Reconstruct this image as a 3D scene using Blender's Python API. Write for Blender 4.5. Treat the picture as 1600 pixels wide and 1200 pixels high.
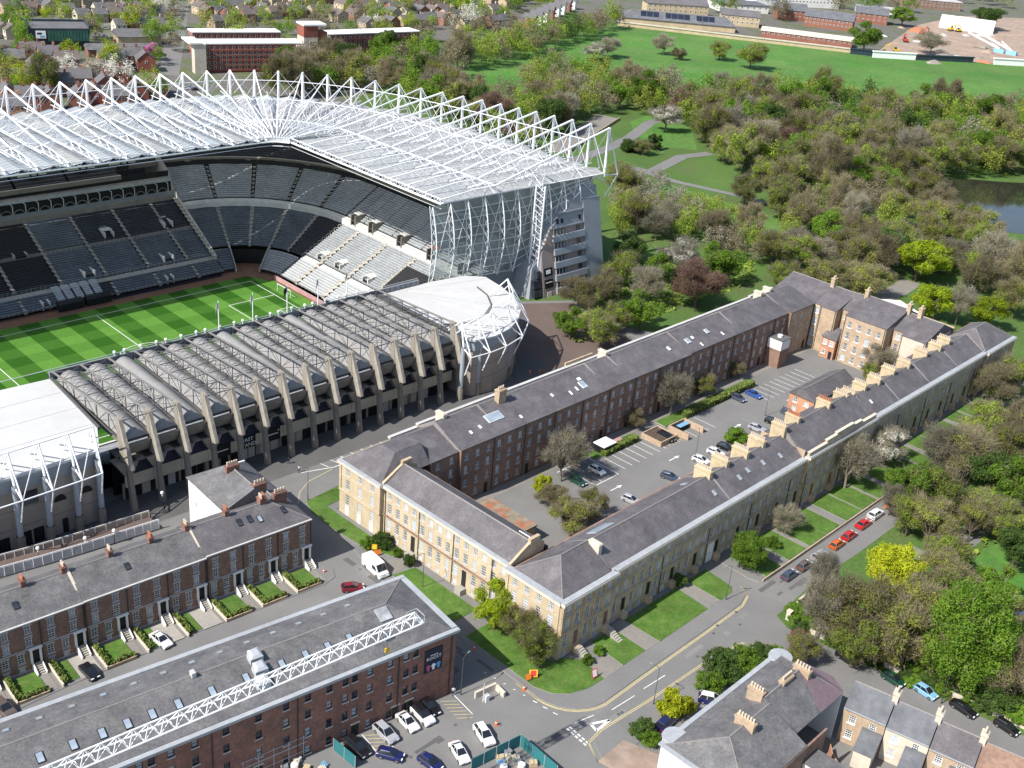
import bpy, math, random
from mathutils import Vector, Matrix
for o in list(bpy.data.objects): bpy.data.objects.remove(o)
SC = bpy.context.scene
COL = SC.collection
R = math.radians
random.seed(7)

# ---------------------------------------------------------------- camera, sky, sun, exposure
cd = bpy.data.cameras.new('camera'); cam = bpy.data.objects.new('camera', cd); COL.objects.link(cam)
cd.sensor_fit = 'HORIZONTAL'; cd.sensor_width = 36.0; cd.lens = 39.68
cd.clip_start = 1.0; cd.clip_end = 6000.0
PITCH, ROLL = 0.45333, 0.09134
_f = Vector((0, math.cos(PITCH), -math.sin(PITCH))); _u = Vector((0, math.sin(PITCH), math.cos(PITCH))); _x = Vector((1, 0, 0))
_X = math.cos(ROLL)*_x + math.sin(ROLL)*_u; _U = -math.sin(ROLL)*_x + math.cos(ROLL)*_u
cam.matrix_world = Matrix(((_X.x, _U.x, -_f.x, 0), (_X.y, _U.y, -_f.y, 0), (_X.z, _U.z, -_f.z, 126.0), (0, 0, 0, 1)))
SC.camera = cam
SUN_AZ, SUN_EL = 220.0, 46.0            # direction TO the sun, degrees CCW from +X, and elevation
w = bpy.data.worlds.new('World'); SC.world = w; w.use_nodes = True
nt = w.node_tree; nt.nodes.clear()
sky = nt.nodes.new('ShaderNodeTexSky'); sky.sky_type = 'NISHITA'; sky.sun_disc = False
sky.sun_elevation = R(SUN_EL); sky.sun_rotation = R(90 - SUN_AZ)
bg = nt.nodes.new('ShaderNodeBackground'); bg.inputs['Strength'].default_value = 0.125
wo = nt.nodes.new('ShaderNodeOutputWorld')
nt.links.new(sky.outputs[0], bg.inputs[0]); nt.links.new(bg.outputs[0], wo.inputs[0])
sl = bpy.data.lights.new('sun', 'SUN'); sl.energy = 5.0; sl.angle = R(0.5); sl.color = (1.0, 0.955, 0.89)
so = bpy.data.objects.new('sun', sl); COL.objects.link(so); so.location = (-150, -150, 300)
sd = Vector((-math.cos(R(SUN_AZ))*math.cos(R(SUN_EL)), -math.sin(R(SUN_AZ))*math.cos(R(SUN_EL)), -math.sin(R(SUN_EL))))
so.rotation_euler = sd.to_track_quat('-Z', 'Y').to_euler()
SC.view_settings.view_transform = 'Standard'; SC.view_settings.look = 'None'
SC.view_settings.exposure = 0.5; SC.view_settings.gamma = 1.0; SC.view_settings.use_curve_mapping = False
SC.render.resolution_x, SC.render.resolution_y = 1024, 768
SC.render.engine = 'CYCLES'; SC.cycles.max_bounces = 5; SC.cycles.diffuse_bounces = 3
SC.cycles.transparent_max_bounces = 8

# ---------------------------------------------------------------- materials
MATS = {}
def mat(name, col, rough=.85, var=.25, scale=1.0, var2=.15, scale2=.08, stretch=(1, 1, 1), spec=.3, metal=0.0, bump=0.0, col2=None, thr=(.35, .65), s3=None, ior=None):
    """base colour broken up by a fine and a coarse noise; col2 is mixed in patches"""
    m = bpy.data.materials.new(name); m.use_nodes = True; n = m.node_tree.nodes; l = m.node_tree.links
    b = n['Principled BSDF']; b.inputs['Roughness'].default_value = rough; b.inputs['Metallic'].default_value = metal
    b.inputs['Specular IOR Level'].default_value = spec
    if var == 0 and col2 is None:
        b.inputs['Base Color'].default_value = (*col, 1); MATS[name] = m; return m
    tc = n.new('ShaderNodeTexCoord'); mp = n.new('ShaderNodeMapping'); mp.inputs['Scale'].default_value = stretch
    l.new(tc.outputs['Object'], mp.inputs[0])
    def noise(sc, det=4.0, rg=.6):
        t = n.new('ShaderNodeTexNoise'); t.inputs['Scale'].default_value = sc; t.inputs['Detail'].default_value = det; t.inputs['Roughness'].default_value = rg
        l.new(mp.outputs[0], t.inputs['Vector']); return t
    n1, n2 = noise(scale, 5, .65), noise(scale2, 3)
    def mr(sock, a, c, lo=.25, hi=.75):
        r = n.new('ShaderNodeMapRange'); r.inputs[1].default_value = lo; r.inputs[2].default_value = hi; r.inputs[3].default_value = a; r.inputs[4].default_value = c
        l.new(sock, r.inputs[0]); return r.outputs[0]
    f = n.new('ShaderNodeMath'); f.operation = 'MULTIPLY'
    l.new(mr(n1.outputs[0], 1-var, 1+var), f.inputs[0]); l.new(mr(n2.outputs[0], 1-var2, 1+var2), f.inputs[1])
    base = n.new('ShaderNodeRGB'); base.outputs[0].default_value = (*col, 1); cs = base.outputs[0]
    if col2 is not None:
        mx = n.new('ShaderNodeMix'); mx.data_type = 'RGBA'
        n3 = noise(s3 or scale*.35, 5, .7)
        l.new(mr(n3.outputs[0], 0, 1, *thr), mx.inputs['Factor']); l.new(cs, mx.inputs['A']); mx.inputs['B'].default_value = (*col2, 1); cs = mx.outputs['Result']
    sc = n.new('ShaderNodeVectorMath'); sc.operation = 'SCALE'; l.new(cs, sc.inputs[0]); l.new(f.outputs[0], sc.inputs['Scale'])
    l.new(sc.outputs[0], b.inputs['Base Color'])
    if bump:
        bp = n.new('ShaderNodeBump'); bp.inputs['Strength'].default_value = bump; bp.inputs['Distance'].default_value = .1
        l.new(n1.outputs[0], bp.inputs['Height']); l.new(bp.outputs[0], b.inputs['Normal'])
    MATS[name] = m; return m
def leafmat(name, col, col2, var=.35):
    m = mat(name, col, .7, var, 1.3, .25, .25, spec=.15, col2=col2, s3=.5, thr=(.3, .7))
    n = m.node_tree.nodes; l = m.node_tree.links; b = n['Principled BSDF']; out = n['Material Output']
    tr = n.new('ShaderNodeBsdfTranslucent'); ms = n.new('ShaderNodeMixShader'); ms.inputs[0].default_value = .45
    l.new(b.inputs['Base Color'].links[0].from_socket, tr.inputs[0]); l.new(b.outputs[0], ms.inputs[1]); l.new(tr.outputs[0], ms.inputs[2]); l.new(ms.outputs[0], out.inputs[0])
    return m

# ---------------------------------------------------------------- mesh helpers
class MB:
    """collects faces; build() links them as ONE mesh object"""
    def __init__(s): s.v = []; s.f = []; s.m = []; s.M = None
    def p(s, c):
        c = Vector(c)
        s.v.append(tuple(s.M @ c) if s.M is not None else tuple(c)); return len(s.v)-1
    def poly(s, pts, mi=0): s.f.append([s.p(c) for c in pts]); s.m.append(mi); return s
    def box(s, x0, x1, y0, y1, z0, z1, mi=0, top=None):
        i = [s.p(c) for c in ((x0,y0,z0),(x1,y0,z0),(x1,y1,z0),(x0,y1,z0),(x0,y0,z1),(x1,y0,z1),(x1,y1,z1),(x0,y1,z1))]
        for k, q in enumerate(((0,3,2,1),(4,5,6,7),(0,1,5,4),(1,2,6,5),(2,3,7,6),(3,0,4,7))):
            s.f.append([i[j] for j in q]); s.m.append(top if (k == 1 and top is not None) else mi)
        return s
    def prism(s, pts, z0, z1, mi=0, top=None, bottom=True):
        n = len(pts); a = [s.p((x, y, z0)) for x, y in pts]; b = [s.p((x, y, z1)) for x, y in pts]
        s.f.append(b); s.m.append(mi if top is None else top)
        if bottom: s.f.append(a[::-1]); s.m.append(mi)
        for k in range(n): s.f.append([a[k], a[(k+1) % n], b[(k+1) % n], b[k]]); s.m.append(mi)
        return s
    def loft(s, rings, mi=0, closed=True, caps=True):
        idx = [[s.p(c) for c in r] for r in rings]; n = len(idx[0])
        for a, b in zip(idx, idx[1:]):
            for k in range(n if closed else n-1):
                s.f.append([a[k], a[(k+1) % n], b[(k+1) % n], b[k]]); s.m.append(mi)
        if caps and closed: s.f.append(idx[0][::-1]); s.m.append(mi); s.f.append(idx[-1]); s.m.append(mi)
        return s
    def tube(s, p, q, r, n=5, mi=0, r2=None, caps=False):
        p, q = Vector(p), Vector(q); d = q-p
        if d.length < 1e-6: return s
        d.normalize(); a = d.orthogonal().normalized(); b = d.cross(a); r2 = r if r2 is None else r2
        return s.loft([[p+(a*math.cos(2*math.pi*k/n)+b*math.sin(2*math.pi*k/n))*r for k in range(n)],
                       [q+(a*math.cos(2*math.pi*k/n)+b*math.sin(2*math.pi*k/n))*r2 for k in range(n)]], mi, True, caps)
    def path(s, pts, r, n=5, mi=0):
        for a, b in zip(pts, pts[1:]): s.tube(a, b, r, n, mi)
        return s
    def mesh(s, name, mats, smooth=False):
        me = bpy.data.meshes.new(name); me.from_pydata(s.v, [], s.f)
        for m in (mats if isinstance(mats, (list, tuple)) else [mats]): me.materials.append(MATS[m] if isinstance(m, str) else m)
        me.polygons.foreach_set('material_index', s.m)
        if smooth: me.polygons.foreach_set('use_smooth', [True]*len(s.f))
        me.update(); return me
    def build(s, name, mats, parent=None, smooth=False):
        return link(name, s.mesh(name, mats, smooth), parent)
def link(name, data, parent=None, loc=None, rot=None, scale=None):
    o = bpy.data.objects.new(name, data); COL.objects.link(o)
    if parent is not None: o.parent = parent
    if loc is not None: o.location = loc
    if rot is not None: o.rotation_euler = rot if isinstance(rot, (tuple, list)) else (0, 0, rot)
    if scale is not None: o.scale = scale
    return o
def tag(o, label=None, cat=None, group=None, kind=None):
    if label: o['label'] = label
    if cat: o['category'] = cat
    if group: o['group'] = group
    if kind: o['kind'] = kind
    return o
def thing(name, label, cat, loc=(0, 0, 0), deg=0, group=None):
    l3 = tuple(loc) if len(loc) == 3 else (loc[0], loc[1], 0)
    return tag(link(name, None, None, l3, R(deg)), label, cat, group)
def struct(name, mb, mats, loc=(0, 0, 0), deg=0):
    o = mb.build(name, mats); o.location = loc; o.rotation_euler = (0, 0, R(deg)); return tag(o, kind='structure')
def copy_tree(o, parent=None):
    c = o.copy(); COL.objects.link(c); c.parent = parent
    for ch in o.children: copy_tree(ch, c)
    return c
def fr(ox, oy, deg):
    c, s_ = math.cos(R(deg)), math.sin(R(deg))
    return lambda u, v, z=0.0: Vector((ox+u*c-v*s_, oy+u*s_+v*c, z))
TX, TY, TD = 11.47, 153.20, 47.993      # frame of the stone terrace: u along its long side, v across it
TF = fr(TX, TY, TD)
SX, SY, SDG = -87.665, 341.183, 226.3066  # frame of the pitch: a along the touchline from the far corner flag, b across
SF = fr(SX, SY, SDG); PZ = -11.79

# ---------------------------------------------------------------- shared materials
mat('asphalt', (.165, .162, .157), .9, .1, 3.0, .1, .07, col2=(.19, .187, .18), s3=.12, thr=(.4, .75))
mat('asphalt_dark', (.105, .103, .10), .9, .18, 2.0, .15, .1)
mat('paving', (.21, .195, .175), .9, .14, 2.5, .12, .2)
mat('paving_red', (.125, .092, .08), .9, .16, 2.5, .12, .2)
mat('kerb', (.33, .31, .27), .9, .15, 2.0)
mat('paint_white', (.68, .68, .66), .8, .3, 2.5, .1)
mat('paint_yellow', (.48, .40, .20), .8, .3, 2.5, .1)
mat('lawn', (.05, .125, .014), .95, .4, 3.5, .28, .22, col2=(.095, .15, .032), s3=.6)
mat('park_grass', (.068, .128, .026), .95, .35, 1.2, .2, .03, col2=(.10, .095, .045), s3=.05, thr=(.5, .75))
mat('moor_grass', (.055, .165, .022), .95, .3, .35, .22, .014, col2=(.10, .18, .042), s3=.03, thr=(.35, .65))
mat('town_ground', (.14, .13, .12), .95, .25, .5, .2, .05, col2=(.09, .11, .05), s3=.05, thr=(.48, .56))
mat('dirt', (.36, .26, .19), .95, .3, .3, .2, .06, col2=(.28, .22, .18))
mat('soil', (.09, .065, .045), .95, .3, 1.5)
mat('water', (.03, .032, .022), .05, .2, .08, .1, .03, spec=.5)
mat('slate', (.10, .091, .097), .72, .3, 3.2, .26, .22, stretch=(1, 1, .45), spec=.4, col2=(.14, .13, .131), s3=.55, thr=(.42, .72))
mat('slate_dark', (.10, .098, .105), .75, .34, 2.6, .28, .2, spec=.35, col2=(.15, .145, .14), s3=.6)
mat('slate_grey', (.15, .155, .165), .75, .28, 2.4, .2, .2, spec=.35, col2=(.10, .105, .115), s3=.6)
mat('slate_purple', (.16, .115, .13), .75, .2, 2.4, .15, .2, spec=.35)
mat('ridge', (.24, .22, .21), .85, .2, 2.0)
mat('lead', (.33, .345, .36), .6, .15, 1.0, spec=.4)
mat('stone', (.48, .395, .27), .9, .14, .9, .14, .16, col2=(.40, .315, .205), s3=.45, thr=(.5, .72))
mat('stone_worn', (.51, .405, .275), .92, .2, .9, .18, .16, col2=(.38, .29, .185), s3=.4)
mat('stone_pale', (.55, .49, .40), .9, .14, .9, .12, .2)
mat('sandstone_brick', (.44, .335, .235), .92, .2, 1.4, .16, .2, col2=(.37, .275, .19), s3=.5)
mat('brick_brown', (.27, .17, .125), .92, .25, 1.6, .18, .22, col2=(.20, .13, .10), s3=.6)
mat('brick_dark', (.265, .13, .096), .92, .28, 1.8, .2, .22, col2=(.16, .095, .078), s3=.7)
mat('brick_red', (.27, .12, .08), .92, .25, 1.6, .16, .22, col2=(.26, .11, .075), s3=.6)
mat('brick_orange', (.45, .235, .14), .92, .22, 1.6, .16, .22)
mat('brick_buff', (.47, .38, .245), .92, .2, 1.2, .15, .22)
mat('terracotta', (.42, .17, .09), .85, .2, 3.0)
mat('pot_buff', (.55, .46, .36), .85, .2, 3.0)
mat('render_white', (.76, .745, .70), .85, .06, .8, .06, .15)
mat('render_cream', (.60, .50, .33), .9, .1, .8)
mat('white_paint', (.80, .80, .78), .6, .04, 2.0, .03)
mat('trim_grey', (.47, .46, .44), .8, .12, 1.0)
mat('glass', (.035, .042, .055), .08, .5, .35, .4, .15, spec=.6)
mat('glass_blind', (.32, .33, .34), .2, .35, .5, .3, .2, spec=.5)
mat('glass_sky', (.30, .36, .42), .12, .25, .3, spec=.6)
mat('black', (.012, .012, .013), .6, 0)
mat('black_soft', (.022, .022, .024), .8, .2, 2.0)
mat('pipe', (.05, .045, .042), .7, 0)
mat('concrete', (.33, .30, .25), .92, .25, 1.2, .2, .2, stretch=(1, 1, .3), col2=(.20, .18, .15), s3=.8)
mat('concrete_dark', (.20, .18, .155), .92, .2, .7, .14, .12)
mat('cream_panel', (.52, .47, .36), .85, .08, .6)
mat('navy', (.015, .02, .04), .6, .1, 1.0)
mat('steel_white', (.78, .79, .80), .5, .05, .4, .05)
mat('steel_grey', (.20, .215, .235), .55, .12, .5, spec=.4)
mat('steel_dark', (.085, .085, .085), .6, .15, .8)
mat('galv', (.42, .44, .46), .45, .15, .8, spec=.5)

# ================================================================ the setting: ground, roads, pavements, lawns
def sheet(name, pts, z, m, frame=None, deg=None):
    """a flat sheet; its vertices are in world metres"""
    mb = MB(); mb.poly([(frame(x, y, z) if frame else (x, y, z)) for x, y in pts]); return tag(mb.build(name, m), kind='structure')
# ground: one big sheet to the horizon with a hole for the sunk bowl of the stadium
def ground():
    mb = MB(); hole = [SF(a, b) for a, b in ((135, -62), (-20, -62), (-62, -20), (-62, 70), (-14, 72), (-14, 96), (-6, 107), (6, 112), (135, 112))]
    big = [(-3000, -300), (-3000, 3500), (0, 4500), (3500, 3500), (3500, -300), (0, -300)]
    # fan of quads between hole and rim, ordered by angle round the hole's centre
    import bmesh
    from mathutils.geometry import tessellate_polygon
    H3 = [Vector((p.x, p.y, 0)) for p in hole]; B3 = [Vector((x, y, 0)) for x, y in big]
    tri = tessellate_polygon([B3, H3]); V = B3+H3
    for t in tri: mb.poly([V[k] for k in t])
    return tag(mb.build('ground', 'park_grass'), kind='structure')
ground()
sheet('town_ground', [(-900, 300), (-900, 2600), (-112.3,1236.2), (13.7,959.7), (-55.9,691.2), (-90.7,573.8), (-60, 470), (-125, 440), (-175, 402), (-260, 305)], .02, 'town_ground')
sheet('moor', [(-57.1,663.7), (-18.7,725.9), (13.6,808.5), (55.4,898.6), (77.6,899), (167.4,877.5), (229.6,866), (410.2,883.3), (339.7,715.7), (240.3,716), (183.8,694.9), (128.7,689.1), (81,671.2), (41.8,632.2), (6.6,600.4), (-27.3,601.7), (-50.7,634.3)], .03, 'moor_grass')
sheet('town_ground', [(13.7,959.7), (61.3,1259.8), (1679,2602.9), (415.7,896.4), (231.1,872.3), (168.5,883.9), (78,905.8), (53.5,910.6)], .025, 'town_ground')
sheet('building_site', [(256.5,897.1), (331.1,1065.5), (405.8,1173.4), (511.8,1218.2), (396.5,897.5), (326.3,878.2)], .05, 'dirt')
# streets and squares
STREET = [(-150, -95), (47, -95), (45.6, -63.3), (42.2, -42), (40.6, -30), (39.4, -22), (41, -18.6), (57, -17.6), (72, -18.2), (105, -18.2), (165, -17), (190, -15), (195, 64), (132, 72), (121, 92), (128, 108), (95, 128), (70, 112)]
sheet('street', [(u, v) for u, v in STREET]+[(60, 92), (-40, 95), (-60, 112), (-150, 125)], .012, 'asphalt', TF)
sheet('stadium_apron', [(135, 112.5), (22, 112.5), (-17, 110), (-17, 117), (-3, 126), (22, 124.5), (135, 125)], .03, 'asphalt_dark', SF)
sheet('north_square', [(120, 66), (118, 92), (126, 107), (108, 118), (84, 114), (70, 100), (62, 84), (62, 66)], .02, 'paving_red', TF)
sheet('courtyard', [(13, 12), (157, 12), (157, 46), (13, 46)], .016, 'asphalt', TF)
sheet('courtyard_path', [(14, 43.4), (156, 43.4), (156, 46), (14, 46)], .022, 'paving', TF)
def slab(name, pts, h, m, side='kerb', frame=TF, z0=0.0):
    mb = MB(); mb.prism([frame(x, y).xy for x, y in pts], z0, h, 1, 0); return tag(mb.build(name, [m, side]), kind='structure')
# pavement in front of the east front, with its rounded corner
def arc(cx, cy, r, a0, a1, n=8): return [(cx+r*math.cos(R(a0+(a1-a0)*k/n)), cy+r*math.sin(R(a0+(a1-a0)*k/n))) for k in range(n+1)]
slab('pavement', [(0, 0), (0, 16), (-8.6, 16)]+arc(-1, -4.4, 8.2, 170, 265)+[(8, -12.4), (27, -12.4), (38.5, -12.2), (41.4, -11.3), (42.6, -8.6), (42.8, 0)], .12, 'asphalt')
slab('pavement', [(-8.8, 16), (-8.4, 36), (-6.6, 45), (-5.4, 50), (-4, 60), (-1, 66.5), (3, 70.5), (9, 72.5), (60, 74.5), (62, 62), (0, 60), (-1, 16)], .12, 'asphalt')
slab('pavement', [(-11.8, -21), (-9.9, -17.4), (-7, -16.9), (4.5, -17.7), (20, -18.2), (24.5, -18.6), (29.5, -19.6), (33, -23), (34.5, -30), (36.5, -45), (40, -66), (36, -66), (30, -38), (26, -24), (8, -22.5), (-9, -22)], .12, 'asphalt')
slab('pavement', [(-76, 45.3), (-64.7, 45.4), (-42.7, 44.2), (-31.1, 42.8), (-17, 41.3), (-14.4, 41.9), (-13.2, 44), (-13.8, 52), (-14, 62), (-16, 52), (-76, 54)], .12, 'asphalt')
slab('pavement', [(47, -6), (46.8, -8.6), (47.4, -10.6), (49, -11.4), (53, -11), (66, -11.2), (90, -11.6), (130, -11), (186, -10), (190, 0), (47, 0)], .12, 'asphalt')
# lawns, each with its own edging
for pts in ([(-7.6, 14), (-7.9, -2.6), (-6.8, -5.6), (-4.6, -7.6), (-1.5, -8.7), (2.6, -8.9), (3.4, -3.4), (1.5, -1), (-.9, -.4), (-.9, 14)],
            [(7.8, -8.9), (13.9, -8.9), (14.1, -1.2), (8.2, -1.2)], [(17.8, -9.1), (32.4, -9.1), (33, -1.2), (17.6, -1.2)],
            [(36.4, -9.2), (40.4, -9.0), (41.8, -8.0), (42.6, -1.3), (36.4, -1.3)],
            [(-3.2, 66), (-4.6, 62), (-5, 55), (-4.4, 47), (-2.2, 40.6), (-.9, 40.4), (-.9, 62), (7, 62.6), (7, 67)],
            [(-7.4, 18.2), (-5.9, 35.6), (-.9, 34.8), (-.9, 18.2)]):
    slab('lawn', pts, .2, 'lawn')
for k, u in enumerate((50, 58.5, 66.5, 73.2, 81.5, 88.5, 96, 103.5, 111, 118.5, 126, 133, 140, 147.5, 155, 163, 171, 179)):
    wd = 6.6 if k % 3 else 5.6
    slab('lawn', [(u, -10.4), (u+wd, -10.4), (u+wd, -1.6), (u, -1.6)], .2, 'lawn')
    slab('garden_path', [(u+wd+.1, -10.4), (u+wd+1.2, -10.4), (u+wd+1.2, -1), (u+wd+.1, -1)], .17, 'paving')
for u0, u1 in ((14.2, 17.5), (33.1, 36.3)): slab('garden_path', [(u0, -9), (u1, -9), (u1, -.6), (u0, -.6)], .16, 'paving')
slab('garden_path', [(3, -9), (7.7, -9), (7.7, -5.2), (3.6, -5.2)], .16, 'paving')
slab('garden_path', [(-6.6, 36), (-6.2, 39.6), (-.6, 39.6), (-.6, 36)], .16, 'paving')
# courtyard beds
for pts in ([(58, 40.4), (74, 40.4), (74, 43.2), (58, 43.2)], [(84, 40.2), (124, 40.6), (124, 43.2), (84, 43.2)]): slab('lawn', pts, .25, 'lawn')
# park: paths, pond, bright glades
def strip(name, pts, wd, z, m):
    mb = MB(); P = [Vector((x, y, z)) for x, y in pts]; L = []
    for k, q in enumerate(P):
        d = (P[min(k+1, len(P)-1)]-P[max(k-1, 0)]).normalized(); nrm = Vector((-d.y, d.x, 0))*wd/2; L.append((q+nrm, q-nrm))
    for a, b in zip(L, L[1:]): mb.poly([a[0], b[0], b[1], a[1]])
    return tag(mb.build(name, m), kind='structure')
strip('park_path', [(5.2,463.4), (20.4,489.6), (33.9,512.6), (45.5,537.8), (57.2,573.3), (74.1,597.7)], 6, .084, 'asphalt')
strip('park_path', [(42.5,482.3), (52,479.4), (67.4,509.7), (81.9,520.7)], 6, .088, 'asphalt')
strip('park_path', [(42.5,482.3), (61.8,465.6), (84.5,454), (108.1,439.2), (127,432.4)], 4, .092, 'asphalt')
strip('park_path', [(106.1,342.2), (115.6,346.7), (123.9,354.6), (132.5,366.4)], 7, .03, 'paving')
strip('park_path', [(84.7,197.6), (90.2,193.9), (96.6,201.9), (109.8,216.6), (120.3,229.4)], 5, .03, 'asphalt')
sheet('park_terrace', [(4.7,497.4), (30.5,582.8), (42.1,575.8), (14.7,496.5)], .1, 'paving')
for pts in ([(47.4,572.2), (60.4,595.1), (78,570.3), (76.3,524.6), (52.3,524.2), (47.9,551.7)], [(41.8,468.8), (61.2,458.7), (89.3,433.5), (107.4,422.5), (101.2,390.8), (64,434.2), (40.5,444.5)], [(92.4,188.8), (101.9,201.6), (118.8,210.4), (106.8,179.6), (98.6,184.4)], [(13.5,694.2), (43.4,668.9), (20,582.9), (3.3,598.9)]):
    PLZ = globals().get('PLZ', .052)+.004; sheet('park_lawn', pts, PLZ, 'moor_grass')
sheet('pond', [(168.1,493.6), (176.5,507.8), (193.9,516.8), (214.8,517.3), (240.1,521.4), (208.7,428.2), (196.5,435.7), (187.8,436.4), (187.5,450.4), (187.2,465.2), (174.6,481.8)], .06, 'water')
sheet('play_court', [(99.9,179), (103.6,183.5), (106.8,179.6), (102.2,174.1)], .05, 'court_blue' if 'court_blue' in MATS else mat('court_blue', (.03, .22, .62), .8, .08, 1.0))
# far road running away between the houses
strip('far_road', [(-189.8,580.7), (-202.1,626.4), (-217.5,683), (-239.4,761.9), (-262.6,843.9), (-280.3,908.7)], 11, .05, 'asphalt')
strip('far_road', [(-271.3,700.8), (-259.8,723.7), (-227.9,716.6)], 7, .045, 'asphalt')
# painted road markings: sheets a few millimetres above the asphalt
def mark(pts, z=.02, m='paint_white', name='road_marking'):
    mb = MB(); mb.poly([TF(x, y, z) for x, y in pts]); return tag(mb.build(name, m), kind='structure')
def line(u0, v0, u1, v1, wd=.14, z=.02, m='paint_white'):
    d = Vector((u1-u0, v1-v0)).normalized(); n = Vector((-d.y, d.x))*wd/2
    return mark([(u0+n.x, v0+n.y), (u1+n.x, v1+n.y), (u1-n.x, v1-n.y), (u0-n.x, v0-n.y)], z, m)
def pline(pts, wd, m, z=.02):
    for (a, b), (c, d) in zip(pts, pts[1:]): line(a, b, c, d, wd, z, m)
e1 = [(-9.4, 0)]+arc(-1, -4.4, 8.5, 170, 265)+[(8, -12.75), (27, -12.75), (38.6, -12.55), (41.9, -11.5), (43.4, -9)]
pline(e1, .16, 'paint_yellow'); pline([(x-.1, y-.28) for x, y in e1], .16, 'paint_yellow')
for off in (0, .3): pline([(-12.6, -20.6), (-10.5, -17+off), (-7, -16.5+off), (4.5, -17.3+off), (20, -17.8+off), (24.5, -18.1+off), (29.6, -19.2+off)], .14, 'paint_yellow')
for u in (-2, 6): line(u, -14.6-u*.03, u+5.5, -14.9-u*.03, .14)
tri = [(-7.1,-14.4), (-7.6,-16), (-4.1,-15.8)]
pline(tri+[tri[0]], .45, 'paint_white')
for k in range(5): a = (-10.2-.1*k, -12.6-.95*k); line(a[0], a[1], a[0]-.05, a[1]-.6, .3); line(a[0]-.6, a[1], a[0]-.65, a[1]-.6, .3)
line(-9.6, -12.4, -5.2, -13.4, .14)
for k in range(8): line(-9.6-.25*k, -9.5+2.0*k if k < 3 else -9+2*k, -9.8-.25*k, -8.7+2*k, .16)
# parking bays of the courtyard
for k in range(7): u = 60.5+2.55*k; line(u, 33.5, u, 39.5, .14)
for k in range(15): u = 84+2.55*k if k < 5 else 108+2.55*(k-1); line(u, 32.5, u, 38.8, .14)
pline([(47, 42), (57.5, 42), (57.5, 33), (47, 33)], .2, 'paint_white'); line(52, 38.5, 52, 42, .15); line(52, 33, 52, 36, .15); line(49.6, 33, 49.6, 42, .15)
for k in range(6): line(77.5+k*1.1, 33.5, 82.5-5+k*1.1+2.5, 39.5, .14, .02, 'paint_yellow'); line(77.5+k*1.1+2.5, 33.5, 77.5+k*1.1, 39.5, .14, .02, 'paint_yellow')
def arrow(u, v):
    mark([(u, v-.12), (u+2.6, v-.12), (u+2.6, v+.12), (u, v+.12)]); mark([(u+2.6, v-.5), (u+4, v), (u+2.6, v+.5)])
for u in (50.5, 71.5, 97, 122): arrow(u, 29.5)
# parking bays on the square beside the stadium
for k in range(11):
    u = 9+2.7*k+.0; line(u, 74.5, u-1.5, 80, .16)
pline([(3, 76), (10, 73.6), (18, 73.8), (27, 74.2)], .2, 'paint_white')
pline([(-4.8, 66.5), (-2, 69.8), (2, 72.2), (9, 73.2)], .16, 'paint_yellow')
for k in range(4): u = 5+k*2.4; line(u, 69.6, u+1.2, 69.8, .5)

# trench scars, patches and covers in the tarmac
mat('tar_patch', (.105, .103, .10), .9, .15, 2.0); mat('tar_pale', (.19, .185, .178), .9, .15, 2.0)
rp_ = random.Random(31)
for k in range(46):
    u, v = ((rp_.uniform(-8, 40), rp_.uniform(-17, -13)), (rp_.uniform(-16, -9.5), rp_.uniform(0, 44)), (rp_.uniform(42, 60), rp_.uniform(-17, -12)), (rp_.uniform(20, 150), rp_.uniform(14, 31)), (rp_.uniform(-40, -14), rp_.uniform(-16, 2)), (rp_.uniform(-8, 40), rp_.uniform(74, 86)))[k % 6]
    L, W = rp_.uniform(.8, 7), rp_.uniform(.5, 1.3)
    if k % 2: L, W = W, L
    mark([(u, v), (u+L, v+rp_.uniform(-.1, .1)), (u+L, v+W), (u+rp_.uniform(-.1, .1), v+W)], .0165+.0001*(k % 7) if k % 6 != 3 else .0185+.0001*(k % 7), 'tar_patch' if k % 3 else 'tar_pale', 'tarmac_patch')
for k in range(26):
    u, v = ((rp_.uniform(-8, 40), rp_.uniform(-17, -13)), (rp_.uniform(-15, -9.5), rp_.uniform(0, 44)), (rp_.uniform(20, 150), rp_.uniform(14, 31)), (rp_.uniform(-40, -14), rp_.uniform(-16, 2)))[k % 4]
    mark([(u, v), (u+.6, v), (u+.6, v+.5), (u, v+.5)], .0215, 'asphalt_dark' if k % 2 else 'steel_dark', 'drain_cover')

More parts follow.
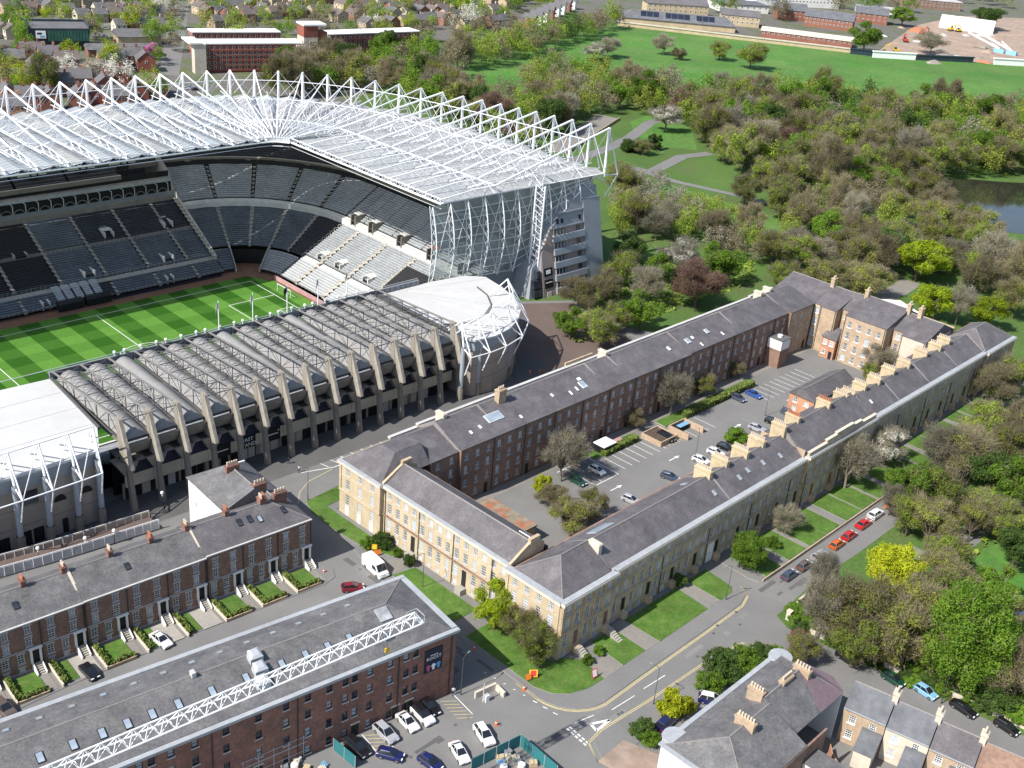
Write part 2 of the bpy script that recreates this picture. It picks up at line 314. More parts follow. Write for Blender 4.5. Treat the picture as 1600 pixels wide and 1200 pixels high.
# ================================================================ football stadium
def pitchmat():
    m = bpy.data.materials.new('pitch_grass'); m.use_nodes = True; n = m.node_tree.nodes; l = m.node_tree.links; b = n['Principled BSDF']; b.inputs['Roughness'].default_value = .9
    b.inputs['Specular IOR Level'].default_value = .15
    tc = n.new('ShaderNodeTexCoord'); sp = n.new('ShaderNodeSeparateXYZ'); l.new(tc.outputs['Object'], sp.inputs[0])
    def stripe(sock, period, off):
        a = n.new('ShaderNodeMath'); a.operation = 'ADD'; a.inputs[1].default_value = off; l.new(sock, a.inputs[0])
        d = n.new('ShaderNodeMath'); d.operation = 'DIVIDE'; d.inputs[1].default_value = period; l.new(a.outputs[0], d.inputs[0])
        f = n.new('ShaderNodeMath'); f.operation = 'FRACT'; l.new(d.outputs[0], f.inputs[0])
        g = n.new('ShaderNodeMath'); g.operation = 'GREATER_THAN'; g.inputs[1].default_value = .5; l.new(f.outputs[0], g.inputs[0]); return g.outputs[0]
    s1 = stripe(sp.outputs[0], 11.66, 200.0-.0); s2 = stripe(sp.outputs[1], 11.33, 200.0)
    ad = n.new('ShaderNodeMath'); ad.operation = 'MULTIPLY_ADD'; ad.inputs[1].default_value = .74; l.new(s1, ad.inputs[0])
    s2m = n.new('ShaderNodeMath'); s2m.operation = 'MULTIPLY'; s2m.inputs[1].default_value = .26; l.new(s2, s2m.inputs[0]); l.new(s2m.outputs[0], ad.inputs[2])
    mx = n.new('ShaderNodeMix'); mx.data_type = 'RGBA'; l.new(ad.outputs[0], mx.inputs['Factor']); mx.inputs['A'].default_value = (.022, .085, .006, 1); mx.inputs['B'].default_value = (.088, .21, .032, 1)
    nz = n.new('ShaderNodeTexNoise'); nz.inputs['Scale'].default_value = .6; nz.inputs['Detail'].default_value = 6; l.new(tc.outputs['Object'], nz.inputs['Vector'])
    r = n.new('ShaderNodeMapRange'); r.inputs[3].default_value = .82; r.inputs[4].default_value = 1.18; l.new(nz.outputs[0], r.inputs[0])
    sc = n.new('ShaderNodeVectorMath'); sc.operation = 'SCALE'; l.new(mx.outputs['Result'], sc.inputs[0]); l.new(r.outputs[0], sc.inputs['Scale']); l.new(sc.outputs[0], b.inputs['Base Color'])
    MATS['pitch_grass'] = m
pitchmat()
mat('seat_dark', (.026, .03, .038), .6, .45, .9, .3, .12, spec=.35)
mat('seat_blue', (.082, .096, .115), .55, .4, 1.1, .3, .14, spec=.4)
mat('seat_grey', (.26, .275, .285), .6, .3, 1.1, .2, .14, spec=.35)
mat('seat_pale', (.36, .385, .40), .6, .12, 1.0, .1, .2)
mat('terrace_step', (.12, .115, .11), .9, .2, .8)
mat('aisle_step', (.30, .285, .26), .9, .25, .8)
mat('aisle_pale', (.44, .41, .35), .9, .15, .8)
mat('wall_pale', (.54, .53, .50), .9, .15, .6)
mat('track', (.16, .085, .055), .9, .25, .8)
mat('pinkboard', (.42, .25, .25), .7, .15, .6)
mat('deck', (.66, .66, .645), .55, .1, .35, .1, .06, stretch=(1, 1, 1), spec=.4, col2=(.44, .455, .47), s3=.12)
mat('deck_blue', (.54, .575, .61), .5, .12, .4, .1, .08, spec=.45)
mat('clad_grey', (.245, .265, .29), .55, .08, .3, .1, .1, spec=.45)
mat('clad_pink', (.30, .235, .205), .75, .1, .3)
mat('membrane', (.52, .515, .50), .6, .04, .3, .04, .05, col2=(.46, .455, .44), s3=.1)
mat('vault', (.27, .265, .255), .65, .12, .5, .12, .1, spec=.35, col2=(.205, .20, .195), s3=.2)
mat('wall_beige', (.33, .285, .24), .88, .1, .5, .1, .1)
def glazing():
    m = bpy.data.materials.new('glazing'); m.use_nodes = True; n = m.node_tree.nodes; l = m.node_tree.links
    b = n['Principled BSDF']; b.inputs['Base Color'].default_value = (.30, .345, .345, 1); b.inputs['Roughness'].default_value = .12; b.inputs['Specular IOR Level'].default_value = .7
    t = n.new('ShaderNodeBsdfTransparent'); t.inputs[0].default_value = (.82, .88, .88, 1); ms = n.new('ShaderNodeMixShader'); ms.inputs[0].default_value = .55
    l.new(t.outputs[0], ms.inputs[1]); l.new(b.outputs[0], ms.inputs[2]); l.new(ms.outputs[0], n['Material Output'].inputs[0]); MATS['glazing'] = m
glazing()
for q in ('deck', 'deck_blue'):   # the roof sheeting lets daylight through
    n = MATS[q].node_tree.nodes; l = MATS[q].node_tree.links; t = n.new('ShaderNodeBsdfTranslucent'); t.inputs[0].default_value = (.62, .66, .68, 1); ms = n.new('ShaderNodeMixShader'); ms.inputs[0].default_value = .42
    l.new(n['Principled BSDF'].outputs[0], ms.inputs[1]); l.new(t.outputs[0], ms.inputs[2]); l.new(ms.outputs[0], n['Material Output'].inputs[0])
SROT = SDG
def sheetS(name, pts, z, m):
    mb = MB(); mb.poly([(x, y, 0) for x, y in pts]); o = mb.build(name, m); o.location = (SX, SY, z); o.rotation_euler = (0, 0, R(SROT)); return tag(o, kind='structure')
sheetS('pitch_surround', [(140, -11), (-9, -11), (-9, 76), (140, 76)], PZ-.02, 'track')
sheetS('pitch', [(110, -4.5), (-6.5, -4.5), (-6.5, 72), (110, 72)], PZ, 'pitch_grass')
def pmark(a0, b0, a1, b1, wd=.22):
    d = Vector((a1-a0, b1-b0)).normalized(); q = Vector((-d.y, d.x))*wd/2
    mb = MB(); mb.poly([(a0+q.x, b0+q.y, 0), (a1+q.x, b1+q.y, 0), (a1-q.x, b1-q.y, 0), (a0-q.x, b0-q.y, 0)])
    o = mb.build('pitch_marking', 'paint_white'); o.location = (SX, SY, PZ+.012); o.rotation_euler = (0, 0, R(SROT)); tag(o, kind='structure')
for q in ((0, 0, 105, 0), (0, 68, 105, 68), (0, 0, 0, 68), (105, 0, 105, 68), (52.5, 0, 52.5, 68), (0, 13.84, 16.5, 13.84), (16.5, 13.84, 16.5, 54.16), (0, 54.16, 16.5, 54.16), (0, 24.84, 5.5, 24.84), (5.5, 24.84, 5.5, 43.16), (88.5, 13.84, 88.5, 54.16), (88.5, 13.84, 105, 13.84)): pmark(*q)
for k in range(40):
    t0, t1 = 2*math.pi*k/40, 2*math.pi*(k+1)/40; pmark(52.5+9.15*math.cos(t0), 34+9.15*math.sin(t0), 52.5+9.15*math.cos(t1), 34+9.15*math.sin(t1), .2)
g = thing('goal', 'white goal frame standing behind the goal line in front of the pink board', 'goal', SF(-2.6, 11.5, PZ), SROT)
mb = MB(); mb.tube((0, 0, 0), (0, 0, 2.44), .09); mb.tube((0, 7.32, 0), (0, 7.32, 2.44), .09); mb.tube((0, 0, 2.44), (0, 7.32, 2.44), .09); mb.build('frame', 'white_paint', g)
mb = MB(); mb.path([(0, 0, 2.44), (-1.8, 0, 0), (-1.8, 7.32, 0), (0, 7.32, 2.44)], .04, 4)
for k in range(1, 8): mb.tube((0, k*.915, 2.44), (-1.8, k*.915, 0), .015, 3)
mb.build('net', 'white_paint', g)
g2 = thing('goal', 'small white training goal at the near end of the pink board', 'goal', SF(-3.6, 33.5, PZ), SROT)
mb = MB(); mb.tube((0, 0, 0), (0, 0, 2.2), .09); mb.tube((0, 4, 0), (0, 4, 2.2), .09); mb.tube((0, 0, 2.2), (0, 4, 2.2), .09); mb.path([(0, 0, 2.2), (-1.4, 0, 0), (-1.4, 4, 0), (0, 4, 2.2)], .04, 4); mb.build('frame', 'white_paint', g2)

# ---------------------------------------------------------------- seating bowl (far side + far end, joined round the corner)
bowl = thing('seating_bowl', 'dark two-tier seating bowl wrapping the far side and far end of the pitch', 'grandstand', SF(0, 0, PZ), SROT)
QA, QB, QR = 3.5, 2.5, 12.0     # centre of the rounded corner; front row lies QR away from it
def ring(t, d, z):
    """t<0: along the far side (metres from the corner), 0..1 the corner arc, t>1: along the far end"""
    r = QR+d
    if t < 0: return Vector((QA-t, QB-r, z-PZ))
    if t > 1: return Vector((QA-r, QB+(t-1), z-PZ))
    an = math.pi/2*t; return Vector((QA-r*math.sin(an), QB-r*math.cos(an), z-PZ))
def tier(name, t0, t1, d0, z0, d1, z1, rows, seat, nseg=1, gap=.45, step='terrace_step', seath=.42):
    mb = MB(); ts = [t0+(t1-t0)*k/nseg for k in range(nseg+1)]
    dd, dz = (d1-d0)/rows, (z1-z0)/rows
    if nseg == 1 and not (0 < t0 < 1 or 0 < t1 < 1): ts = [t0+gap*(1 if t1 > t0 else -1), t1-gap*(1 if t1 > t0 else -1)]
    for i in range(rows):
        a, z = d0+i*dd, z0+i*dz
        for p, q in zip(ts, ts[1:]):
            mb.poly([ring(p, a, z), ring(q, a, z), ring(q, a+dd, z), ring(p, a+dd, z)], 0)
            mb.poly([ring(p, a+dd, z), ring(q, a+dd, z), ring(q, a+dd, z+dz), ring(p, a+dd, z+dz)], 0)
            s0, s1 = a+dd*.42, a+dd*.9
            A = [ring(p, s0, z), ring(q, s0, z), ring(q, s1, z), ring(p, s1, z)]; up = Vector((0, 0, seath))
            mb.poly([A[0], A[1], A[1]+up*.85, A[0]+up*.85], 1); mb.poly([A[0]+up*.85, A[1]+up*.85, A[2]+up*1.5, A[3]+up*1.5], 1); mb.poly([A[2]+up*1.5, A[3]+up*1.5, A[3], A[2]], 1)
    return mb.build(name, [step, seat], bowl)
def slope(name, t0, t1, d0, z0, d1, z1, m, lift=.28, nseg=1):
    mb = MB(); up = Vector((0, 0, lift))
    n = max(1, int((d1-d0)/1.6))
    for k in range(n):
        a, b = d0+(d1-d0)*k/n, d0+(d1-d0)*(k+1)/n; za = z0+(z1-z0)*(k+.6)/n
        P = [ring(t0, a, za), ring(t1, a, za), ring(t1, b, za), ring(t0, b, za)]
        mb.poly([c+up for c in P]); mb.poly([P[0], P[1], P[1]+up, P[0]+up]); mb.poly([P[0]-up*3, P[1]-up*3, P[1]+up, P[0]+up])
    return mb.build(name, m, bowl)
def band(name, t0, t1, d0, z0, d1, z1, m, nseg=1, thick=None):
    mb = MB(); ts = [t0+(t1-t0)*k/nseg for k in range(nseg+1)]
    for p, q in zip(ts, ts[1:]): mb.poly([ring(p, d0, z0), ring(q, d0, z0), ring(q, d1, z1), ring(p, d1, z1)])
    return mb.build(name, m, bowl)
def rail(t0, t1, d, z, n, h=1.0):
    mb = MB(); P = [ring(t0+(t1-t0)*k/n, d, z) for k in range(n+1)]; up = Vector((0, 0, h))
    for a, b in zip(P, P[1:]): mb.tube(a+up, b+up, .05, 3); mb.tube(a+up*.5, b+up*.5, .03, 3)
    for a in P: mb.tube(a, a+up, .05, 3)
    return mb.build('railing', 'galv', bowl)
Z0 = -10.9; RK = math.tan(R(28))
zz = lambda d: Z0+d*RK
# far side: edges of the blocks from the corner outwards
SIDE = [-.0, -9.5, -23, -37.2, -51.4, -65.6, -79.8, -94, -108, -122, -136]
for k, (p, q) in enumerate(zip(SIDE, SIDE[1:])):
    dk = k in (4, 5)
    tier('seat_block', p, q, .2, zz(.2), 5.2, zz(5.2), 6, 'seat_blue' if k % 4 != 3 else 'seat_dark')
    tier('seat_block', p, q, 7.4, zz(6.6), 18.5, zz(17.7), 14, 'black_soft' if dk else 'seat_blue')
    tier('seat_block', p, q, 20, zz(19.2), 31, zz(30.2), 13, 'black_soft' if dk else ('seat_dark' if k < 3 else 'seat_blue'))
    for d0, d1 in ((.2, 5.2), (7.4, 31)): slope('aisle', q-.5, q+.5, d0, zz(d0), d1, zz(d1)-.4, 'aisle_step')
    band('walkway', p, q, 5.2, zz(5.2), 7.4, zz(6.2), 'aisle_step'); band('walkway', p, q, 18.5, zz(17.7), 20, zz(19.0), 'terrace_step')
    rail(p-.6, q+.6, 7.2, zz(6.4), 9); rail(p-.6, q+.6, .1, zz(.2), 9, .9)
    if not dk: rail(p-.6, q+.6, 18.6, zz(18), 8, .9)
# vomitory boxes: pale walls round a dark opening
def vomitory(t, d, z, wd=3.2, ln=4.6, h=2.0, m='wall_pale', roof=None):
    mb = MB(); x0 = ring(t, d, z); ea_ = (ring(t+.5, d, z)-x0).normalized(); eb_ = (ring(t, d+1, z)-x0).normalized(); up = Vector((0, 0, 1))
    def bx(a0, a1, b0, b1, z0, z1, mi):
        C = [x0+ea_*a+eb_*b+up*c for c in (z0, z1) for a, b in ((a0, b0), (a1, b0), (a1, b1), (a0, b1))]
        for q in ((0, 1, 2, 3), (4, 5, 6, 7), (0, 1, 5, 4), (1, 2, 6, 5), (2, 3, 7, 6), (3, 0, 4, 7)): mb.poly([C[j] for j in q], mi)
    bx(-wd/2, -wd/2+.4, 0, ln, -1, h, 0); bx(wd/2-.4, wd/2, 0, ln, -1, h, 0); bx(-wd/2+.4, wd/2-.4, ln-.4, ln, -1, h+.6, 0)
    bx(-wd/2+.4, wd/2-.4, .0, ln-.4, -.6, .55, 1)
    if roof: bx(-wd/2-.1, wd/2+.1, ln*.35, ln+.1, h, h+.35, 2)
    return mb.build('vomitory', [m, 'black', roof or m], bowl)
for t in (-15.5, -42, -73, -101): vomitory(t, 8.0, zz(7.6), 3.6, 5.6, 1.8)
for t in (-22, -62, -88): vomitory(t+3, 1.0, zz(.8), 2.4, 4.4, 1.5)
for t in (-8.5,): vomitory(t, 20.4, zz(19.8))
vomitory(-29, 20.6, zz(20.2), 3.2, 4.6, 1.7, 'wall_pale', 'wall_pale'); vomitory(-58, 19.0, zz(18.4), 4.2, 4.6, 1.2, 'aisle_step')
# white benches behind the dugouts and the dugouts themselves
for k in range(5):
    for j in range(9):
        mb = MB(); a = -41.5-2.9*k; mb.poly([ring(a, .8+j*.62, zz(.8+j*.62)+.75), ring(a-2.3, .8+j*.62, zz(.8+j*.62)+.75), ring(a-2.3, 1.15+j*.62, zz(.8+j*.62)+1.05), ring(a, 1.15+j*.62, zz(.8+j*.62)+1.05)]); mb.build('bench', 'seat_pale', bowl)
for t in (-40.5, -49): 
    mb = MB(); mb.loft([[ring(t-7.6*s, -2.2, -11.5), ring(t-7.6*s, -2.1, -9.6), ring(t-7.6*s, -1.2, -9.0), ring(t-7.6*s, 0, -9.0), ring(t-7.6*s, 0, -11.5)] for s in (0, 1)]); mb.build('dugout', 'black', bowl)
# executive boxes and upper tier of the far side
band('box_front', -136, 0, 31, zz(30.2), 31.2, 6.9, 'concrete_dark'); band('box_floor', -136, 0, 31.2, 6.9, 33.6, 7.2, 'aisle_step')
band('box_front', -136, 0, 31.4, 7.0, 31.4, 8.3, 'steel_grey')
band('box_glass', -136, 0, 33.6, 7.2, 33.6, 11.0, 'black'); band('fascia', -136, 0, 33.2, 11.0, 33.0, 12.0, 'galv'); band('fascia', -136, 0, 33.0, 12.0, 35, 12.3, 'aisle_step')
band('box_glass', -136, 0, 35, 12.3, 35, 14.2, 'black')
for k in range(34):
    mb = MB(); t = -2-4*k; mb.M = None
    P = [ring(t, 31.5, 7.2), ring(t, 31.5, 10.9), ring(t-.3, 31.5, 10.9), ring(t-.3, 31.5, 7.2)]; mb.poly(P); mb.poly([ring(t, 31.5, 10.9), ring(t-.3, 31.5, 10.9), ring(t-.3, 33.4, 11), ring(t, 33.4, 11)])
    mb.path([ring(t-2.1+1.5*math.cos(math.pi*j/7), 31.7, 8.2+1.3*math.sin(math.pi*j/7)) for j in range(8)], .06, 3); mb.build('box_divider', 'trim_grey', bowl)
# top ring: continues over the corner and the far end
def topring(ts, dA, dB, zA, zB):
    n = len(ts)-1
    for k in range(n):
        p, q = ts[k], ts[k+1]; ns = 1 if (p < 0 or p >= 1) else 3
        dd = dA if p < 0 else dB; zb = zA if p < 0 else zB
        band('fascia', p, q, dd-.6, zb-.7, dd-.7, zb+.7, 'concrete_dark', ns); band('fascia', p, q, dd-.7, zb+.7, dd, zb+.75, 'aisle_pale', ns)
        tier('seat_block', p, q, dd, zb+.1, 62, zb+.1+(62-dd)*.62, 22, 'seat_dark', ns)
topring([0, -17, -34, -51, -68, -85, -102, -119, -136], 35, 42, 14.2, 15.0)
topring([0, .25, .5, .75, 1, 17, 34, 51, 71.5], 35, 42, 14.2, 15.0)
for t in (-10, -24, -40, -57, -75, -93): 
    mb = MB(); mb.loft([[ring(t, 38, 17.5), ring(t-9, 38, 17.5), ring(t-9, 38.4, 17.5), ring(t, 38.4, 17.5)], [ring(t, 38, 18.5), ring(t-9, 38, 18.5), ring(t-9, 38.4, 18.5), ring(t, 38.4, 18.5)]]); mb.build('camera_gantry', 'trim_grey', bowl)
    vomitory(t-4, 37.6, 16.3, 2.6, 3, 3.0, 'black_soft')
# corner and far end, lower tier
CT = [0, .2, .4, .6, .8, 1]
for k, (p, q) in enumerate(zip(CT, CT[1:])):
    tier('seat_block', p+.012, q-.012, 10, zz(9.4), 26, zz(25.4), 20, 'seat_blue' if k < 4 else 'seat_dark', 3)
    tier('seat_block', p+.01, q-.01, 27.6, 5.3, 41, 13.2, 17, 'seat_grey', 3)
    if k not in (1, 2): tier('seat_block', p, q, .6, zz(.6), 8.6, zz(8.6), 9, 'seat_blue' if k < 1 else 'seat_grey', 2)
for t in CT: slope('aisle', t-.012, t+.012, 10, zz(9.4), 26, zz(25.2), 'aisle_step'); slope('aisle', t-.006, t+.006, 27.6, 5.3, 41, 13.0, 'aisle_step', .1)
band('tunnel_mouth', .2, .6, 8.4, -11.7, 8.4, -6.6, 'black', 4); band('tunnel_floor', .0, 1, -4, -11.72, 8.4, -11.7, 'track', 6)
for t in (.2, .6): 
    mb = MB(); mb.poly([ring(t, -.5, -11.7), ring(t, 8.5, -11.7), ring(t, 10, -4.2), ring(t, 8.5, -5.0), ring(t, -.5, -10)]); mb.build('tunnel_wall', 'wall_pale', bowl)
END = [1, 10.5, 25.3, 40.2, 55, 71.5]
for k, (p, q) in enumerate(zip(END, END[1:])):
    tier('seat_block', p, q, .8, zz(.8), 9, zz(9), 9, 'seat_pale', 1, .5, 'aisle_step', .3)
    tier('seat_block', p, q, 11, zz(10.4), 26, zz(25.4), 18, 'seat_grey')
    tier('seat_block', p, (p+q)/2, 27.6, 5.3, 41, 13.2, 17, 'seat_grey', 1, .15); tier('seat_block', (p+q)/2, q, 27.6, 5.3, 41, 13.2, 17, 'seat_grey', 1, .15)
    slope('aisle', q-.7, q+.7, .8, zz(.8), 26, zz(25.3), 'aisle_pale'); slope('aisle', q-.3, q+.3, 27.6, 5.3, 41, 13.0, 'aisle_step', .1)
    band('walkway', p, q, 9, zz(8.6), 11, zz(9.9), 'wall_pale'); rail(p, q, 10.8, zz(10.2), 8, .9); rail(p, q, .6, zz(.4), 8, .9)
    vomitory(p+7.5, 11.4, zz(11), 3.2, 4, 1.6, 'wall_pale', 'wall_pale'); vomitory(p+6, 25.8, 4.8, 2.6, 4.2, 2.6, 'concrete_dark', 'trim_grey' if k != 3 else 'terracotta')
for p, q in ((40.9, 54.2), (55.7, 63)):   # the two block-wide black covers
    mb = MB(); 
    for i in range(12):
        d = 12.2+i*.8; mb.poly([ring(p, d, zz(d)+.75), ring(q, d, zz(d)+.75), ring(q, d+.62, zz(d)+1.0), ring(p, d+.62, zz(d)+1.0)]); mb.poly([ring(p, d, zz(d)+.2), ring(q, d, zz(d)+.2), ring(q, d, zz(d)+.75), ring(p, d, zz(d)+.75)])
    mb.build('seat_cover', 'black_soft', bowl)
band('dividing_wall', 0, 1, 26, zz(25.4), 26, 4.4, 'wall_pale', 8); band('dividing_wall', 1, 71.5, 26, zz(25.4), 26, 4.4, 'wall_pale', 1)
band('walkway', 0, 1, 26, 4.4, 27.6, 5.0, 'wall_pale', 8); band('walkway', 1, 71.5, 26, 4.4, 27.6, 5.0, 'wall_pale', 1)
band('box_glass', 0, 1, 41, 13.2, 41.4, 15, 'black', 8); band('box_glass', 1, 71.5, 41, 13.2, 41.4, 15, 'black', 1)
rail(1.2, 71.5, 26.2, 4.4, 30, 1.0); rail(.02, .98, 26.2, 4.4, 20, 1.0)
mb = MB(); mb.poly([ring(0, 5, zz(5)-1), ring(0, 62, 8), ring(0, 62, 31), ring(0, 35, 14.5), ring(0, 31.2, 8.5), ring(0, 5, zz(5)+1.3)]); mb.build('side_wall', 'wall_pale', bowl)
slope('stair', -1.2, -.1, 5, zz(5)+.5, 31, zz(31)+.3, 'aisle_pale')
# advertising boards
mb = MB(); A = [ring(1+1.2*k, -1.2, -11.75) for k in range(40)]
for a, b in zip(A, A[1:]): mb.poly([a, b, b+Vector((0, 0, 1.3)), a+Vector((0, 0, 1.3))]); mb.poly([a+Vector((0, 0, 1.3)), b+Vector((0, 0, 1.3)), b+Vector((-.5, 0, 1.3)), a+Vector((-.5, 0, 1.3))])
mb.build('board', 'pinkboard', bowl)
mb = MB(); A = [ring(-2-1.3*k, -1.0, -11.75) for k in range(30)]
for a, b in zip(A, A[1:]): mb.poly([a, b, b+Vector((0, 0, .9)), a+Vector((0, 0, .9))])
mb.build('board', 'navy', bowl)
# back wall of the bowl under the roof, and the glazed gable end with its grey end wall
backs = [(136, -63), (30, -63), (-14, -59), (-38, -54), (-52, -44), (-63, -31), (-71, -15.5), (-78, 3), (-78.5, 35), (-78.5, 73)]
mb = MB()
for p, q in zip(backs, backs[1:]): mb.poly([(p[0], p[1], -PZ-3), (q[0], q[1], -PZ-3), (q[0], q[1], 32.4-PZ), (p[0], p[1], 32.4-PZ)])
mb.build('back_wall', 'clad_grey', bowl)
GB = 74.0
mb = MB(); zz0 = -PZ
mb.poly([(-9, GB-.6, zz0-11), (-9, GB-.6, zz0+10.2), (-46, GB-.6, zz0+7.4), (-55, GB-.6, zz0+13.5), (-79.4, GB-.6, zz0+28), (-79.4, GB-.6, zz0-3), (-30, GB-.6, zz0-3)]); mb.build('end_wall', 'clad_grey', bowl)
def gx(a, z):  # the glazing bulges outwards a little
    h = max(0, min(1, (z-7)/26)); return Vector((a, GB+1.6*math.sin(math.pi*h)+.6*(1-h), zz0+z))
def gz0(a): return 10.2+(a+9)/37*2.8*1 if a > -46 else 7.4+(-46-a)*.62
GA = [-10.5-6.5*k for k in range(11)]
for i, (p, q) in enumerate(zip(GA, GA[1:])):
    lo0, lo1 = gz0(p), gz0(q); nr = 9
    for j in range(nr):
        za, zb = lo0+(32.4-lo0)*j/nr, lo0+(32.4-lo0)*(j+1)/nr; zc, zd = lo1+(32.4-lo1)*j/nr, lo1+(32.4-lo1)*(j+1)/nr
        mb = MB(); e = .05; mb.poly([gx(p-e, za+e), gx(q+e, zc+e), gx(q+e, zd-e), gx(p-e, zb-e)]); mb.build('glass_panel', 'glazing', bowl)
        mb = MB(); mb.tube(gx(p, za), gx(q, zc), .09, 4); mb.build('glazing_rail', 'steel_white', bowl)
    mb = MB(); k = 0
    pts = [gx(p, lo0+(32.6-lo0)*j/8) for j in range(9)]; po = [c+Vector((0, 1.3+.8*math.sin(math.pi*j/8), 0)) for j, c in enumerate(pts)]
    mb.path(po, .16, 5); mb.path(pts, .09, 4)
    for j in range(8): mb.tube(pts[j], po[j+1], .055, 3); mb.tube(po[j], pts[j+1], .05, 3)
    mb.build('glazing_truss', 'steel_white', bowl)
    mb = MB(); mid = (lo0+32.6)/2; mb.tube(po[0], gx(q, 32.4)+Vector((0, 1.4, 0)), .08, 4); mb.tube(po[4], gx(q, gz0(q))+Vector((0, 1.5, 0)), .07, 4); mb.tube(po[8], gx(q, mid)+Vector((0, 2, 0)), .07, 4); mb.build('glazing_brace', 'steel_white', bowl)
mb = MB()   # big lattice leg
L0, L1 = [(-48.8, 77.2), (-51.4, 77.2), (-50.1, 79.6)], [(-48.8, 77.2), (-51.4, 77.2), (-50.1, 79.6)]
for (x0, y0), (x1, y1) in zip(L0, L1): mb.tube((x0, y0, zz0+.2), (x1, y1, zz0+34), .28, 6)
for k in range(18):
    t0, t1 = k/18, (k+1)/18
    for a, b in ((0, 1), (1, 2), (2, 0)):
        P = Vector((*L0[a], zz0)).lerp(Vector((*L1[a], zz0+34)), t0); Q = Vector((*L0[b], zz0)).lerp(Vector((*L1[b], zz0+34)), t1); mb.tube(P, Q, .12, 4)
mb.build('lattice_leg', 'steel_white', bowl)
mb = MB(); mb.box(-24, -36.5, GB-2.6, GB-2, zz0+19, zz0+30); mb.build('video_screen', 'black_soft', bowl)
for k in range(3): 
    mb = MB(); mb.box(-23.4, -37, GB-1.9, GB-1.6, zz0+20.5+k*3.4, zz0+20.7+k*3.4); mb.build('screen_rail', 'steel_white', bowl)
# stair tower at the end
def S(x0, x1, y0, y1, z0, z1, name, m): mb = MB(); mb.box(x0, x1, y0, y1, zz0+z0, zz0+z1); return mb.build(name, m, bowl)
def tb(z): return 83.6-7.4*(z+1)/31      # the tower front leans back as it rises
def poly_b(name, m, pts, off, base=None): mb = MB(); mb.loft([[(a, (GB-.5) if base is None else tb(z)+base, zz0+z) for a, z in pts], [(a, tb(z)+off, zz0+z) for a, z in pts]]); return mb.build(name, m, bowl)
poly_b('tower_wall', 'clad_grey', [(-50, -1), (-77, -1), (-77, 29.8), (-70, 29.8), (-55.4, 20.4), (-50.4, 13.2)], -.3)
poly_b('tower_wall', 'clad_pink', [(-50.1, -1), (-55.2, -1), (-55.2, 20.2), (-50.6, 13.2)], 0, -.3)
poly_b('tower_wall', 'clad_pink', [(-55.2, -1), (-69.6, -1), (-69.6, 19.6), (-55.2, 19.6)], -.05, -.3)
poly_b('tower_fascia', 'clad_grey', [(-55.2, 19.6), (-69.6, 19.6), (-69.6, 29.2), (-55.4, 20.3)], .3, -.3)
poly_b('tower_wall', 'clad_grey', [(-69.6, -1), (-77.2, -1), (-77.2, 26.5), (-69.6, 26.5)], .6, -.3)
def TS(a0, a1, z0, z1, off, name, m): return poly_b(name, m, [(a0, z0), (a1, z0), (a1, z1), (a0, z1)], off, -.04)
for k in range(5):
    z = .2+3.9*k; TS(-55.6, -69.5, z, z+1.8, .8, 'tower_band', 'clad_grey'); TS(-56, -61, z+2.0, z+3.3, .2, 'tower_window', 'glass')
    for j in range(4): TS(-56-1.4*j, -56.2-1.4*j, z+1.9, z+3.3, .35, 'window_frame', 'trim_grey')
    TS(-66.5, -68, z+2.0, z+3.3, .2, 'tower_window', 'glass')
TS(-56, -69.6, 23.6, 24.0, .6, 'tower_trim', 'steel_grey'); TS(-56, -69.6, 19.6, 20.0, .6, 'tower_trim', 'steel_grey')
for a in (-57.5, -59.5, -67.4): TS(a, a-1, 20.9, 22.2, .42, 'tower_window', 'black')
TS(-51, -54.6, 6.2, 8.6, .12, 'sign_board', 'black'); TS(-51, -54.6, 2.6, 5.2, .12, 'sign_board', 'black'); TS(-51.9, -53.7, 6.9, 8.0, .18, 'sign_emblem', 'white_paint'); TS(-51.4, -54.2, 4.2, 4.4, .18, 'sign_text', 'white_paint'); TS(-51.8, -53.6, -.2, 1.4, .12, 'sign_board', 'trim_grey')
poly_b('entrance_bay', 'clad_grey', [(-45, -1), (-50, -1), (-50, 10.5), (-47.5, 9)], -1.5)
for k in range(2):
    for j in range(3): TS(-46.4-1.7*k, -47.9-1.7*k, .6+2.7*j, 2.9+2.7*j, -1.3, 'window_pane', 'glass') if not (k == 0 and j == 2) else None

# ---------------------------------------------------------------- the big white cantilever roof
roof = thing('stadium_roof', 'huge white lattice cantilever roof with a row of pointed masts', 'roof', SF(0, 0, PZ), SROT)
ZR = 33-PZ
frames = []   # (front point, back point, apex height above deck)
for k in range(10): frames.append((Vector((134.3-8.7*k, -1.3, ZR)), Vector((134.3-8.7*k, -62.6, ZR)), 9.0))
for a in (47.3, 38.8, 30, 21.3, 12.6, 4.1, -4.9): frames.append((Vector((a, -1.3, ZR)), Vector((a, -62.6, ZR)), 9.0))
fan = [(-13.2, -62), (-22, -61), (-30, -59), (-37.6, -55.2), (-44.6, -50.6), (-51, -44.8), (-57, -38), (-62, -30.5), (-66.5, -22.5), (-70.5, -14), (-73.5, -5.5)]
for k, (a, b) in enumerate(fan): t = (k+1)/12; frames.append((Vector((-6.4-7.4*t**.7, -1.2+4.6*t**1.6, ZR)), Vector((a, b, ZR)), 9.1+.12*k))
for k, (a, b) in enumerate(((-75.6, 3.4), (-77, 12.5), (-78, 21), (-78.6, 29.4), (-79, 37.6), (-79.3, 45.3), (-79.5, 53.2), (-79.7, 61), (-79.9, 68.6), (-80, 76.2))): frames.append((Vector((-14, b-1.2, ZR)), Vector((a, b, ZR)), 10.4+.42*k))
up = Vector((0, 0, 1))
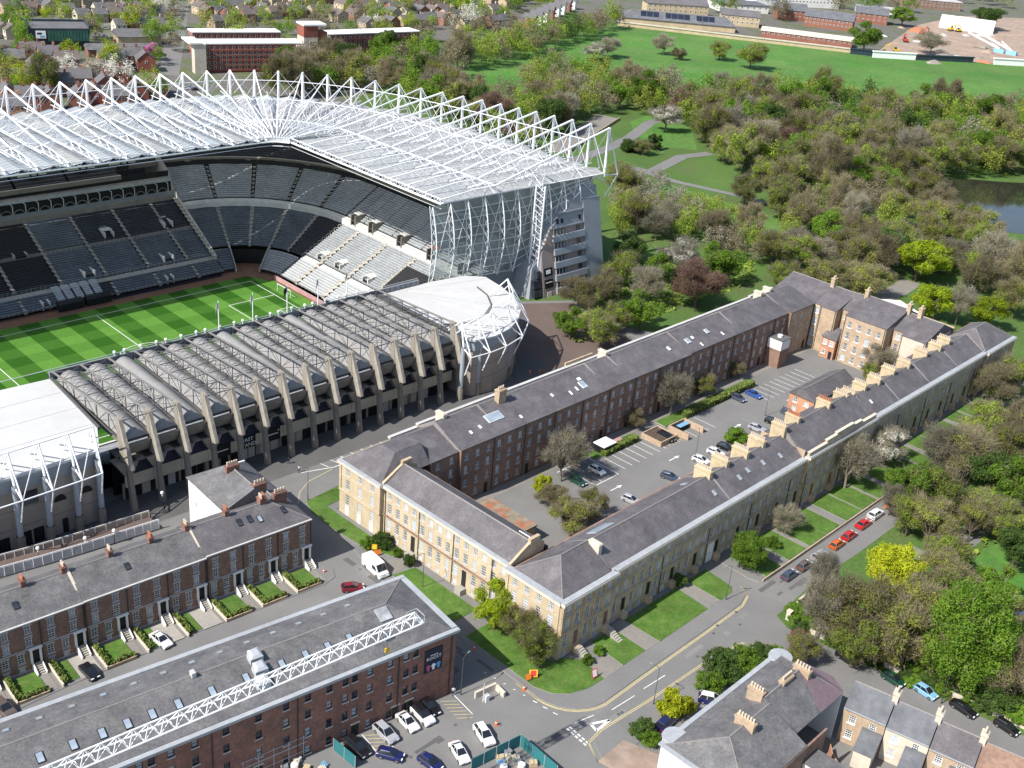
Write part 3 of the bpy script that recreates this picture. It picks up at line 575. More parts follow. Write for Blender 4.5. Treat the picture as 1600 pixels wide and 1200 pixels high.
for i, (fp, bp_, h) in enumerate(frames):
    dv = bp_-fp
    at = lambda t: fp+dv*t
    apex = bp_+up*h
    top = lambda t: (at(t)+up*(1.2+1.2*min(1, t/.18))) if t < .3 else (at(t)+up*(2.4+(h-2.4)*((t-.3)/.7)**1.0))
    mb = MB(); mb.tube(top(.3), apex, .22 if 17 <= i <= 27 else .32, 6); mb.path([top(0), top(.18), top(.3)], .22, 5); mb.build('top_chord', 'steel_white', roof)
    mb = MB(); mb.tube(at(0), at(1), .2, 5)
    n = 12
    for k in range(n):
        t0, t1 = k/n, (k+1)/n
        if t1 <= .72: mb.tube(at(t0), top((t0+t1)/2), .1, 3); mb.tube(top((t0+t1)/2), at(t1), .1, 3)
    mb.build('truss_web', 'steel_white', roof)
    mb = MB(); mb.tube(bp_-up*1.0, apex, .45, 8); mb.build('mast', 'steel_white', roof)
    out = dv.normalized(); mb = MB(); mb.tube(apex, bp_+out*6.5-up*1.2, .26, 6); mb.tube(bp_+out*6.5-up*1.2, bp_-up*.6, .2, 5); mb.tube(bp_+out*6.5-up*1.2, bp_-up*8+out*1.0, .2, 5); mb.build('backstay', 'steel_white', roof)
    if i+1 < len(frames):
        f2, b2, h2 = frames[i+1]; d2 = b2-f2; at2 = lambda t: f2+d2*t
        top2 = lambda t: (at2(t)+up*(1.2+1.2*min(1, t/.18))) if t < .3 else (at2(t)+up*(2.4+(h2-2.4)*((t-.3)/.7)))
        # deck panels of this bay: three strips with a shallow fold
        for s, (ta, tb) in enumerate(((0, .34), (.34, .67), (.67, 1))):
            mb = MB(); m0, m1 = (at(ta)+at2(ta))/2+up*.9, (at(tb)+at2(tb))/2+up*.9; e = .004
            mb.poly([at(ta+e), m0, m1, at(tb-e)]); mb.poly([m0, at2(ta+e), at2(tb-e), m1])
            nn = 10
            for j in range(nn):   # standing ribs
                t = ta+(tb-ta)*(j+.5)/nn; mb.tube(at(t)+up*.06, (at(t)+at2(t))/2+up*.96, .09, 3); mb.tube((at(t)+at2(t))/2+up*.96, at2(t)+up*.06, .09, 3)
            mb.build('roof_panel', 'deck' if i > 20 else ('deck_blue' if (i+s) % 3 else 'deck'), roof)
        mb = MB(); mb.tube(at(0)-up*.2, at2(0)-up*.2, .3, 5); mb.tube(top(0), top2(0), .14, 4)
        for j in range(3):
            s0, s1 = j/3, (j+1)/3; A, B = at(0).lerp(at2(0), s0), at(0).lerp(at2(0), s1); M_ = top(0).lerp(top2(0), (s0+s1)/2); mb.tube(A, M_, .08, 3); mb.tube(M_, B, .08, 3)
        mb.tube(at(0)-up*1.5, at2(0)-up*1.5, .1, 3); mb.build('edge_truss', 'steel_white', roof)
        mid = lambda t: (at(t)+at2(t))/2+up*2.6
        for t in (.3, .58, .85):
            mb = MB(); mb.tube(top(t), top2(t), .14, 4)
            for dt in (-.07, 0, .07):
                mb.tube(at(t+dt), mid(t), .09, 3); mb.tube(at2(t+dt), mid(t), .09, 3)
            mb.tube(mid(t), top(t), .08, 3); mb.tube(mid(t), top2(t), .08, 3); mb.build('purlin_truss', 'steel_white', roof)
        mb = MB(); mb.path([mid(.12), mid(.3), mid(.58), mid(.85), mid(.97)], .12, 4)
        for j in range(10):
            t = .1+.085*j; mb.tube(mid(t), at(t+.04), .07, 3); mb.tube(mid(t), at2(t+.04), .07, 3)
        mb.build('bay_truss', 'steel_white', roof)
        mb = MB(); mb.tube(bp_-up*.3, b2-up*.3, .35, 6); mb.tube(bp_-up*2.2, b2-up*2.2, .2, 5)
        for j in range(4):
            A, B = bp_.lerp(b2, j/4), bp_.lerp(b2, (j+1)/4); mb.tube(A-up*.3, B-up*2.2, .09, 3); mb.tube(A-up*2.2, B-up*.3, .09, 3)
        mb.build('edge_truss', 'steel_white', roof)
        mb = MB(); mb.tube(apex, b2, .06, 3); mb.tube(b2+up*h2, bp_, .06, 3); mb.build('stay_cable', 'steel_white', roof)

# ================================================================ near stand: concrete fins and barrel-vault roof
east = thing('near_stand', 'low near stand with concrete fins, open trusses and grey barrel-vault roof', 'grandstand', SF(0, 0, 0), SROT)
def B(par, name, m, x0, x1, y0, y1, z0, z1): mb = MB(); mb.box(min(x0, x1), max(x0, x1), min(y0, y1), max(y0, y1), z0, z1); return mb.build(name, m, par)
NB = 14; A0, A1 = 15.2, 101.0; AS = (A1-A0)/NB
# seating under the roof down to the pitch
for k in range(NB):
    mb = MB(); p, q = A0+k*AS+.4, A0+(k+1)*AS-.4; n = 30
    for i in range(n):
        b0, b1 = 74+i*1.25, 74+(i+1)*1.25; z0_, z1_ = -10.9+i*.62, -10.9+(i+1)*.62
        mb.poly([(p, b0, z0_), (q, b0, z0_), (q, b1, z0_), (p, b1, z0_)], 0); mb.poly([(p, b1, z0_), (q, b1, z0_), (q, b1, z1_), (p, b1, z1_)], 0); mb.box(p, q, b0+.5, b0+1.0, z0_, z0_+.6, 1)
    mb.build('seat_block', ['terrace_step', 'seat_grey'], east)
B(east, 'front_wall', 'wall_pale', -6, 136, 73.4, 74, -11.8, -10.2)
finmb = MB()
finpts = [(113.4, 18.9), (115.2, 18.9), (117.6, 13.0), (119.0, 9.4), (117.0, 9.0), (114.6, 9.6), (114.2, 13.5)]
r0 = [(-.38, b, z) for b, z in finpts]; r1 = [(.38, b, z) for b, z in finpts]; finmb.loft([r0, r1]); finme = finmb.mesh('fin', 'concrete')
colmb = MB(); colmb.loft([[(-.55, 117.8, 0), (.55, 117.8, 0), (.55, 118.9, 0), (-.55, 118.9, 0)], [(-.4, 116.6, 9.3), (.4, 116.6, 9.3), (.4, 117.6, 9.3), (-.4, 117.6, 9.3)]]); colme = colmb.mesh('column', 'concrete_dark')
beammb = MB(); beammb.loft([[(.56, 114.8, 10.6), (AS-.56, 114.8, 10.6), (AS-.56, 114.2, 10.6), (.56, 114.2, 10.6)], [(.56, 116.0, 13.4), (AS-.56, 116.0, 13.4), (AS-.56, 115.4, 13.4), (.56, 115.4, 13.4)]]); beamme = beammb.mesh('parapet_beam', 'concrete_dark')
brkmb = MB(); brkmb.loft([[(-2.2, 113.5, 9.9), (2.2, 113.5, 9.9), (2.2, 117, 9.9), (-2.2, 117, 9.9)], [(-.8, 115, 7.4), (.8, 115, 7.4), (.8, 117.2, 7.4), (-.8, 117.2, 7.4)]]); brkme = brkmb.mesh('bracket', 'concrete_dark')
# vault: two arched lengths, the seam stepping at mid depth
def vaultmesh(b0, b1, za, zb, rise):
    mb = MB(); n = 10; rings = []
    for b, z in ((b0, za), (b1, zb)): rings.append([(.45+(AS-.9)*j/n, b, z+rise*math.sin(math.pi*j/n)) for j in range(n+1)])
    mb.loft(rings, 0, False); mb.poly([*rings[0]]); mb.poly([*rings[1]], 1)
    return mb.mesh('vault', ['vault', 'steel_grey'], False)
def sm(me):
    for p in me.polygons: p.use_smooth = len(p.vertices) == 4
vf, vb = vaultmesh(85.5, 100.4, 15.2, 14.6, 1.55), vaultmesh(100.2, 115.0, 14.9, 14.0, 1.65); sm(vf); sm(vb)
trus = MB()
def TB(t): return 85.0+30*t
zt = lambda t: 17.1+1.5*t; zb_ = lambda t: 15.3-1.2*t
trus.tube((0, TB(0), zt(0)), (0, TB(1)-1.2, zt(1)), .24, 6, 1)
n = 6
for k in range(n):
    t0, t1 = k/n, (k+1)/n
    trus.tube((0, TB(t0), zb_(t0)), (0, TB(t0), zt(t0)), .1, 4)
    trus.tube((0, TB(t0), zt(t0)), (0, TB(t1), zb_(t1)), .07, 3) if k % 2 else trus.tube((0, TB(t0), zb_(t0)), (0, TB(t1), zt(t1)), .07, 3)
trus.tube((0, TB(0), zb_(0)), (0, TB(1), zb_(1)), .22, 5)
trusme = trus.mesh('roof_truss', ['steel_dark', 'steel_mid' if 'steel_mid' in MATS else mat('steel_mid', (.17, .165, .155), .6, .15, .8)])
bay = MB()
for k in range(0, n+1):
    t = k/n
    bay.tube((0, TB(t), zt(t)-.1), (AS, TB(t), zt(t)-.1), .09, 4)
    if k < n: bay.tube((0, TB(t), zt(t)), (AS, TB(t+1/n), zt(t+1/n)), .07, 3); bay.tube((AS, TB(t), zt(t)), (0, TB(t+1/n), zt(t+1/n)), .07, 3)
bayme = bay.mesh('roof_brace', 'steel_dark')
for k in range(NB+1):
    a = A0+k*AS
    link('fin', finme, east, (a, 0, 0)); link('column', colme, east, (a, 0, 0)); link('roof_truss', trusme, east, (a, 0, 0)); link('bracket', brkme, east, (a, 0, 0))
    if k < NB:
        link('parapet_beam', beamme, east, (a, 0, 0)); link('vault', vf, east, (a, 0, 0)); link('vault', vb, east, (a, 0, 0)); (link('roof_brace', bayme, east, (a, 0, 0)) if k not in (4, 7, 11) else None)
B(east, 'gutter', 'steel_dark', A0, A1, 99.6, 100.9, 14.0, 14.5)
B(east, 'roof_base', 'concrete_dark', A0, A1, 86, 114.6, 13.2, 13.5)
# front walkway rail of the roof, on the pitch side, with lamps and flags
B(east, 'front_fascia', 'steel_grey', A0-14, A1+.5, 84.2, 84.8, 15.0, 16.9)
for k in range(58):
    a = A0-13+k*1.75; B(east, 'fascia_rib', 'steel_dark', a, a+.12, 84.81, 84.9, 15.0, 16.9)
mb = MB(); mb.tube((A0-14, 84.1, 17.2), (A1+24, 84.1, 17.2), .09, 4); mb.build('handrail', 'galv', east)
lampme = MB(); lampme.tube((0, 0, 0), (0, 0, .5), .12, 5)
for j in range(4):
    an0, an1 = -math.pi/2+math.pi*j/4, -math.pi/2+math.pi*(j+1)/4
    lampme.loft([[(.38*math.cos(a2)*math.cos(p2), .38*math.cos(a2)*math.sin(p2), .8+.38*math.sin(a2)) for p2 in [2*math.pi*q/8 for q in range(8)]] for a2 in (an0+1e-3, an1-1e-3)], 0, True, False)
lampme = lampme.mesh('roof_lamp', 'white_paint')
for k in range(22): link('roof_lamp', lampme, east, (17.6+3.3*k+(k % 3)*.5, 84.4, 16.9))
for px_a, lab in ((61.3, 'first white flagpole on the near stand roof, nearest the white corner roof'), (52.2, 'second white flagpole on the near stand roof edge'), (42.6, 'white flagpole flying a dark flag on the near stand roof'), (33.6, 'fourth white flagpole on the near stand roof edge'), (24.8, 'last white flagpole on the near stand roof, nearest the goal')):
    f = thing('flagpole', lab, 'flagpole', SF(px_a, 84.5, 16.9), SROT, 'flagpoles on the near stand'); mb = MB(); mb.tube((0, 0, 0), (0, 0, 7.2), .12, 6); mb.build('pole', 'white_paint', f)
    mb = MB(); mb.loft([[(0, 0, 7), (0, 0, 5.4)], [(.5, .15, 6.7), (.4, .1, 5.0)], [(1.1 if px_a == 42.6 else .6, .0, 6.0), (.8, .1, 4.0)]], 0, False); mb.build('flag', 'black_soft' if px_a == 42.6 else 'trim_grey', f)
# street front: cream band, navy fascia, doors in the undercroft
B(east, 'fascia', 'navy', A0-1, A1+.5, 115.2, 115.5, 6.6, 9.6)
B(east, 'soffit', 'concrete_dark', A0-1, A1+.5, 110, 116.4, 9.65, 9.9)
B(east, 'rear_wall', 'black_soft', A0-1, A1+.5, 110.5, 111.2, 0, 9.6)
B(east, 'canopy', 'black_soft', A0-1, A1+.5, 111.2, 115.1, 6.2, 6.6)
doorme = {m: (lambda q: q.mesh('door', m))(MB().box(-.8, .8, 0, .12, .05, 3.0)) for m in ('cream_panel', 'black', 'trim_grey', 'wall_beige')}
rng = random.Random(3)
for k in range(NB):
    a = A0+k*AS
    B(east, 'cream_band', 'cream_panel', a+.05, a+AS-.05, 114.8, 115.1, 3.5, 6.2)
    B(east, 'undercroft_wall', 'wall_beige' if k % 3 else 'black_soft', a+.1, a+AS-.1, 113.25, 113.6, 0, 3.6)
    for j, c in enumerate(((1.1, 2.9, 4.8) if k % 2 else (1.6, 4.4))): link('door', doorme[rng.choice(['cream_panel', 'black', 'trim_grey', 'black'])], east, (a+c, 113.62, 0))
for k, txt in ((8, 1), (9, 0), (10, 2)):
    a = A0+k*AS; B(east, 'sign_board', 'black', a+1, a+5, 115.12, 115.4, 3.4, 6.4) if txt != 0 else B(east, 'sign_board', 'black', a+1, a+5, 115.12, 115.3, 3.6, 6.3)
def text(par, s, loc, rot, size, m, name='lettering', ext=.01):
    cu = bpy.data.curves.new(name, 'FONT'); cu.body = s; cu.size = size; cu.align_x = 'CENTER'; cu.align_y = 'CENTER'; cu.extrude = ext; cu.resolution_u = 2
    t = bpy.data.objects.new(name, cu); COL.objects.link(t); me = bpy.data.meshes.new_from_object(t.evaluated_get(bpy.context.evaluated_depsgraph_get())); bpy.data.objects.remove(t)
    me.materials.clear(); me.materials.append(MATS[m]); return link(name, me, par, loc, rot)
text(east, 'EAST\nSTAND', (A0+9*AS+3, 115.36, 4.95), (R(90), 0, R(180)), 1.25, 'white_paint')
for k in (8, 10): a = A0+k*AS; B(east, 'sign_mark', 'white_paint', a+1.6, a+4.2, 115.41, 115.44, 4.9, 5.1); B(east, 'sign_arrow', 'white_paint', a+(1.3 if k == 8 else 4.4), a+(1.6 if k == 8 else 4.7), 115.41, 115.44, 5.5, 5.8)

# ---------------------------------------------------------------- white-roofed corner blocks
def corner(name, label, outline, inner, zr, cols, doors, arches):
    """outline: roof polygon (a,b); inner drop; cols: column base points with outward normals"""
    c = thing(name, label, 'building', SF(0, 0, 0), SROT)
    mb = MB(); mb.prism(outline, zr-.5, zr, 1, 0); mb.build('roof', ['membrane', 'galv'], c)
    cx = sum(p[0] for p in outline)/len(outline); cy = sum(p[1] for p in outline)/len(outline)
    wall = [(cx+(x-cx)*.955, cy+(y-cy)*.955) for x, y in outline]
    mb = MB(); mb.prism(wall, -4, zr-3.2, 0); mb.build('wall', 'wall_beige', c)
    mid = [(cx+(x-cx)*.975, cy+(y-cy)*.975) for x, y in outline]
    mb = MB(); mb.prism(mid, zr-3.2, zr-.52, 0); mb.build('fascia', 'clad_grey', c)
    for zc in (4.4, 8.2):
        mb = MB(); w2 = [(cx+(x-cx)*.9575, cy+(y-cy)*.9575) for x, y in outline]; mb.prism(w2, zc, zc+.12, 0); mb.build('wall_joint', 'concrete_dark', c)
    tops, nodes = [], []
    for (a, b, na, nbb) in cols:
        nv = Vector((na, nbb, 0)).normalized(); base = Vector((a, b, 0))
        mb = MB(); mb.tube(base, base+up*3.4, .75, 10); mb.build('column_base', 'concrete_dark', c)
        mb = MB(); mb.tube(base+up*3.4, base+up*(zr-1.5), .55, 10); mb.build('column', 'steel_blue' if 'steel_blue' in MATS else mat('steel_blue', (.30, .335, .37), .55, .08, .6, spec=.4), c)
        mb = MB(); T = base+up*(zr+4.6)-nv*1.5; N = base+nv*3.2+up*(zr-3.0); mb.tube(base+up*(zr-1.5), T, .24, 6); mb.tube(T, N, .17, 5); mb.tube(base+up*(zr-1.8), N, .17, 5); mb.tube(N, base+nv*1.2+up*(zr-8.5), .15, 5); mb.tube(T, base-nv*6.5+up*(zr+.4), .17, 5); mb.tube(T+nv*.2-up*2, base-nv*4+up*(zr+.2), .12, 4); mb.build('mast_frame', 'steel_white', c)
        tops.append(T); nodes.append(N)
    for P in (tops, nodes):
        for p, q in zip(P, P[1:]): mb = MB(); mb.tube(p, q, .15, 5); mb.build('tie', 'steel_white', c)
    for (p, q), (r_, s_) in zip(zip(tops, tops[1:]), zip(nodes, nodes[1:])): mb = MB(); mb.tube(p, s_, .09, 4); mb.build('tie', 'steel_white', c)
    return c
OUT1 = [(14.6, 85), (14.8, 117.5), (13, 120.2), (7, 121), (1, 119.6), (-5, 116.6), (-10, 112.4), (-14.5, 105.5), (-17, 98), (-18.3, 90), (-14, 86.2), (-3, 84.8)]
c1 = corner('corner_block', 'rounded beige corner block with a white fan-shaped membrane roof', OUT1, 0, 15.6,
       [(15.8, 119.2, .1, 1), (10.6, 119.6, -.15, 1), (5.2, 119.2, -.35, 1), (-2.2, 117.2, -.5, 1), (-9.2, 112, -.8, .8), (-15.2, 103.6, -1, .4)], 0, 0)
for k in range(7):    # fan seams of the membrane
    an = k/6; q = Vector((14, 86.5, 15.62)).lerp(Vector((3, 86, 15.62)), .6); e = [Vector((12, 119.5, 15.64)), Vector((4, 119.5, 15.64)), Vector((-4, 116, 15.64)), Vector((-9.5, 111.5, 15.64)), Vector((-14, 105, 15.64)), Vector((-16.5, 98, 15.64)), Vector((-17.6, 91, 15.64))][k]
    mb = MB(); mb.tube(q, e, .06, 3); mb.build('roof_seam', 'trim_grey', c1)
mb = MB(); mb.path([(14.2, 109.5, 16), (8, 111.8, 16), (1, 110.5, 16), (-5, 106.5, 16), (-9, 100.5, 16), (-10.5, 95, 16)], .16, 4); mb.build('roof_ring', 'steel_dark', c1)
for (a, b), an in (((9.3, 118.6), 0), ((2.5, 116.8), -25)):
    mb = MB(); mb.box(-1, 1, 0, .3, 0, 3); o = mb.build('door', 'black', c1); o.location = (a, b-.2, 0); o.rotation_euler = (0, 0, R(an))
mb = MB(); mb.box(14.55, 15.2, 85, 118, 15.4, 16.0); mb.build('roof_edge', 'steel_dark', c1)
OUT2 = [(101.6, 85), (130, 83.6), (150, 83), (150, 118), (124, 118.4), (107, 118.2), (103.4, 110)]
c2 = corner('corner_block', 'beige corner block with a broad white flat roof at the left edge', OUT2, 0, 15.6,
       [(107.6, 118.4, .2, 1), (112.2, 118.6, .0, 1), (117.8, 118.8, .0, 1), (123.4, 119.0, .0, 1), (129, 119, 0, 1)], 0, 0)
for b in (92, 100, 108):
    mb = MB(); mb.tube((102.6, b, 15.6), (150, b, 15.6), .07, 3); mb.build('roof_seam', 'trim_grey', c2)
mb = MB(); mb.loft([[(101.2, 85, 15.3), (101.7, 85, 15.3), (101.7, 85, 16), (101.2, 85, 16)], [(103, 110.5, 15.3), (103.5, 110.5, 15.3), (103.5, 110.5, 16), (103, 110.5, 16)]]); mb.build('roof_edge', 'steel_dark', c2)
for a in (109.9, 115): 
    mb = MB(); P = [(a+1.15*math.cos(math.pi*j/8), 0, 7.2+1.3*math.sin(math.pi*j/8)) for j in range(9)]; mb.loft([[(x, 117.45, z) for x, y, z in P], [(x, 117.75, z) for x, y, z in P]]); mb.build('arched_window', 'black', c2)
for a, wd in ((114.5, 1.0), (119.6, 1.9), (121.9, 1.9), (126, 2)): B(c2, 'door', 'black', a-wd/2, a+wd/2, 117.5, 117.78, 0, 3.1)
B(c2, 'window', 'glass', 119, 123, 117.5, 117.8, 8.6, 11.4)
# ---------------------------------------------------------------- ramp and footbridge with its pale parapets, left edge
ramp = thing('footbridge_ramp', 'curved ramp with pale grey railings below the left corner block', 'ramp', SF(0, 0, 0), SROT)
rp = [(100.5,125.1), (106.9,124.7), (115.4,124.2), (122.4,123.5), (128.9,122.6), (135.1,121.6)]
mb = MB(); L = []
for k, (a, b) in enumerate(rp): L.append([Vector((a, b-1.9, 1.0)), Vector((a, b+1.9, 1.0)), Vector((a, b+1.9, .6)), Vector((a, b-1.9, .6))])
mb.loft(L); mb.build('deck', 'paving_red', ramp)
for s in (-1.9, 1.9):
    mb = MB(); mb.loft([[Vector((a, b+s-.12, .2)), Vector((a, b+s+.12, .2)), Vector((a, b+s+.12, 2.1)), Vector((a, b+s-.12, 2.1))] for a, b in rp]); mb.build('parapet', 'galv' if s > 0 else 'wall_beige', ramp)
    mb = MB(); mb.path([Vector((a, b+s, 2.3)) for a, b in rp], .07, 4)
    for (a, b), (c, d) in zip(rp, rp[1:]):
        for j in range(4): mb.tube(Vector((a+(c-a)*j/4, b+(d-b)*j/4+s+.14, .2)), Vector((a+(c-a)*j/4, b+(d-b)*j/4+s+.14, 2.3)), .06, 4)
    mb.build('railing', 'white_paint', ramp)
for k in range(7):
    pt = [(-76.7,163.1), (-82.7,167.1), (-75.8,171.5), (-71.6,174.7), (-67.1,189), (-86.2,174.5), (-81.8,177.8)][k]
    l = thing('globe_lamp', ['white globe lamp below the ramp, left one', 'white globe lamp beside the ramp railing', 'white globe lamp under the middle of the ramp', 'white globe lamp under the upper ramp', 'white globe lamp at the open end of the yard', 'white globe lamp by the dark doors', 'white globe lamp between two blue columns'][k], 'lamp', pt, 0, 'globe lamps round the stadium')
    mb = MB(); mb.tube((0, 0, 0), (0, 0, 2.6), .06, 5); mb.build('post', 'steel_dark', l); link('globe', lampme, l, (0, 0, 2.2))

# ================================================================ windows, walls, roofs used by every building
_wc = {}
def winmesh(wd, h, cols, rows, style):
    key = (round(wd, 2), round(h, 2), cols, rows, style)
    if key in _wc: return _wc[key]
    f = .09; fm = MB()
    for x0, x1, z0, z1 in ((-wd/2, wd/2, 0, f), (-wd/2, wd/2, h-f, h), (-wd/2, -wd/2+f, f, h-f), (wd/2-f, wd/2, f, h-f)): fm.box(x0, x1, -.02, .07, z0, z1)
    b = .045
    for k in range(1, cols): x = -wd/2+wd*k/cols; fm.box(x-b/2, x+b/2, 0, .04, f, h-f)
    for k in range(1, rows):
        z = h*k/rows; bb = .08 if (k*2 == rows) else b; fm.box(-wd/2+f, wd/2-f, 0, .05, z-bb/2, z+bb/2)
    if 'sill' in style: fm.box(-wd/2-.14, wd/2+.14, -.02, .30, -.16, 0, 1)
    if 'lintel' in style: fm.box(-wd/2-.18, wd/2+.18, .0, .215, h, h+.3, 1)
    me = fm.mesh('window', ['black_soft' if 'dark' in style else 'white_paint', 'trim_grey' if 'white' not in style else 'white_paint'])
    pm = MB(); pm.poly([(-wd/2+.02, .012, .02), (wd/2-.02, .012, .02), (wd/2-.02, .012, h-.02), (-wd/2+.02, .012, h-.02)])
    pms = [pm.mesh('pane', g) for g in ('glass', 'glass_blind', 'glass_sky')]
    _wc[key] = (me, pms); return _wc[key]
_wr = random.Random(11)
def window(par, p, ang, wd, h, cols=2, rows=4, style='sill', bright=.25):
    """p: local position of the sill centre on the wall plane; ang: direction the wall faces minus 90 deg (local x runs along the wall)"""
    me, pms = winmesh(wd, h, cols, rows, style)
    o = link('window', me, par, p, ang); r_ = _wr.random()
    link('pane', pms[1] if r_ < bright else (pms[2] if r_ < bright+.12 else pms[0]), o); return o
def wallrow(par, p0, p1, z0, z1, rows, m, depth=.16, name='wall', style='sill', bright=.25, cols=2, wr=4, panes=True):
    """a wall from p0 to p1 (local xy, outside on the right-hand side) with real window openings.
    rows: list of (sill z, height, width, [centre distances])"""
    P0, P1 = Vector((*p0, 0)), Vector((*p1, 0)); d = (P1-P0); L = d.length; d.normalize(); n = Vector((d.y, -d.x, 0))
    at = lambda s, z, y=0: P0+d*s+n*y+Vector((0, 0, z))
    mb = MB(); zc = z0
    for (sz, h, wd, cs) in sorted(rows):
        if sz > zc: mb.poly([at(0, zc), at(L, zc), at(L, sz), at(0, sz)])
        x = 0.0
        for c in sorted(cs):
            a, b = c-wd/2, c+wd/2
            if a > x: mb.poly([at(x, sz), at(a, sz), at(a, sz+h), at(x, sz+h)])
            for q in (((a, sz), (b, sz)), ((b, sz), (b, sz+h)), ((b, sz+h), (a, sz+h)), ((a, sz+h), (a, sz))):
                mb.poly([at(*q[0]), at(*q[1]), at(*q[1], -depth), at(*q[0], -depth)])
            if panes: window(par, at(c, sz, -depth+.0), math.atan2(d.y, d.x)+math.pi, wd, h, cols, wr, style, bright)
            x = b
        if x < L: mb.poly([at(x, sz), at(L, sz), at(L, sz+h), at(x, sz+h)])
        zc = sz+h
    if zc < z1: mb.poly([at(0, zc), at(L, zc), at(L, z1), at(0, z1)])
    return mb.build(name, m, par)
def gable(par, x0, x1, y0, y1, ze, zr, m, yr=None, hip0=0, hip1=0, name='roof', over=.25, edge=None):
    """pitched roof over a rectangle, ridge along x; hip0/hip1 shorten the ridge at the ends"""
    yr = (y0+y1)/2 if yr is None else yr; mb = MB(); o = over; th = .18
    a, b, c, d = (x0-o, y0-o), (x1+o, y0-o), (x1+o, y1+o), (x0-o, y1+o); r0, r1 = (x0-o+hip0, yr), (x1+o-hip1, yr)
    for dz in (0,):
        A, B_, C_, D_ = [(p[0], p[1], ze) for p in (a, b, c, d)]; R0, R1 = (*r0, zr), (*r1, zr)
        mb.poly([A, B_, R1, R0]); mb.poly([C_, D_, R0, R1]); mb.poly([B_, C_, R1]); mb.poly([D_, A, R0]); mb.poly([D_, C_, B_, A])
    rf = mb.build(name, m, par)
    mb = MB(); mb.tube((*r0, zr), (*r1, zr), .14, 5)
    if hip0: mb.tube((*a, ze), (*r0, zr), .1, 4); mb.tube((*d, ze), (*r0, zr), .1, 4)
    if hip1: mb.tube((*b, ze), (*r1, zr), .1, 4); mb.tube((*c, ze), (*r1, zr), .1, 4)
    mb.build('ridge', edge or 'ridge', rf); return rf
_pot = None
def chimney(par, x, y, z0, z1, lx, ly, pots, m='brick_buff', pm='pot_buff', name='chimney'):
    mb = MB(); mb.box(x-lx/2, x+lx/2, y-ly/2, y+ly/2, z0, z1-.35); mb.box(x-lx/2-.12, x+lx/2+.12, y-ly/2-.12, y+ly/2+.12, z1-.35, z1-.12, 1); mb.box(x-lx/2, x+lx/2, y-ly/2, y+ly/2, z1-.12, z1, 0)
    c = mb.build(name, [m, m], par)
    for k in range(pots):
        t = (k+.5)/pots-.5; q = (x+lx*t*.92, y) if lx > ly else (x, y+ly*t*.92)
        pb = MB(); pb.loft([[(r_*math.cos(2*math.pi*j/6), r_*math.sin(2*math.pi*j/6), zz_) for j in range(6)] for r_, zz_ in ((.2, 0), (.15, .5), (.19, .55), (.17, .72))]); link('chimney_pot', pb.mesh('chimney_pot', pm), c, (q[0], q[1], z1))
    return c
_sk = {}
def skylight(par, p, nrm_ang, pitch, wd=.9, h=1.3, m='glass_sky', fm='black_soft'):
    key = (wd, h, m, fm)
    if key not in _sk:
        mb = MB(); mb.box(-wd/2, wd/2, -h/2, h/2, 0, .14, 0); mb.box(-wd/2+.1, wd/2-.1, -h/2+.1, h/2-.1, .1, .17, 1); _sk[key] = mb.mesh('skylight', [fm, m])
    return link('skylight', _sk[key], par, p, (pitch, 0, nrm_ang))
def box(par, name, m, x0, x1, y0, y1, z0, z1): mb = MB(); mb.box(min(x0, x1), max(x0, x1), min(y0, y1), max(y0, y1), z0, z1); return mb.build(name, m, par)
def drain(par, x, y, z0, z1): mb = MB(); mb.tube((x, y, z0), (x, y, z1), .09, 5); return mb.build('drainpipe', 'pipe', par)

# ================================================================ the great stone terrace: four ranges round a courtyard (frame u, v)
def spread(a, b, n): return [a+(b-a)*(k+.5)/n for k in range(n)]
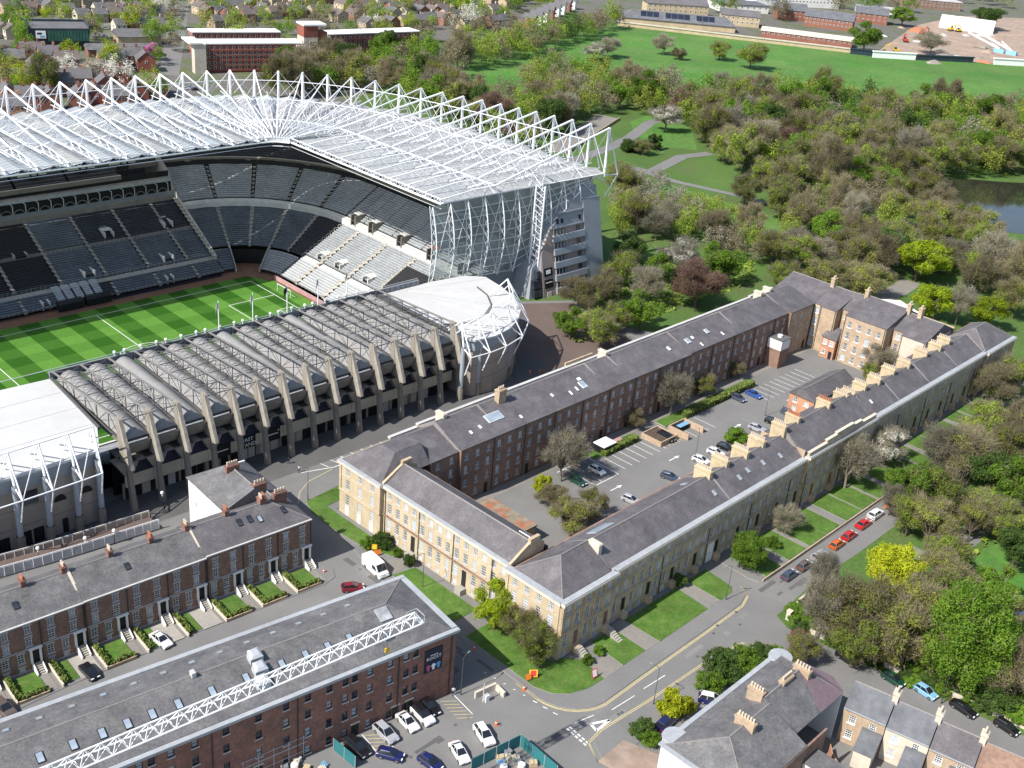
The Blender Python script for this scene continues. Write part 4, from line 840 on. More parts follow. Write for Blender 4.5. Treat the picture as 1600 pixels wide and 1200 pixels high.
# ---- east range (long front on the right, in shade)
er = thing('terrace_range', 'long stone terrace range with chimney rows, facing the front gardens on the right', 'building', TF(0, 0), TD)
segs = [(0, 14, -.55, 5), (14, 78, 0, 26), (78, 107.4, -.7, 11), (107.4, 170, 0, 26), (170, 188.2, -.55, 7)]
for (u0, u1, v0, nw) in segs:
    pav = v0 < 0; zc = 12.0 if not (77 < u0 < 100) else 12.6
    cs = [c-u0 for c in spread(u0+.3, u1-.3, nw)]
    dr = [c for k, c in enumerate(cs) if (k % 3 == 1) ]; gw = [c for k, c in enumerate(cs) if k % 3 != 1]
    wallrow(er, (u0, v0), (u1, v0), 0, zc-.6, [(9.3, 1.35, 1.0, cs), (6.0, 2.1, 1.05, cs), (2.35, 2.2, 1.05, gw), (.35, 1.1, 1.0, gw)], 'stone_worn', bright=.3)
    for c in dr:
        box(er, 'door', 'brick_dark' if nw != 26 else 'black_soft', u0+c-.5, u0+c+.5, v0-.06, v0+.1, 1.7, 4.4); box(er, 'door_step', 'stone_worn', u0+c-.5, u0+c+.5, v0-1.1, v0, 0, 1.55)
        if nw == 5:
            for j in range(7): box(er, 'step', 'kerb', u0+c-.6, u0+c+.6, v0-1.12-.42*(j+1), v0-1.12-.42*j, 0, 1.5-.2*j)
    if pav:
        for x in (u0, u1): box(er, 'wall', 'stone_worn', x-.01 if x == u0 else x-.2, x+.2 if x == u0 else x+.01, v0+.02, .4, 0, zc-.6)
    box(er, 'string_course', 'stone_worn', u0-.02, u1+.02, v0-.22, v0-.01, 5.35, 5.62); box(er, 'string_course', 'stone_worn', u0, u1, v0-.1, v0-.01, 8.7, 8.85)
    box(er, 'cornice', 'stone_pale', u0-.3*pav, u1+.3*pav, v0-.55, v0+.9, zc-.6, zc-.12); box(er, 'parapet_gutter', 'lead', u0-.2*pav, u1+.2*pav, v0-.45, v0+.75, zc-.12, zc+.1)
    if pav and nw != 11:
        for k in range(nw+1): x = u0+.25+(u1-u0-.5)*k/nw; box(er, 'pilaster', 'stone_worn', x-.24, x+.24, v0-.2, v0-.01, 5.63, zc-.6)
    else:
        for k in range(0, nw+1, 3): x = u0+.2+(u1-u0-.4)*k/nw; drain(er, x, v0-.1, .2, 8.6) if k % 6 == 0 else None
# parapet of the middle pavilion, with raised centre
for a, b, z in ((78, 107.4, 13.5), (85, 100.4, 14.2), (89, 96.4, 14.7)): box(er, 'attic_parapet', 'stone_worn', a, b, -.62+(z-13.5)*.02, -.1, 12.5, z); box(er, 'coping', 'stone_pale', a-.1, b+.1, -.72, 0, z, z+.14)
gable(er, .6, 13.4, .3, 11.7, 12.1, 15.4, 'slate', 6.2, 5.6, 0, over=.0)
gable(er, 13.4, 50.5, .75, 11.6, 12.1, 15.2, 'slate', 6.2, over=0); gable(er, 50.6, 77.4, .75, 11.6, 12.1, 15.2, 'slate', 6.2, over=0)
gable(er, 78.2, 107.2, 0, 11.8, 12.7, 16.4, 'slate', 6.4, over=0); gable(er, 107.6, 169.4, .75, 11.6, 12.1, 15.2, 'slate', 6.2, over=0); gable(er, 170.2, 187.8, .3, 11.7, 12.1, 15.6, 'slate', 6.2, 5, 5.6, over=0)
for u in (13.5, 50.5, 77.8, 107.4, 122, 138, 154, 169.8):   # coped party walls, stepping over the roof
    mb = MB(); zt = 15.5 if not 77 < u < 108 else 16.7
    mb.loft([[(u-.2, .6, 12.0), (u-.2, 6.2, zt-.05), (u-.2, 11.8, 12.0)], [(u+.2, .6, 12.0), (u+.2, 6.2, zt-.05), (u+.2, 11.8, 12.0)]]); mb.build('party_wall', 'ridge', er)
box(er, 'rear_wall', 'brick_brown', .4, 188, 11.6, 12, 0, 12.05); box(er, 'end_wall', 'stone_worn', 187.6, 188.0, -.3, 11.6, 0, 11.6)
box(er, 'gable_wall', 'sandstone_brick', 77.6, 78.1, .4, 11.4, 11.9, 13.6)
CH = [(49.7,6.7), (56.1,6.8), (62.8,7), (69.5,6.6), (77.2,6.5), (83.4,5.7), (95.9,5.6), (104.6,6.9), (107.2,4.7), (113.5,4.7), (119.9,5.1), (127.8,5.5), (135.2,5.1), (145.5,5.6), (152.7,5.8), (158.6,6)]
for k, (u, v) in enumerate(CH): chimney(er, u, 7.6 if k % 2 else 7.2, 13.2, 16.5 if not 4 <= k <= 6 else 17.6, 1.0, 3.8 if k < 4 else 3.4, 9 if k < 4 else 7, 'brick_buff', 'terracotta' if k in (5, 6) else 'pot_buff')
chimney(er, 13.6, 4.6, 13.4, 15.9, .9, 2.4, 0, 'stone_pale')
sp_ = math.atan2(3.1, 5.4)
for u, v in ((57, 3.2), (60.5, 3.6), (66, 3.4), (72, 3), (85, 3.6), (93, 3.4), (95, 3.0), (104, 3.2), (112, 3.4), (48, 3)): skylight(er, (u, v, 12.12+(v-.75)*.574+(.55 if 78 < u < 107 else 0)), 0, sp_, .7, 1.2, 'white_paint' if u > 90 else 'glass_sky', 'lead')
for u, v in ((20, 8.6), (45, 8.2)): skylight(er, (u, v, 15.2-(v-6.2)*.574), 0, -sp_, 5.2 if u < 30 else .9, 2.4 if u < 30 else 1.3, 'glass_sky', 'lead')
# ---- south range (sunlit front with pavilions)
sr = thing('terrace_range', 'sunlit cream stone terrace range with sash windows, short side nearest the crane', 'building', TF(0, 0), TD)
for (v0, v1, u0, nw) in ((0.02, 12.6, 0.0, 4), (12.6, 46.8, 1.0, 14), (46.8, 59.4, .2, 3)):
    L = v1-v0; cs = [L-(c-v0) for c in spread(v0+.6, v1-.6, nw)]; pav = nw != 14
    rows = [(9.3, 1.45, 1.15, cs), (6.1, 2.15, 1.15, cs), (2.5, 2.3, 1.15, [c for k, c in enumerate(cs) if not (nw == 14 and k in (4, 10))])]
    if nw != 3: rows.append((.5, 1.0, 1.0, cs))
    wallrow(sr, (u0, v1), (u0, v0), 0, 11.4, rows, 'stone', bright=.35, cols=3)
    if nw == 3:
        for c in cs: box(sr, 'panel', 'white_paint', u0-.08, u0+.05, v1-c-.55, v1-c+.55, .15, 2.2)
    if nw == 14:
        for k in (4, 10): box(sr, 'door', 'black_soft', u0-.05, u0+.1, v1-cs[k]-.55, v1-cs[k]+.55, 1.2, 4.6); box(sr, 'door_step', 'kerb', u0-1.5, u0, v1-cs[k]-.8, v1-cs[k]+.8, 0, 1.15)
    box(sr, 'string_course', 'brick_brown' if nw == 14 else 'stone', u0-.32, u0-.01, v0+.02, v1-.02, 5.3, 5.55); box(sr, 'string_course', 'stone', u0-.1, u0-.01, v0+.02, v1-.02, 8.75, 8.9)
    box(sr, 'cornice', 'stone_pale', u0-.6, u0+.9, v0-.3*pav+(.01 if v0 < 1 else 0), v1+.3*pav, 11.4, 11.9); box(sr, 'parapet_gutter', 'lead', u0-.5, u0+.8, v0-.2*pav+.01, v1+.2*pav, 11.9, 12.14)
    if pav:
        for k in (0, nw): y = v0+.3+(v1-v0-.6)*k/nw; box(sr, 'pilaster', 'stone', u0-.18, u0-.01, y-.28, y+.28, 5.56, 11.4)
        for y in (v0, v1): box(sr, 'wall', 'stone', u0+.01, 1.6, y-.02, y+.02, 0, 11.4) if 1 < y < 59 else None
for v in (17, 27, 36.4, 46.2): drain(sr, .9, v, .2, 11)
mb = MB(); mb.loft([[(1.2, 12.7, 12.15), (5.6, 12.7, 15.0), (10.4, 12.7, 12.15)], [(1.2, 46.7, 12.15), (5.6, 46.7, 15.0), (10.4, 46.7, 12.15)]]); rf = mb.build('roof', 'slate', sr); mb = MB(); mb.tube((5.6, 12.7, 15), (5.6, 46.7, 15), .14, 5); mb.build('ridge', 'ridge', rf)
mb = MB(); mb.poly([(.4, 46.9, 12.15), (.4, 59.2, 12.15), (6.4, 54, 15.6), (6.4, 50.2, 15.6)]); mb.poly([(.4, 59.2, 12.15), (13, 59.2, 12.15), (13, 54, 15.6), (6.4, 54, 15.6)]); mb.poly([(.4, 46.9, 12.15), (6.4, 50.2, 15.6), (13, 50.2, 15.6), (13, 46.9, 12.15)]); mb.poly([(6.4, 54, 15.6), (13, 54, 15.6), (13, 50.2, 15.6), (6.4, 50.2, 15.6)]); mb.build('roof', 'slate', sr)
for v, w0 in ((46.75, 1), (12.65, 1)):
    mb = MB(); mb.loft([[(.6, v-.25, 11.8), (.6, v+.25, 11.8), (.6, v+.25, 12.5), (.6, v-.25, 12.5)], [(5.6, v-.25, 11.8), (5.6, v+.25, 11.8), (5.6, v+.25, 15.2), (5.6, v-.25, 15.2)], [(9, v-.25, 11.8), (9, v+.25, 11.8), (9, v+.25, 13.8), (9, v-.25, 13.8)]]); mb.build('party_wall', 'stone_worn', sr)
    box(sr, 'chimney', 'stone_worn', 5.2, 7.6, v-.35, v+.35, 14.6, 15.7)
box(sr, 'rear_wall', 'brick_brown', 10.2, 10.6, 12.7, 46.7, 0, 12.1); skylight(sr, (8.2, 16, 13.5), R(90), R(33), 2.6, 1.6, 'glass_sky', 'white_paint')
box(sr, 'end_wall', 'stone', .6, 13, 59.0, 59.4, 0, 12.1)
# ---- west range (brown courtyard front, stone street front)
wr_ = thing('terrace_range', 'long brown brick terrace range between the courtyard and the stadium', 'building', TF(13, 46), TD)
VW = 46.0
def WB(name, m, *a): return box(wr_, name, m, a[0]-13, a[1]-13, a[2]-VW, a[3]-VW, a[4], a[5])
wsegs = [(13, 20.6, 46.8, 2, 12.2), (20.6, 68, 46.0, 15, 12.8), (68, 100, 46.2, 10, 12.8), (100, 146, 46.6, 14, 12.8), (146, 158, 45.6, 3, 13.2)]
for (u0, u1, v0, nw, zt) in wsegs:
    cs = [u1-c for c in spread(u0, u1, nw)]
    cs = [u1-u0-c if False else c for c in cs]
    cs0 = [c-u0 for c in spread(u0, u1, nw)]
    wallrow(wr_, (u0-13, v0-VW), (u1-13, v0-VW), 0, zt, [(10.2, 1.5, 1.0, cs0), (7.0, 1.8, 1.0, cs0), (3.8, 1.8, 1.0, cs0), (1.0, 1.5, 1.0, [c for k, c in enumerate(cs0) if k % 4 != 2])], 'brick_brown' if u0 < 146 else 'sandstone_brick', bright=.35)
    for k, c in enumerate(cs0):
        if k % 4 == 2: WB('door', 'black_soft', u0+c-.5, u0+c+.5, v0-.05, v0+.05, .1, 2.6)
    for k in range(0, nw+1, 3): drain(wr_, u0-13+.15+(u1-u0-.3)*k/nw, v0-VW-.1, .1, zt)
    WB('gutter', 'pipe', u0, u1, v0-.22, v0, zt, zt+.15); WB('wall', 'brick_brown', u0, u0+.3, v0+.02, 60, 0, zt)
    WB('wall', 'stone', u0, u1, 59.4, 59.8, 0, zt); WB('cornice', 'trim_grey', u0, u1, 59.3, 60.1, zt, zt+.4); WB('wall', 'brick_brown', u1-.3, u1, v0+.02, 59.4, 0, zt)
    gable(wr_, u0-13, u1-13, v0-VW-.1, 59.2-VW, zt+.16, zt+3.0, 'slate', 54.6-VW, over=0)
for u in (20.6, 33, 68, 76, 100, 123, 146):
    mb = MB(); mb.loft([[(u-13-.18, .2, 12.6), (u-13-.18, 8.6, 16.1), (u-13-.18, 13.2, 13)], [(u-13+.18, .2, 12.6), (u-13+.18, 8.6, 16.1), (u-13+.18, 13.2, 13)]]); mb.build('party_wall', 'ridge', wr_)
for u, h in ((23.5, 16.8), (39, 18.2), (76, 16.9), (143.5, 17), (148, 17.2)):
    if u == 39: chimney(wr_, u-13, 7.6, 14.6, 18.4, 2.2, 1.4, 3, 'sandstone_brick', 'pot_buff')
    else: chimney(wr_, u-13, 9.6, 14, h, .9, 2.4, 0, 'stone_pale')
for u, v, wd, h in ((34, 50.4, 4.4, 2.2), (62, 49.6, 1.6, 2.0), (62.5, 51.3, 1, .8), (103, 50, 1.4, 1.6), (105.5, 50.4, .7, .9), (112, 50.6, 1.2, 1.4), (26, 49, .5, .9), (29, 49.4, .5, .9), (40, 48, .5, .9), (57, 48.8, .4, 1.2), (59.5, 49.2, .4, 1.2), (106, 47.6, .4, 1.2), (116, 48.2, .4, 1.2), (95, 50, .8, 1.2), (52, 50, .5, .9)):
    skylight(wr_, (u-13, v-VW, 12.95+.35*(v-VW)), 0, R(19.5), wd, h, 'glass_sky' if wd > 1 else 'white_paint', 'white_paint')
WB('parapet_wall', 'stone_worn', 68, 78, 60.12, 60.5, 12.4, 13.9)
st = thing('stair_block', 'small flat-roofed brick stair block with a white top band in the courtyard', 'outbuilding', TF(137, 42), TD)
box(st, 'wall', 'brick_brown', 0, 4.2, 0, 4.2, 0, 5.4); box(st, 'white_band', 'render_white', -.06, 4.26, -.06, 4.26, 5.4, 8.2); box(st, 'roof', 'slate_dark', -.2, 4.4, -.2, 4.4, 8.2, 8.4); mb = MB(); mb.tube((2, 2, 8.4), (2, 2, 9), .7, 8, 0, None, True); mb.build('water_tank', 'white_paint', st)
# ---- north range (tall sandstone blocks at the far end of the court)
nr = thing('terrace_range', 'tall sandstone range with dark slate roof closing the far end of the courtyard', 'building', TF(157, 12), TD)
def NBX(name, m, *a): return box(nr, name, m, a[0]-157, a[1]-157, a[2]-12, a[3]-12, a[4], a[5])
for (v0, v1, u0, zt, m, nw) in ((12, 19, 158.5, 13, 'stone_pale', 0), (19, 22.5, 160.5, 13, 'sandstone_brick', 1), (22.5, 35, 156.5, 13.8, 'sandstone_brick', 4), (35, 38.4, 161, 13.4, 'sandstone_brick', 1), (38.4, 43.5, 158, 13.2, 'sandstone_brick', 0), (43.5, 46, 158.6, 13.2, 'stone', 1), (46.02, 59.6, 158.3, 13.2, 'sandstone_brick', 0)):
    L = v1-v0; cs = [L-(c-v0) for c in spread(v0+.4, v1-.4, nw)] if nw else []
    rows = [(10.6, 1.7, 1.25, cs), (7.2, 2.0, 1.25, cs), (3.9, 2.0, 1.25, cs), (.9, 1.7, 1.25, cs)] if nw else []
    wallrow(nr, (u0-157, v1-12), (u0-157, v0-12), 0, zt, rows, m, bright=.3, cols=3, style='sill white')
    NBX('wall', m if m != 'stone' else 'stone_worn', u0+.2, 174, v0, v0+.25, 0, zt); NBX('wall', m, u0+.2, 174, v1-.25, v1, 0, zt)
    mb = MB(); mb.loft([[(u0-157.2, v0-12, zt+.05), (168.4-157, v0-12, zt+3.2), (176-157, v0-12, zt)], [(u0-157.2, v1-12, zt+.05), (168.4-157, v1-12, zt+3.2), (176-157, v1-12, zt)]]); rf = mb.build('roof', 'slate', nr); mb = MB(); mb.tube((168.4-157, v0-12, zt+3.2), (168.4-157, v1-12, zt+3.2), .14, 5); mb.build('ridge', 'ridge', rf)
    for y in (v0+.3, v1-.3): drain(nr, u0-157-.1, y-12, .2, zt)
for v in (22.4, 35.2, 19, 46): chimney(nr, 168-157, v-12, 15, 18.8, 1.6, 1.1, 2, 'stone_worn', 'pot_buff')
NBX('parapet', 'stone_worn', 175.9, 176.3, 12, 59.6, 0, 13.5)
mb = MB(); mb.loft([[(176-157, 22-12, 13.8), (176-157, 29-12, 15.6), (176-157, 36-12, 13.8)], [(176.5-157, 22-12, 13.8), (176.5-157, 29-12, 15.6), (176.5-157, 36-12, 13.8)]]); mb.build('pediment', 'white_paint', nr)
lt = thing('lean_to', 'low orange brick lean-to with slate roof against the north range', 'outbuilding', TF(157, 35.4), TD)
box(lt, 'wall', 'brick_orange', -1.6, 3, .1, 4.4, 0, 6); mb = MB(); mb.loft([[(-1.9, -.1, 6), (3.2, 1.5, 8), (3.2, -.1, 6)], [(-1.9, 4.7, 6), (3.2, 4.7, 8), (3.2, 4.7, 6)]]); mb.build('roof', 'slate', lt)
for y in (1.2, 3.2): window(lt, (-1.6, y, 4.0), R(90), 1.1, 1.5, 3, 2, 'sill white', .5); window(lt, (-1.6, y, 1.2), R(90), 1.1, 1.2, 3, 2, 'sill white', .5) if y > 2 else box(lt, 'door', 'navy', -1.66, -1.55, .6, 1.6, .05, 2.3)
# ---- small brick house standing in the court
ch_ = thing('courtyard_house', 'small orange brick house with slate roof inside the courtyard', 'house', TF(117, 16), TD)
wallrow(ch_, (0, 10.5), (0, 3.5), 0, 5.2, [(3.2, 1.3, 1.2, [1.8, 5]), (.8, 1.3, 1.2, [1.8, 5])], 'brick_orange', style='sill white', bright=.6)
box(ch_, 'wall', 'brick_orange', .2, 20, 10.2, 10.5, 0, 5.2); mb = MB(); mb.poly([(-.02, 10.5, 5.2), (-.02, 3.5, 5.2), (-.02, 7, 7.4)]); mb.build('gable_wall', 'brick_orange', ch_); gable(ch_, 0, 20, 3.5, 10.5, 5.2, 7.5, 'slate', over=.3)
# ---- mossy flat-roofed block at the near end of the court
fl = thing('flat_roof_block', 'low block with a rusty mossy flat roof at the near end of the courtyard', 'outbuilding', TF(11.5, 27), TD)
mat('mossy', (.22, .19, .14), .95, .3, .8, .2, .1, col2=(.30, .13, .07), s3=.35, thr=(.5, .6)); box(fl, 'wall', 'stone_worn', 0, 12, 0, 12.5, 0, 3.4); box(fl, 'roof', 'mossy', -.3, 12.3, -.3, 12.8, 3.4, 3.75)

arch_ = box(er, 'archway', 'white_paint', 44.2, 46.2, -.09, .1, .1, 4.6); box(er, 'archway_surround', 'stone_pale', 43.8, 46.6, -.16, -.1, 4.6, 5.1)

# ================================================================ brick terrace row, left (frame: x along the row, y into the houses)
RX, RY, RD = -34.54, 174.49, 43.4
RW = fr(RX, RY, RD)
HSTY = 'sill lintel'
row_lab = ['right-hand brown brick terrace block with a hipped slate roof and white lintels', 'middle brown brick terrace block with black panelled doors and front gardens', 'left-hand brown brick terrace block with two roof windows at the picture edge']
for s, (x0, x1, ze, zr) in enumerate(((-21.1, 0, 9.6, 12.6), (-42.6, -21.15, 9.3, 12.3), (-71, -42.65, 9.2, 12.2))):
    h = thing('terraced_house', row_lab[s], 'house', RW((x0+x1)/2, 0), RD); xo = (x0+x1)/2; nh = round((x1-x0)/7.0); wh = (x1-x0)/nh
    up_, gr_, dr_ = [], [], []
    for k in range(nh): up_ += [k*wh+1.7, k*wh+wh-1.9]; gr_ += [k*wh+1.3, k*wh+3.7]; dr_.append(k*wh+wh-1.1)
    wallrow(h, (x0-xo, 0), (x1-xo, 0), 0, ze, [(7.3, 1.35, 1.0, up_), (4.75, 1.75, 1.0, up_), (1.9, 1.75, 1.05, gr_), (.25, .8, .9, gr_)], 'brick_brown' if s else 'brick_brown', .14, style=HSTY, bright=.2, cols=2, wr=4)
    box(h, 'string_course', 'trim_grey', x0-xo, x1-xo, -.12, -.01, 4.15, 4.35); box(h, 'plinth', 'stone_pale', x0-xo, x1-xo, -.1, -.01, 0, .24)
    for c in dr_:
        d = box(h, 'door', 'black', x0-xo+c-.5, x0-xo+c+.5, -.06, .02, 1.4, 3.6); b = MB(); b.box(-.9, -.55, -.3, -.01, 1.4, 4.0); b.box(.55, .9, -.3, -.01, 1.4, 4.0); b.box(-1.05, 1.05, -.42, -.01, 4.0, 4.32); q = b.build('door_surround', 'white_paint', h); q.location = (x0-xo+c, 0, 0)
        for j in range(6): box(h, 'step', 'kerb', x0-xo+c-.55, x0-xo+c+.55, -.32-.34*(j+1), -.32-.34*j, 0, 1.35-.22*j)
        for sx in (-.7, .7): mb = MB(); mb.loft([[(x0-xo+c+sx-.08, -.05, 0), (x0-xo+c+sx+.08, -.05, 0), (x0-xo+c+sx+.08, -.05, 1.9), (x0-xo+c+sx-.08, -.05, 1.9)], [(x0-xo+c+sx-.08, -2.4, 0), (x0-xo+c+sx+.08, -2.4, 0), (x0-xo+c+sx+.08, -2.4, .6), (x0-xo+c+sx-.08, -2.4, .6)]]); mb.build('stair_wall', 'render_white', h)
    for k in range(nh+1): drain(h, x0-xo+min(max(k*wh, .15), x1-x0-.15), -.1, .2, ze-.1)
    box(h, 'eaves_gutter', 'trim_grey', x0-xo, x1-xo, -.35, .0, ze, ze+.22)
    box(h, 'side_wall', 'brick_brown', x0-xo, x0-xo+.3, .02, 11, 0, ze); box(h, 'side_wall', 'brick_brown', x1-xo-.3, x1-xo, .02, 11, 0, ze); box(h, 'rear_wall', 'brick_dark', x0-xo, x1-xo, 10.7, 11, 0, ze)
    gable(h, x0-xo, x1-xo, -.05, 11, ze+.2, zr, 'slate_dark' if s else 'slate', 5.7, 0, 5.6 if s == 0 else 0, over=.0)
    if s:
        mb = MB(); mb.loft([[(x1-xo-.22, -.2, ze-.1), (x1-xo-.22, 5.7, zr+.35), (x1-xo-.22, 11, ze)], [(x1-xo+.22, -.2, ze-.1), (x1-xo+.22, 5.7, zr+.35), (x1-xo+.22, 11, ze)]]); mb.build('coping', 'stone_pale', h)
    for k in range(1, nh+1):
        x = x0-xo+k*wh-(1.0 if (k == nh and s == 0) else (.6 if k == nh else 0)); 
        chimney(h, x-(5.5 if (s == 0 and k == nh) else 0), 6.0, zr-.9, zr+1.15, .8, 1.3, 3, 'brick_dark', 'terracotta' if (k+s) % 2 else 'pot_buff')
    pr_ = math.atan2(zr-ze-.2, 5.7)
    for k in range(nh*2):
        if (k*7+s*3) % 4 != 1: continue
        y = 3.0; skylight(h, (x0-xo+2+3.4*k, y, ze+.25+(zr-ze-.2)*y/5.7), 0, pr_, .85, 1.35, 'glass' if k % 3 else 'glass_sky')
    if s == 0:
        for x, y in ((6.6, 3.2), (-2.1, 3.6), (-.1, 3.6)): skylight(h, (x, y, ze+.25+(zr-ze-.2)*y/5.7), 0, pr_, .85, 1.5, 'glass')
# front gardens: lawns, hedges, drives
mat('hedge', (.075, .115, .022), .9, .45, 2.2, .25, .5, col2=(.13, .16, .035), s3=1.2)
mat('drive', (.30, .28, .25), .9, .15, 1.2)
LEAFS = {}
def leafbox(x0, x1, y0, y1, z0, z1, n, rng, sz=.28):
    """hedge body: a core box plus leaf-sized faces scattered over its surface"""
    mb = MB(); mb.box(x0+.08, x1-.08, y0+.08, y1-.08, z0, z1-.08)
    for _ in range(n):
        f = rng.random(); x, y, z = rng.uniform(x0, x1), rng.uniform(y0, y1), rng.uniform(z0, z1)
        if f < .5: z = z1
        elif f < .75: x = x0 if rng.random() < .5 else x1
        else: y = y0 if rng.random() < .5 else y1
        c = Vector((x, y, z)); a = Vector((rng.uniform(-1, 1), rng.uniform(-1, 1), rng.uniform(-1, 1))).normalized(); b = a.orthogonal().normalized(); s = sz*rng.uniform(.6, 1.2); mb.poly([c+a*s, c+b*s, c-a*s, c-b*s])
    return mb
rg = random.Random(5)
hl = ['nearest the street corner', 'second from the street corner', 'third from the street corner', 'fourth from the street corner', 'fifth from the street corner', 'sixth from the street corner', 'seventh from the street corner', 'beside the black car', 'left of the black car', 'at the left picture edge']
for k in range(10):
    x1 = -.2-7.05*k; x0 = x1-6.7
    paved = k in (3, 4, 6)
    gx = x0+.5 if not paved else x0+.5
    if k == 9: break
    pts = [(x0+.7, -1.0), (x1-(1.9 if not paved else 4.0), -1.0), (x1-(1.9 if not paved else 4.0), -6.2), (x0+.7, -6.2)]
    mb = MB(); mb.prism([RW(a, b).xy for a, b in pts], .121, .24, 1, 0); tag(mb.build('lawn', ['lawn', 'kerb']), kind='structure')
    if paved: mb = MB(); mb.prism([RW(a, b).xy for a, b in ((x1-3.9, -1), (x1-.4, -1), (x1-.4, -6.6), (x1-3.9, -6.6))], .121, .18, 0); tag(mb.build('driveway', 'drive'), kind='structure')
    else: mb = MB(); mb.prism([RW(a, b).xy for a, b in ((x1-1.8, -2.2), (x1-.5, -2.2), (x1-.5, -6.6), (x1-1.8, -6.6))], .121, .18, 0); tag(mb.build('garden_path', 'paving'), kind='structure')
    hd = thing('garden_hedge', 'clipped green hedge round the front garden '+hl[k], 'hedge', RW(x0, 0), RD, 'hedges of the brick terrace')
    leafbox(0.05, .75, -6.3, -.8, .12, 1.05, 260, rg).build('side_hedge', 'hedge', hd)
    if not paved: leafbox(.76, 4.7, -6.6, -5.95, .12, .95, 200, rg).build('front_hedge', 'hedge', hd)
    w_ = thing('garden_wall', 'low pale garden wall of the plot '+hl[k], 'wall', RW(x0, 0), RD, 'garden walls of the brick terrace')
    box(w_, 'wall_face', 'stone_pale', -.2, 0, -6.9, -.8, .12, .75)
    if not paved: box(w_, 'wall_front', 'stone_worn', 0, 4.8, -6.9, -6.7, .12, .6)
# ================================================================ white rendered house behind the row's corner
wh_ = thing('white_house', 'tall white rendered house with slate roofs and brick chimneys behind the corner terrace', 'house', RW(-12.4, 9.6), RD)
wallrow(wh_, (0, 14.2), (0, .2), 0, 10.6, [(8.3, 1.1, .9, [3, 9]), (5.4, 1.4, .95, [3, 9, 12]), (2.4, 1.5, .95, [3, 6.5, 12])], 'render_white', .12, bright=.5, cols=3, style='sill white')
box(wh_, 'side_wall', 'render_cream', .2, 5.2, .0, .2, 0, 10.6); box(wh_, 'side_wall', 'brick_brown', 12.1, 12.4, -.1, 14.4, 0, 9.6); box(wh_, 'rear_wall', 'render_white', .2, 12.1, 14.2, 14.5, 0, 10.6)
def gy(par, x0, x1, y0, y1, ze, zr, xr, m, h0=0, h1=0, ze2=None):
    z2 = ze if ze2 is None else ze2; mb = MB(); A, B_, C_, D_ = (x0, y0, ze), (x1, y0, z2), (x1, y1, z2), (x0, y1, ze); P, Q = (xr, y0+h0, zr), (xr, y1-h1, zr)
    mb.poly([A, P, Q, D_]); mb.poly([B_, C_, Q, P]); mb.poly([A, B_, P]); mb.poly([C_, D_, Q]); mb.poly([A, D_, C_, B_]); r_ = mb.build('roof', m, par); e = MB(); e.tube(P, Q, .13, 5); e.build('ridge', 'ridge', r_); return r_
gy(wh_, -.3, 12.7, -.1, 14.7, 10.6, 13.6, 6.4, 'slate_dark', 0, 4.5, 9.8); gy(wh_, 4.3, 12.65, -4.6, -.15, 9.4, 12.2, 8.6, 'slate', 2.5, 0, 9.7)
for x, y, z, n_ in ((6.2, 8.4, 12.6, 5), (7.4, .4, 12.2, 4), (9.4, -3.4, 11.6, 4)): chimney(wh_, x, y, z-1, z+1.9, 2.6, .9, n_, 'brick_dark', 'pot_buff')
dm = MB(); dm.loft([[(5.4, -3.4, 10.0), (5.4, -1.8, 10.0), (5.4, -1.8, 11.2), (5.4, -2.6, 12.0), (5.4, -3.4, 11.2)], [(8, -3.4, 11), (8, -1.8, 11), (8, -1.8, 11.2), (8, -2.6, 12.0), (8, -3.4, 11.2)]]); d_ = dm.build('dormer', 'render_white', wh_); box(d_, 'dormer_window', 'glass', 5.36, 5.42, -3.0, -2.2, 10.3, 11.2)
mb = MB(); mb.poly([(5.2, -3.7, 11.15), (5.2, -2.6, 12.1), (8.2, -2.6, 12.1), (8.2, -3.7, 11.15)]); mb.poly([(5.2, -1.5, 11.15), (5.2, -2.6, 12.1), (8.2, -2.6, 12.1), (8.2, -1.5, 11.15)]); mb.build('dormer_roof', 'slate_dark', wh_)
# back yards behind the row
yd = thing('yard_walls', 'brown brick yard walls and a small shed behind the terrace row', 'wall', RW(-14, 11.1), RD)
box(yd, 'wall', 'brick_dark', -8, -7.7, 0, 7, 0, 2.4); box(yd, 'wall', 'brick_dark', -24, -7.7, 7.05, 7.3, 0, 2.4); box(yd, 'wall', 'brick_brown', -57, -24.1, 6, 6.3, 0, 3); box(yd, 'shed', 'render_white', -5, -2.2, 1, 4, 0, 2.6); box(yd, 'shed_roof', 'lead', -5.2, -2, .8, 4.2, 2.6, 2.8)
for k in range(5): box(yd, 'outrigger', 'brick_dark', -14-9*k, -10-9*k, .05, 4.5, 0, 5.2); box(yd, 'outrigger_roof', 'slate_dark', -14.2-9*k, -9.8-9*k, .05, 4.7, 5.2, 5.5)

